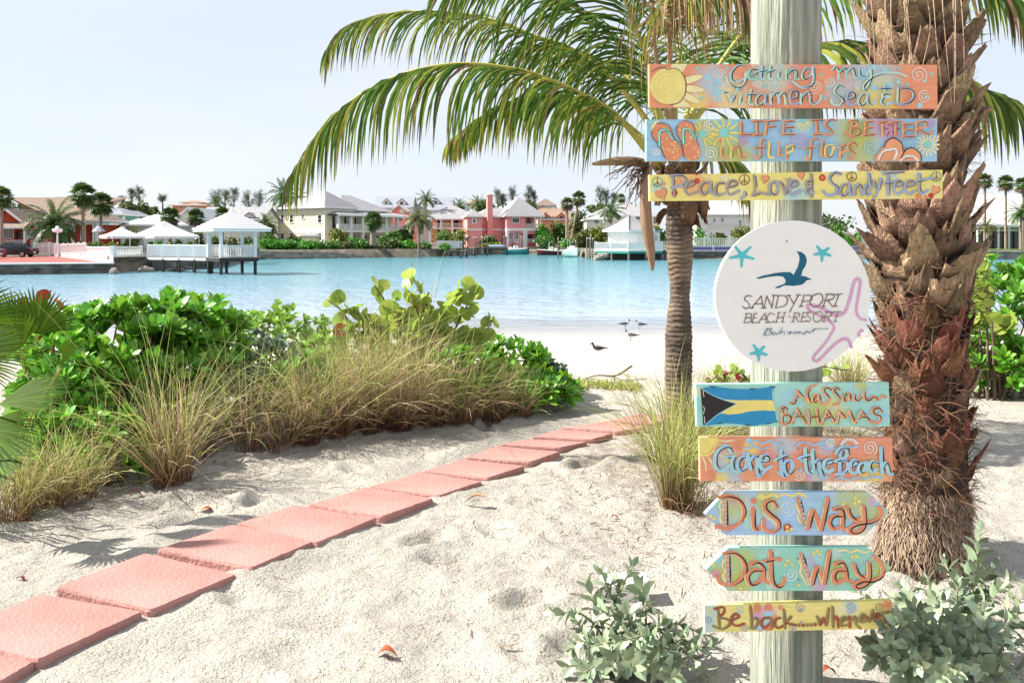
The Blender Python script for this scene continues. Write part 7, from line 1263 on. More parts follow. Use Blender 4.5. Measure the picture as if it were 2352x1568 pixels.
# wing with porch
W2 = 18.4; wbox(o, 'wing_wall', W1, W2, 1.6, D1-1, -.3, H-.25, 'cream'); wbox(o, 'wing_frieze', W1+.1, W2-2.6, 1.0, 1.59, H-.9, H-.25, 'creamtrim'); hip(o, W1-1.5, W2-2.4, .8, D1-1, H-.24, wz(BY(155), Yh+9)-LZ-H+.24, 'shingle', .5, 'x', 4.5, name='wing_roof')
fz = H*.44
wbox(o, 'balcony_floor', W1-6.2, W2+.6, -2.4, -.06, fz-.35, fz, 'creamtrim'); q = MB(); zp = H-1.25
q.add([(W1-6.6, -2.9, zp), (W2+1, -2.9, zp), (W2-1.2, .95, H-.62), (W1-4.6, -.08, H-.70), (W1-6.6, -2.9, zp-.2), (W2+1, -2.9, zp-.2), (W2-1.2, .95, zp-.2), (W1-6.6, -.08, zp-.2), (W1-6.6, -.08, zp), (W2+1, 6, zp), (W2+1, 6, zp-.2)], [(0, 1, 2, 3), (0, 3, 8), (4, 7, 6, 5), (1, 9, 2), (5, 10, 9, 1)]); pr = q.build('porch_roof', M['shingle'], o, local=True, smooth=False); q = MB(); bx(q, W1-6.65, W2+1.05, -2.97, -2.9, zp-.32, zp+.02); q.build('fascia', M['white'], pr, local=True, smooth=False)
xs = [W1-6.0, W1-3.1, W1-.3, W1+2.6, W1+5.6, W1+8.6, W2+.3]
for i, x in enumerate(xs): column(o, x, -2.2, fz, zp-.2, .42); column(o, x, -2.2, -.3, fz-.36, .46)
for i in range(len(xs)-1):
    rail(o, xs[i]+.22, xs[i+1]-.22, -2.2, fz, 1.0, sp=.2, pw=.10); c = (xs[i]+xs[i+1])/2; q = MB()
    for a in range(4): t = a*np.pi/4; bar(q, (c-.42*math.cos(t), -2.28, fz+.5-.42*math.sin(t)), (c+.42*math.cos(t), -2.28, fz+.5+.42*math.sin(t)), .05, .07)
    q.build('fretwork_panel', M['white'], o, local=True, smooth=False)
for x in (W1-4.6, W1-1.8, W1+1.2, W1+4, W1+7): window(o, 'f', x, fz+1.35, 1.5, 2.0, -.003 if x < W1 else 1.597, 2, 1, 'creamtrim'); window(o, 'f', x, 1.2, 1.4, 2.0, -.003 if x < W1 else 1.597, 2, 1, 'creamtrim')
o = thing('garden_shed', 'small yellow shed with grey hip roof before the yellow house', 'shed', (*xy(545, 660, 141, PB), LZ)); k = 141/F*.20817; wbox(o, 'wall', 8*k, 172*k, 0, 2.5, -.2, wz(BY(608), 141)-LZ, 'cream'); hip(o, 0, 180*k, -.1, 2.6, wz(BY(607), 141)-LZ, 34*k, 'shingle', .1)
# houses behind
simple_house('grey roofed terrace with white dormers behind the yellow house', BX(1375), BX(1760), 215, BY(182), BY(292), 11, 'whitewall', 'shingle_b', 'gx', dorm=[(BX(1480), BY(262), 16, 12), (BX(1652), BY(266), 20, 13)]); simple_house('blue grey roofed terrace end behind the coconut palm', BX(1765), BX(2200), 222, BY(192), BY(320), 11, 'whitewall', 'shingle_b', 'gx', dorm=[(BX(2025), BY(255), 18, 13)])
h = simple_house('white gabled house with red pediment and round window', BX(1490), BX(1770), 196, BY(285), BY(385), 10, 'pink', 'paleroof', 'gy', ov=.7, wins=[(BX(1640), BY(420), 10, 12)]); q = MB(); k = 196/F; a = np.linspace(0, 6.283, 17)[:-1]; X = (BX(1660)-BX(1490))*k; z = wz(BY(340), 196)-LZ; q.add([(X+.55*math.cos(t), -.06, z+.55*math.sin(t)) for t in a]+[(X+.55*math.cos(t), -.003, z+.55*math.sin(t)) for t in a], [tuple(range(16))]+[(i, 16+i, 16+(i+1) % 16, (i+1) % 16) for i in range(16)]); q.build('round_window', M['white'], h, local=True, smooth=False)
h = simple_house('salmon house with columned verandas between the yellow and pink houses', BX(1990), BX(2420), 188, BY(270), BY(372), 9, 'salmon', 'shingle', ridge=4.5, wins=[(BX(2090), BY(470), 8, 12), (BX(2230), BY(475), 6, 10)]); k = 188/F; z0 = wz(BY(425), 188)-LZ; W = (BX(2420)-BX(1990))*k
hip(h, -.5, W-1, -2.2, .2, z0, 1.0, 'shingle', .4, 'x', 1.2, name='veranda_roof'); fl = wz(BY(525), 188)-LZ
for i in range(4): column(h, -.2+i*(W-1)/3.1, -2.1, -.3, z0-.25, .36)
rail(h, -.2, W-1.2, -2.1, fl, .9, sp=.25, pw=.06); wbox(h, 'veranda_floor', -.4, W-1, -2.3, -.01, fl-.25, fl, 'white')
for i in range(2): wbox(h, 'bay_wall', 1.2+i*3.4, 2.2+i*3.4, -.06, -.003, -.2, z0-.3, 'dark')
# --- pink house
def CX(v): return 1004.3+v*.23486
def CY(v): return 414.3+v*.23486
Yk = 178; o = place('bright pink two storey house with tall chimney and white balcony', CX(680), Yk, 14); k = Yk/F*.23486
def hk(v): return wz(CY(v), Yk)-LZ
W = 345*k*1.02; H = hk(345)
wbox(o, 'wall', 0, 190*k, 0, 10, -.3, H, 'pink'); wbox(o, 'rear_wall', 190*k+.003, W-.4, 2.6, 10, -.3, H, 'pink'); wbox(o, 'lower_arcade', 190*k+.003, W, 0, 2.59, hk(525), hk(492), 'pink'); wbox(o, 'balcony_floor', -.06, W+.15, -.14, 2.6, hk(493), hk(468), 'white')
hip(o, 0, W, 0, 10, H, hk(190)-H+.9, 'shingle', .65, 'y', 5.0); wbox(o, 'left_wing_wall', -5.2, -.003, 3.5, 10.5, -.3, hk(352), 'pink'); hip(o, -5.2, 3, 3.5, 10.5, hk(350), hk(255)-hk(350), 'shingle', .5, 'x', name='wing_roof', ridge=3.5); wbox(o, 'tower_wall', -7.9, -4.9, .8, 4.4, -.3, hk(352), 'pink'); hip(o, -7.9, -4.9, .8, 4.4, hk(351), hk(282)-hk(351), 'shingle', .45, name='tower_roof', axis='x')
wbox(o, 'trim_band', -4.85, -.004, 3.44, 3.497, hk(488), hk(470), 'white'); wbox(o, 'trim_band', -7.96, -4.86, .74, .797, hk(490), hk(472), 'white')
q = MB(); cw = 54*k; bx(q, -2.9-cw/2, -2.9+cw/2, 2.3, 3.497, -.3, hk(150)); bx(q, -2.9-cw*.62, -2.9+cw*.62, 2.15, 3.6, hk(150)+.003, hk(140)); ch = q.build('chimney', M['pink'], o, local=True, smooth=False); q = MB(); prism(q, [(-2.9-cw*.5, hk(139)), (-2.9, hk(122)), (-2.9+cw*.5, hk(139))], 'y', 2.3, 3.5); q.build('chimney_cap', M['white'], ch, local=True, smooth=False)
window(o, 'f', 90*k, hk(392), 66*k, 42*k, 0, 3, 1, 'white', 6*k); window(o, 'f', -4.15, hk(392), 12*k, 34*k, 3.5, 1, 2); window(o, 'f', -6.5, hk(398), 26*k, 34*k, .8, 1, 2, 'white', .2); window(o, 'l', 2.2, hk(395), 1.0, 1.5, 0, 1, 2); window(o, 'l', 3.0, hk(555), 1.0, 2.2, 0, 1, 2); window(o, 'f', 40*k, hk(548), 40*k, 60*k, 0, 3, 2); window(o, 'f', 100*k, hk(540), 26*k, 60*k, 0, 2, 2); window(o, 'f', 270*k, hk(545), 50*k, 60*k, 2.6, 2, 2); window(o, 'f', 250*k, hk(400), 60*k, 60*k, 2.6, 2, 1, 'pink')
for x in (1, 168, 190, 342): column(o, x*k+.1 if x < 300 else x*k, -.0+.12 if x > 180 else -.25, -.3, hk(494), .5)
column(o, 342*k, .2, hk(468), H-.22, .4); column(o, 290*k, .2, hk(468), H-.22, .3); rail(o, 195*k, 338*k, .12, hk(468), 42*k, sp=.18, pw=.06); rail(o, 10*k, 165*k, -.3, hk(612), 40*k, sp=.2, pw=.06); rail(o, 192*k, 338*k, .1, hk(612), 40*k, sp=.2, pw=.06); q = MB(); prism(q, [(0, hk(540))]+[(165*k*(t), hk(540)+(hk(498)-hk(540))*math.sin(np.pi*t)**.6) for t in np.linspace(.02, .98, 14)]+[(165*k, hk(540)), (165*k, hk(495)), (0, hk(495))], 'y', -.40, -.18); q.build('arch', M['pink'], o, local=True, smooth=False)
simple_house('orange lit salmon house wall with grey roof left of the pink house', CX(265), CX(390), 200, CY(280), CY(345), 9, 'salmon', 'shingle'); simple_house('terracotta roofed house with two dormers right of the pink house', CX(985), CX(1290), 215, CY(282), CY(372), 9, 'salmon', 'shingle_tan', 'gx', dorm=[(CX(1060), CY(372), 15, 13), (CX(1215), CY(382), 22, 15)])
simple_house('brown roofed far house on the skyline left of the pink chimney', CX(290), CX(460), 260, CY(184), CY(225), 8, 'creamtrim', 'shingle_tan', ov=1); simple_house('brown hip roofed far house on the skyline right of the pink house', CX(985), CX(1135), 255, CY(180), CY(240), 9, 'creamtrim', 'shingle_br', ov=1, wins=[(CX(1030), CY(255), 5, 4)])
h = simple_house('pale house with wide grey hip roof and yellow balcony behind the boathouse', CX(1500), CX(2165), 178, CY(222), CY(345), 11, 'creamtrim', 'shingle', ridge=6, wins=[(CX(1960), CY(390), 9, 16), (CX(2060), CY(390), 8, 14), (CX(2130), CY(392), 7, 13)]); kk = 178/F
for x in (1920, 1990, 2085, 2160): column(h, (CX(x)-CX(1500))*kk, -1.2, wz(CY(430), 178)-LZ, wz(CY(352), 178)-LZ, .35)
wbox(h, 'balcony_floor', (CX(1900)-CX(1500))*kk, (CX(2170)-CX(1500))*kk, -1.4, -.01, wz(CY(445), 178)-LZ, wz(CY(430), 178)-LZ-.002, 'cream'); simple_house('low pale roof left of the boathouse, behind the shrubs', CX(1460), CX(1720), 165, CY(345), CY(378), 8, 'creamtrim', 'paleroof', wins=[(CX(1560), CY(400), 8, 8)])
# --- boathouse on piles
Yb = 121; o = place('white hexagonal boathouse with grey pyramid roof on a railed deck over the water', CX(1870), Yb+3.6, 0, 'boathouse', 'boathouse', z=0); k = Yb/F*.23486
def hb(v): return wz(CY(v), Yb)
def hexa(r, a0=R(-95), n=6): return [(r*math.cos(a0+i*np.pi/3), r*math.sin(a0+i*np.pi/3)) for i in range(n)]
R0 = 228*k; rot = R(-97); pl = hexa(R0, rot); q = MB(); prism(q, pl, 'z', 1.3, hb(492)); q.build('wall', M['whitewall'], o, local=True, smooth=False)
q = MB(); e = hexa(300*k, rot); m1 = hexa(150*k, rot); z0, z1, z2 = hb(482), hb(415), hb(330); V = [(x, y, z0) for x, y in e]+[(x, y, z1) for x, y in m1]+[(0, 0, z2)]+[(x, y, z0-.22) for x, y in e]; q.add(V, [(i, (i+1) % 6, 6+(i+1) % 6, 6+i) for i in range(6)]+[(6+i, 6+(i+1) % 6, 12) for i in range(6)]+[(18-5+5-5+i, i, i, i) for i in range(0)]); rf = q.build('roof', M['shingle'], o, local=True, smooth=False); q = MB(); prism(q, e, 'z', z0-.26, z0-.006); q.build('fascia', M['white'], rf, local=True, smooth=False); q = MB()
for i in range(6): tube(q, [(*e[i], z0+.05), (*m1[i], z1+.05), (0, 0, z2+.05)], .09, 5)
q.build('hip_cap', M['shingle'], rf, local=True)
for i in range(6):
    a, b = np.array(pl[i]), np.array(pl[(i+1) % 6]); d = norm(b-a); nn = np.array((d[1], -d[0])); L = np.linalg.norm(b-a)
    if nn[1] > .2: continue
    for s in (.12, .53):
        q = MB(); p, r_ = a+d*L*s+nn*.03, a+d*L*(s+.36)+nn*.03; bar(q, (*p, (hb(515)+1.35)/2), (*r_, (hb(515)+1.35)/2), .05, hb(515)-1.35) ; q.build('door_panel', M['white'], o, local=True, smooth=False)
q = MB(); bx(q, 1.05*R0, 1.05*R0+66*k, -1.0, 2.2, 1.3, hb(500)); an = q.build('side_wing', M['whitewall'], o, local=True, smooth=False); window(o, 'f', 1.05*R0+26*k, hb(562), 20*k, 46*k, -1.0, 2, 4, 'white', .05, name='side_window')
q = MB(); bx(q, 1.02*R0, 1.05*R0+82*k, -1.3, 2.4, hb(499), hb(486)); q.build('side_roof', M['shingle'], o, local=True, smooth=False)
dk = hexa(385*k, rot); q = MB(); prism(q, dk, 'z', hb(692), hb(676)); q.build('deck', M['white'], o, local=True, smooth=False); q = MB(); prism(q, hexa(382*k, rot), 'z', hb(714), hb(692)-.004); M['teal'] = mat('teal_paint', (.03, .27, .22), .7, .1); q.build('deck_skirt', M['teal'], o, local=True, smooth=False); q = MB(); prism(q, hexa(300*k, rot), 'z', -1.2, hb(716)); q.build('dark_crib', M['wood_d'], o, local=True, smooth=False)
for i in range(6):
    a, b = np.array(dk[i])*.985, np.array(dk[(i+1) % 6])*.985; d = norm(b-a); L = np.linalg.norm(b-a)
    if a[1]+b[1] > 3: continue
    q = MB(); n = int(L/.22); zf = hb(676)
    for j in range(n): p = a+d*(j+.5)*L/n; bar(q, (*p, zf+.06), (*p, zf+.86), .2 if i in (4, 5, 0) and a[0] < 0 else .05, .03)
    bar(q, (*a, zf+.93), (*b, zf+.93), .12, .07); q.build('railing', M['white'], o, local=True, smooth=False)
    for t in (0, .5): p = a+(b-a)*t; q = MB(); bx(q, p[0]-.1, p[0]+.1, p[1]-.1, p[1]+.1, zf+.003, zf+1.1); q.build('post', M['white'], o, local=True, smooth=False); q = MB(); tube(q, [(p[0], p[1], -1.2), (p[0], p[1], hb(716))], .15, 7); q.build('piling', M['wood_w'], o, local=True, smooth=False)
# --- mooring posts, docks, boats
mp = [(225, 600, 757, 0), (245, 600, 755, 0), (275, 545, 752, 0), (297, 545, 752, 0), (355, 553, 745, 0), (378, 553, 745, 0), (440, 550, 740, 0), (490, 545, 740, 0), (652, 548, 722, 0), (737, 552, 715, 0), (820, 548, 718, 0), (936, 548, 712, 0), (1016, 545, 700, 0), (1142, 545, 700, 0), (1182, 562, 762, 0), (1218, 565, 758, 0), (1275, 580, 735, 0), (1465, 560, 765, 0), (1486, 562, 765, 0), (1522, 562, 765, 0), (1500, 562, 760, 0)]
for i, (x, yt, yb, _) in enumerate(sorted(mp)):
    Y = (CZ-0)*F/(CY(yb)-YH); p = PC(x, yb, Y); q = MB(); zt = wz(CY(yt), Y); r = 9.5/2*.23486*Y/F; tube(q, [(p[0], Y, -1.2), (p[0], Y, .35)], [r*1.15, r*1.1], 8, 1); tube(q, [(p[0], Y, .35), (p[0]+rng.normal(0, .03), Y, zt-.12)], [r*1.05, r], 8, 0); tube(q, [(p[0], Y, zt-.12), (p[0], Y, zt+.02)], [r*1.1, r*.7], 8, 2)
    o = q.build('mooring_post', [M['wood_w'], M['wood_d'], M['white']], None, smooth=False)
    tag(o, f'{ORD[i] if i < 20 else "twenty-first"} timber mooring post from the left before the pink house and boathouse', 'mooring post', 'timber mooring posts in the water')
def dock(label, x0, x1, yt, Y, dep=1.8):
    p0, p1 = PC(x0, yt, Y), PC(x1, yt, Y); o = thing('dock', label, 'dock', (p0[0], Y, 0), 'small timber docks'); z = p0[2]; q = MB(); n = max(4, int((p1[0]-p0[0])/.3))
    for i in range(n): a = p0[0]+(p1[0]-p0[0])*i/n; bx(q, a, a+(p1[0]-p0[0])/n*.93, Y, Y+dep, z-.08, z)
    q.build('deck', M['wood_w'], o, smooth=False); q = MB(); bx(q, p0[0], p1[0], Y+.05, Y+.15, z-.3, z-.083); q.build('beam', M['wood_d'], o, smooth=False)
    for t in np.linspace(.04, .96, max(2, int((p1[0]-p0[0])/2)+1)): a = p0[0]+(p1[0]-p0[0])*t; q = MB(); tube(q, [(a, Y+.25, -1.2), (a, Y+.25, z-.09)], .12, 7); q.build('piling', M['wood_d'], o, smooth=False)
dock('pale low dock left of the clustered mooring posts', 132, 292, 690, 146); dock('grey dock left of the turquoise boat', 500, 690, 662, 160); dock('long dock behind the maroon boat', 880, 1205, 655, 168); dock('short dark dock behind the mooring posts', 380, 480, 655, 162)
def boat(label, x, ywl, L_, Bm, Hh, az, hullm, kind, group='small motor boats moored at the docks'):
    Y = CZ*F/(CY(ywl)-YH) if kind != 'flat' else 163; p = PC(x, ywl, Y); o = thing('motor_boat', label, 'boat', (p[0], Y, 0), group, az); N = 12; q = MB(); V = []
    for i in range(N):
        t = i/(N-1); xx = -L_/2+L_*t; b = Bm/2*(1-max(0, (t-.45)/.55)**2.2); b = max(b, .01); sh = Hh*(1+.35*t*t); V += [(xx, -b, sh), (xx, -b*.86, .15+.2*t**3*Hh), (xx, 0, -.2+.45*max(0, t-.7)), (xx, b*.86, .15+.2*t**3*Hh), (xx, b, sh)]
    f = [(i*5+j, i*5+j+1, (i+1)*5+j+1, (i+1)*5+j) for i in range(N-1) for j in range(4)]+[(4, 3, 2, 1, 0)]; q.add(V, f); q.build('hull', hullm, o, local=True)
    q = MB(); V = []
    for i in range(N): a = V0 = None; V += [(q_[0], q_[1]*.94, q_[2]-.12) for q_ in [(-L_/2+L_*i/(N-1), s_*max(Bm/2*(1-max(0, (i/(N-1)-.45)/.55)**2.2), .01), Hh*(1+.35*(i/(N-1))**2)) for s_ in (-1, 1)]]
    q.add(V, [(2*i, 2*i+1, 2*i+3, 2*i+2) for i in range(N-1)]); q.build('deck', M['white'], o, local=True, smooth=False); q = MB()
    for s_ in (-1, 1): tube(q, [(-L_/2+L_*i/(N-1), s_*max(Bm/2*(1-max(0, (i/(N-1)-.45)/.55)**2.2), .01), Hh*(1+.35*(i/(N-1))**2)+.02) for i in range(N)], .05, 5)
    q.build('gunwale', M['white'], o, local=True); q = MB(); box(q, (-.2, 0, Hh+.35), (1.0, .8, .9), 0, 0, .8); q.build('console', M['white'], o, local=True, smooth=False); q = MB(); box(q, (.2, 0, Hh+.98), (.06, .85, .42)); q.build('windscreen', M['glass'], o, local=True, smooth=False)
    q = MB(); box(q, (-L_/2-.25, 0, Hh+.12), (.5, .4, .62), 0, 0, .7); box(q, (-L_/2-.22, 0, .05), (.2, .16, .9)); q.build('outboard_motor', M['tyre'], o, local=True, smooth=False); q = MB()
    for s_ in (-1, 1): tube(q, [(.1, s_*.5, Hh+.1), (.1, s_*.5, Hh+1.5), (-.6, s_*.5, Hh+1.7)], .025, 5); box(q, (-1.2, s_*.35, Hh+.25), (.5, .4, .5))
    q.build('rail', M['white'], o, local=True); return o
boat('turquoise motor boat with white windscreen below the pink house', 780, 722, 4.6, 1.9, .85, R(12), mat('turquoise_hull', (.12, .50, .52), .35, .05), 'a'); boat('maroon hulled boat beside the long dock', 1100, 730, 4.6, 1.7, .75, R(172), mat('maroon_hull', (.14, .018, .022), .35, .08), 'a'); boat('pale green hulled boat seen bow on, between the mooring posts', 1325, 748, 6, 2.5, 1.05, R(-80), mat('pale_green_hull', (.42, .60, .54), .35, .05), 'a')
o = thing('kayak', 'blue and white kayak lying on the grey dock', 'kayak', PC(585, 655, 161)); p = np.array(o.location); q = MB(); tube(q, cat3([p+[-1.6, 0, .26], p+[-.8, 0, .2], p+[.8, 0, .2], p+[1.6, 0, .26]], 5), np.array([.03, .15, .28, .34, .36, .38, .38, .38, .38, .38, .36, .34, .3, .22, .12, .03])*.6, 8); q.build('hull', mat('blue_hull', (.35, .5, .68), .4, .1), o)
# --- middle shrubs and fences
for i, (x0, x1, yt, yb, Y, mk, lb, cv) in enumerate((
    (60, 330, 640, 780, 133, 'bushbright', 'bright rounded shrub at the left end of the yellow house bank', 'B'), (310, 540, 660, 790, 134, 'bushbright', 'bright low shrub below the left windows of the yellow house', 'B'), (520, 760, 670, 800, 136, 'bushbright', 'rounded green shrub below the garden shed', 'B'), (700, 960, 650, 810, 138, 'hedge', 'green shrub below the corner of the yellow house', 'B'), (900, 1130, 670, 830, 140, 'olive', 'olive shrub sloping to the water below the balcony', 'B'), (1100, 1300, 660, 840, 141, 'hedge', 'green shrub below the fan palm', 'B'), (1260, 1460, 690, 850, 142, 'olive', 'tangled olive shrub at the sandy shore', 'B'), (1400, 1640, 620, 830, 144, 'treedark', 'grey green tall shrub right of the fan palm', 'B'), (1600, 1820, 660, 830, 145, 'bushbright', 'bright shrub left of the coconut trunk', 'B'), (1780, 1990, 680, 830, 146, 'hedge', 'green shrub right of the coconut trunk', 'B'),
    (400, 620, 600, 700, 143, 'treedark', 'dark shrub before the shed of the yellow house', 'B'), (840, 1040, 490, 700, 143, 'hedge_y', 'tall yellow green shrub before the balcony columns', 'B'), (1040, 1180, 600, 720, 146, 'bushbright', 'small bright shrub left of the fan palm trunk', 'B'), (1380, 1520, 580, 720, 148, 'hedge', 'leafy shrub behind the fan palm trunk', 'B'), (1480, 1660, 540, 700, 150, 'hedge', 'large green shrub under the balcony end', 'B'), (1640, 1800, 440, 690, 160, 'treedark', 'dark tree like shrub behind the coconut palm', 'B'), (1960, 2330, 510, 720, 158, 'hedge', 'large clipped green hedge before the salmon house', 'B'), (2180, 2400, 520, 730, 156, 'hedge_y', 'yellow topped hedge left of the dock posts', 'B'), (2070, 2190, 715, 840, 147, 'bushbright', 'small shrub on rocks at the end of the white fence', 'B'), (100, 290, 560, 680, 138, 'hedge', 'shrub at the left wall of the yellow house', 'B'),
    (400, 640, 520, 660, 172, 'treedark', 'dark shrub at the foot of the pink tower', 'C'), (430, 640, 600, 660, 168, 'hedge_y', 'low dry hedge before the pink house', 'C'), (950, 1130, 400, 640, 178, 'bushbright', 'tall bright shrub right of the pink house, left part', 'C'), (1080, 1330, 370, 640, 180, 'hedge', 'tall shrub behind the mooring posts, middle part', 'C'), (940, 1200, 530, 660, 168, 'hedge', 'hanging green shrub above the maroon boat', 'C'), (1180, 1400, 560, 690, 162, 'bushbright', 'green shrub behind the green boat', 'C'), (1330, 1500, 420, 690, 158, 'olive', 'tall olive shrub left of the boathouse, left part', 'C'), (1440, 1680, 440, 640, 160, 'hedge_y', 'tall yellow green shrub left of the boathouse, right part', 'C'), (1500, 1720, 380, 560, 168, 'treedark', 'dark shrub behind the boathouse roof', 'C'), (1290, 1480, 260, 520, 175, 'olive', 'slender leafy tree right of the twin fan palms', 'C'), (2060, 2240, 420, 600, 150, 'hedge', 'green shrub right of the boathouse', 'C'))):
    X0, X1, YT, YB = (BX(x0), BX(x1), BY(yt), BY(yb)) if cv == 'B' else (CX(x0), CX(x1), CY(yt), CY(yb)); k = Y/F; h = wz(YT, Y)-LZ; big = h > 4
    bush(lb, (wx((X0+X1)/2, Y), Y, LZ), ((X1-X0)/2*k*1.12, 1.6, h/2*.98), mk, 1100 if big else 760, .62 if big else .52, 'shrubs along the far shore', lobes=14)
for lb, x0, x1, yb, Y, h, cv in (('white picket fence left end, behind the coconut trunk', 1720, 2050, 725, 152, 1.0, 'B'), ('white fence panel right of the coconut trunk, by the dock', 2050, 2320, 740, 150, 1.25, 'B'), ('white plastered fence left of the dock posts', 0, 240, 640, 156, 1.3, 'C'), ('white fence right of the boathouse', 2165, 2250, 640, 140, 1.2, 'C')):
    cvx = BX if cv == 'B' else CX; fence(lb, (wx(cvx(x0), Y), Y), (wx(cvx(x1), Y), Y), LZ, LZ, h, .26 if 'picket' in lb or 'right of the boat' in lb else .3, .12, 3.0, solid='panel' in lb or 'plastered' in lb)
fan_palm('stout fan palm with a brown trunk before the yellow balcony', BX(1345), 140, BY(700), BY(440), 27, None, .5, 50, 'palmgreen'); feather_palm('leaning coconut palm at the water edge right of the yellow house', BX(1850), 137, BY(870), BY(430), 38, None, .15, 24, 'olive', BX(1845), 1.3, trunkm='wood_w'); feather_palm('tall feather palm at the left corner of the yellow house', BX(345), 158, BY(700), BY(150), 40, None, .22, 24, 'palmdark', BX(270), .9); feather_palm('small feather palm behind the grey terrace roofs', BX(1925), 190, BY(560), BY(210), 26, None, .15, 20); feather_palm('feather palm skyline crown left of the pink house', BX(2300), 195, BY(560), BY(290), 24, None, .15, 20); feather_palm('low feather palm between the gazebo and the yellow house', BX(160), 140, BY(700), BY(480), 30, None, .16, 20, 'palmdark'); feather_palm('lower feather palm at the left wall of the yellow house', BX(230), 142, BY(720), BY(560), 20, None, .12, 16, 'olive')
q = MB(); X = BX(1858); p = P(X, BY(718), 136.6); o = thing('notice_plate', 'small dark red notice nailed to the leaning coconut trunk', 'sign', p); box(q, (0, 0, 0), (.30, .04, .55)); q.build('plate', M['signred'], o, local=True, smooth=False)
fan_palm('twin fan palm with hanging dead fronds, left one', CX(1270), 172, CY(560), CY(230), 20, 'twin fan palms right of the pink house', .3, 40, 'olive', True); fan_palm('twin fan palm with green crown, right one', CX(1385), 174, CY(560), CY(175), 22, 'twin fan palms right of the pink house', .22, 42, 'palmgreen', True, trunk_x=CX(1310)); feather_palm('feather palm leaning over the boathouse shrubs', CX(1700), 150, CY(560), CY(300), 36, None, .16, 22, 'palmdark'); fan_palm('small fan palm crown above the grey roof', CX(1800), 190, CY(420), CY(175), 14, None, .15, 30); feather_palm('feather palm crowns on the skyline left of the chimney', CX(400), 205, CY(420), CY(240), 26, None, .16, 22); tree('dark tree crown behind the pink chimney', CX(470), 210, CY(185), 16, 26, 'treedark', 1200, .7); tree('dark tree crown behind the pink roof', CX(880), 208, CY(190), 18, 26, 'treedark', 1200, .7); tree('low dark trees on the skyline above the boathouse', CX(1600), 212, CY(230), 12, 40, 'treedark', 1200, .7)
for x, yt, yb, hw, lb in ((590, 100, 260, 12, 'casuarina behind the pink chimney'), (640, 130, 260, 9, 'small casuarina right of the pink chimney'), (740, 80, 240, 13, 'casuarina above the pink roof'), (890, 65, 240, 15, 'tall casuarina right of the pink roof'), (940, 120, 240, 9, 'small casuarina beside the tall one'), (1590, 80, 240, 13, 'casuarina on the right skyline, left one'), (1650, 110, 240, 12, 'casuarina on the right skyline, middle one'), (1730, 130, 250, 10, 'casuarina on the right skyline, right one')): casuarina(lb, CX(x), 215, CY(yt), CY(yb), hw)
# --- right: seawall, white house, palms
o = quay('dark stone seawall with pale coping behind the coconut trunk', [(wx(1575, 127), 127), (wx(1760, 126.8), 126.8), (wx(1990, 126.3), 126.3)], [1.05]*3, 'stone'); q = MB(); k = 127/F
o = thing('guard_rail', 'low white guard rail with blue panels on the seawall', 'railing', (wx(1580, 127.2), 127.2, 1.17)); L_ = (1990-1580)*k
q = MB(); bx(q, 0, L_, 0, .06, .60, .68); bx(q, 0, L_, 0, .06, .05, .12); q.build('rail', M['white'], o, local=True, smooth=False); q = MB(); bx(q, 0, L_, .02, .04, .13, .595); q.build('panel', mat('blue_panel', (.12, .13, .32), .6, .1), o, local=True, smooth=False)
for i in range(8): q = MB(); bx(q, i*L_/7-.07, i*L_/7+.07, -.04, .1, 0, .75); q.build('post', M['white'], o, local=True, smooth=False)
quay('pale stone seawall at the right edge behind the scaevola', [(wx(2200, 125), 125), (wx(2520, 124), 124)], [1.0, 1.0], 'stone_l')
tag(MB().add([(wx(1570, 127.9), 127.9, LZ+.03), (wx(2000, 127.9), 127.9, LZ+.03), (wx(2000, 140), 140, LZ+.06), (wx(1570, 140), 140, LZ+.06)], [(0, 1, 2, 3)]).add([(wx(2200, 126), 126, LZ+.03), (wx(2600, 126), 126, LZ+.03), (wx(2600, 142), 142, LZ+.06), (wx(2200, 142), 142, LZ+.06)], [(0, 1, 2, 3)]).build('lawn', mat('lawn_green', (.10, .17, .03), .9, .3, 2)), kind='structure')
fence('long white picket fence behind the coconut trunk and round sign', (wx(1560, 139), 139), (wx(1990, 139), 139), LZ, LZ, 1.75, .28, .17, 4.0)
h = simple_house('white two storey house with tall windows behind the round sign', 1600, 1740, 160, 440, 492, 10, 'whitewall', 'paleroof', wins=[(1641, 506, 5, 8), (1659, 505, 5, 9), (1640, 543, 5, 9), (1660, 540, 7, 10), (1620, 510, 5, 9), (1700, 512, 6, 10)]); rail(h, 20*160/F, 110*160/F, -.3, wz(524, 160)-LZ, .9, sp=.3, pw=.07)
for x, Y, yt, mk, lb in ((1612, 142, 505, 'bushbright', 'green shrub beside the coconut trunk, behind the white fence'), (1650, 143, 528, 'olive', 'flowering shrub behind the white fence'), (1705, 143, 508, 'hedge_y', 'yellow green shrub left of the post, behind the fence'), (1925, 140, 500, 'hedge', 'dark shrub between the round sign and date palm'), (1960, 138, 530, 'bushbright', 'bright shrub left of the date palm')): h_ = wz(yt, Y)-LZ; bush(lb, (wx(x, Y), Y, LZ), (26*Y/F, 1.2, h_/2), mk, 500, .5, 'shrubs along the far shore')
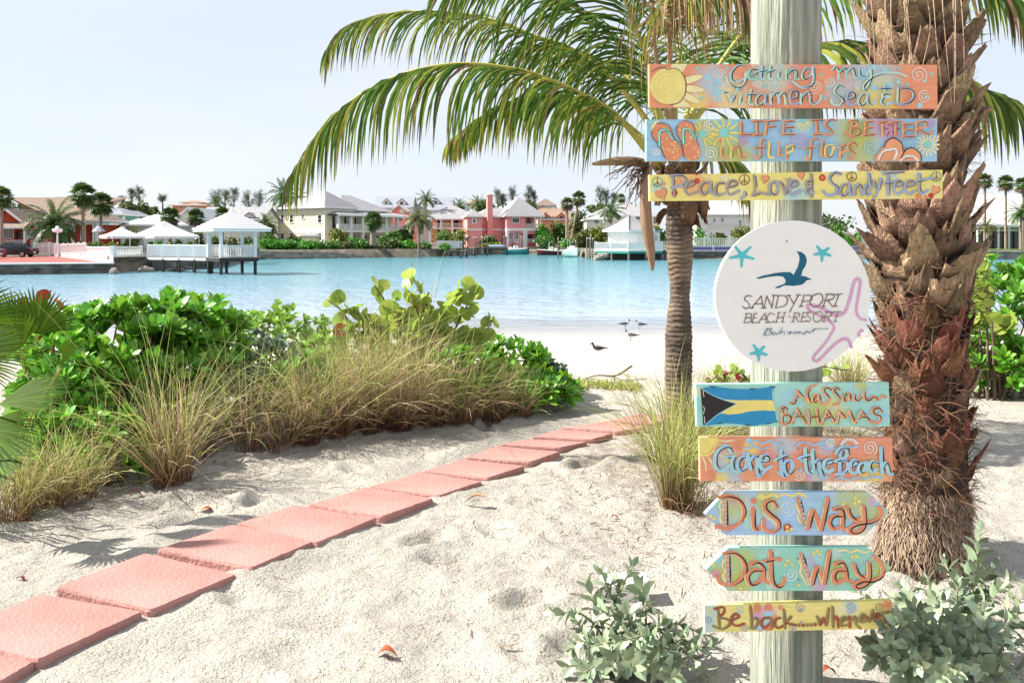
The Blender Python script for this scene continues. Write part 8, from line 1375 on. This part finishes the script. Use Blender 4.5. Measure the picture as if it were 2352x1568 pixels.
h = simple_house('white modern house with dark glass front at the right edge', 2225, 2500, 140, 455, 518, 9, 'whitewall', 'paleroof', 'gx', ov=.8); k = 140/F; z1 = wz(522, 140)-LZ
wbox(h, 'veranda_roof', -.5, 19, -2.6, -.01, z1, z1+.35, 'white'); wbox(h, 'dark_opening', .4, 18.5, -.05, -.003, .1, z1-.05, 'glass')
for i in range(8): column(h, .2+i*1.62, -2.3, -.1, z1-.005, .22)
o = thing('house', 'white upper gable with skylight behind the right edge house', 'house', (wx(2268, 150), 150, LZ)); z0 = wz(500, 150)-LZ; wbox(o, 'wall', 0, 9, 0, 8, -.3, z0, 'whitewall'); gable(o, 0, 9, 0, 8, z0, wz(446, 150)-LZ-z0, 'paleroof', .3, 'x', 'whitewall'); q = MB(); t = .45; zs = z0+(wz(446, 150)-LZ-z0)*t; box(q, (4.2, 4*t-.05, zs+.22), (.9, .7, .12)); q.build('skylight', M['glass'], o, local=True, smooth=False)
for x, yc, r, Y, lb in ((2262, 415, 22, 135, 'fan palm with dead fronds right of the date palm, left one'), (2310, 420, 24, 137, 'fan palm with dead fronds right of the date palm, middle one'), (2350, 425, 24, 133, 'fan palm with dead fronds right of the date palm, right one')): fan_palm(lb, x, Y, 575, yc, r, 'fan palms at the right edge', .2, 40, 'palmgreen', True)
feather_palm('feather palm before the right edge house', 2345, 131, 575, 490, 34, None, .16, 22, 'palmdark'); feather_palm('small feather palm in front of the dark glass veranda', 2268, 130, 578, 520, 24, None, .14, 16, 'olive')
o = thing('boulder', 'white painted boulder on the seawall at the right edge', 'rock', P(2252, 572, 126.5)); q = MB(); ball(q, (0, 0, 0), .55, 10, 0, .8); q.build('stone', M['white'], o, local=True)
# far skyline greenery
q = MB()
for k in range(90):
    Y = rng.uniform(300, 420); X = rng.uniform(-330, 330)*Y/350; foliage(q, (X, Y, 8+rng.uniform(0, 3.5)), (rng.uniform(8, 16), 6, rng.uniform(5, 8)), 200, 2.0, 6)
tag(q.build('distant_woods', M['treedark'], smooth=False), 'continuous band of distant trees behind the houses', 'woods', kind='stuff')
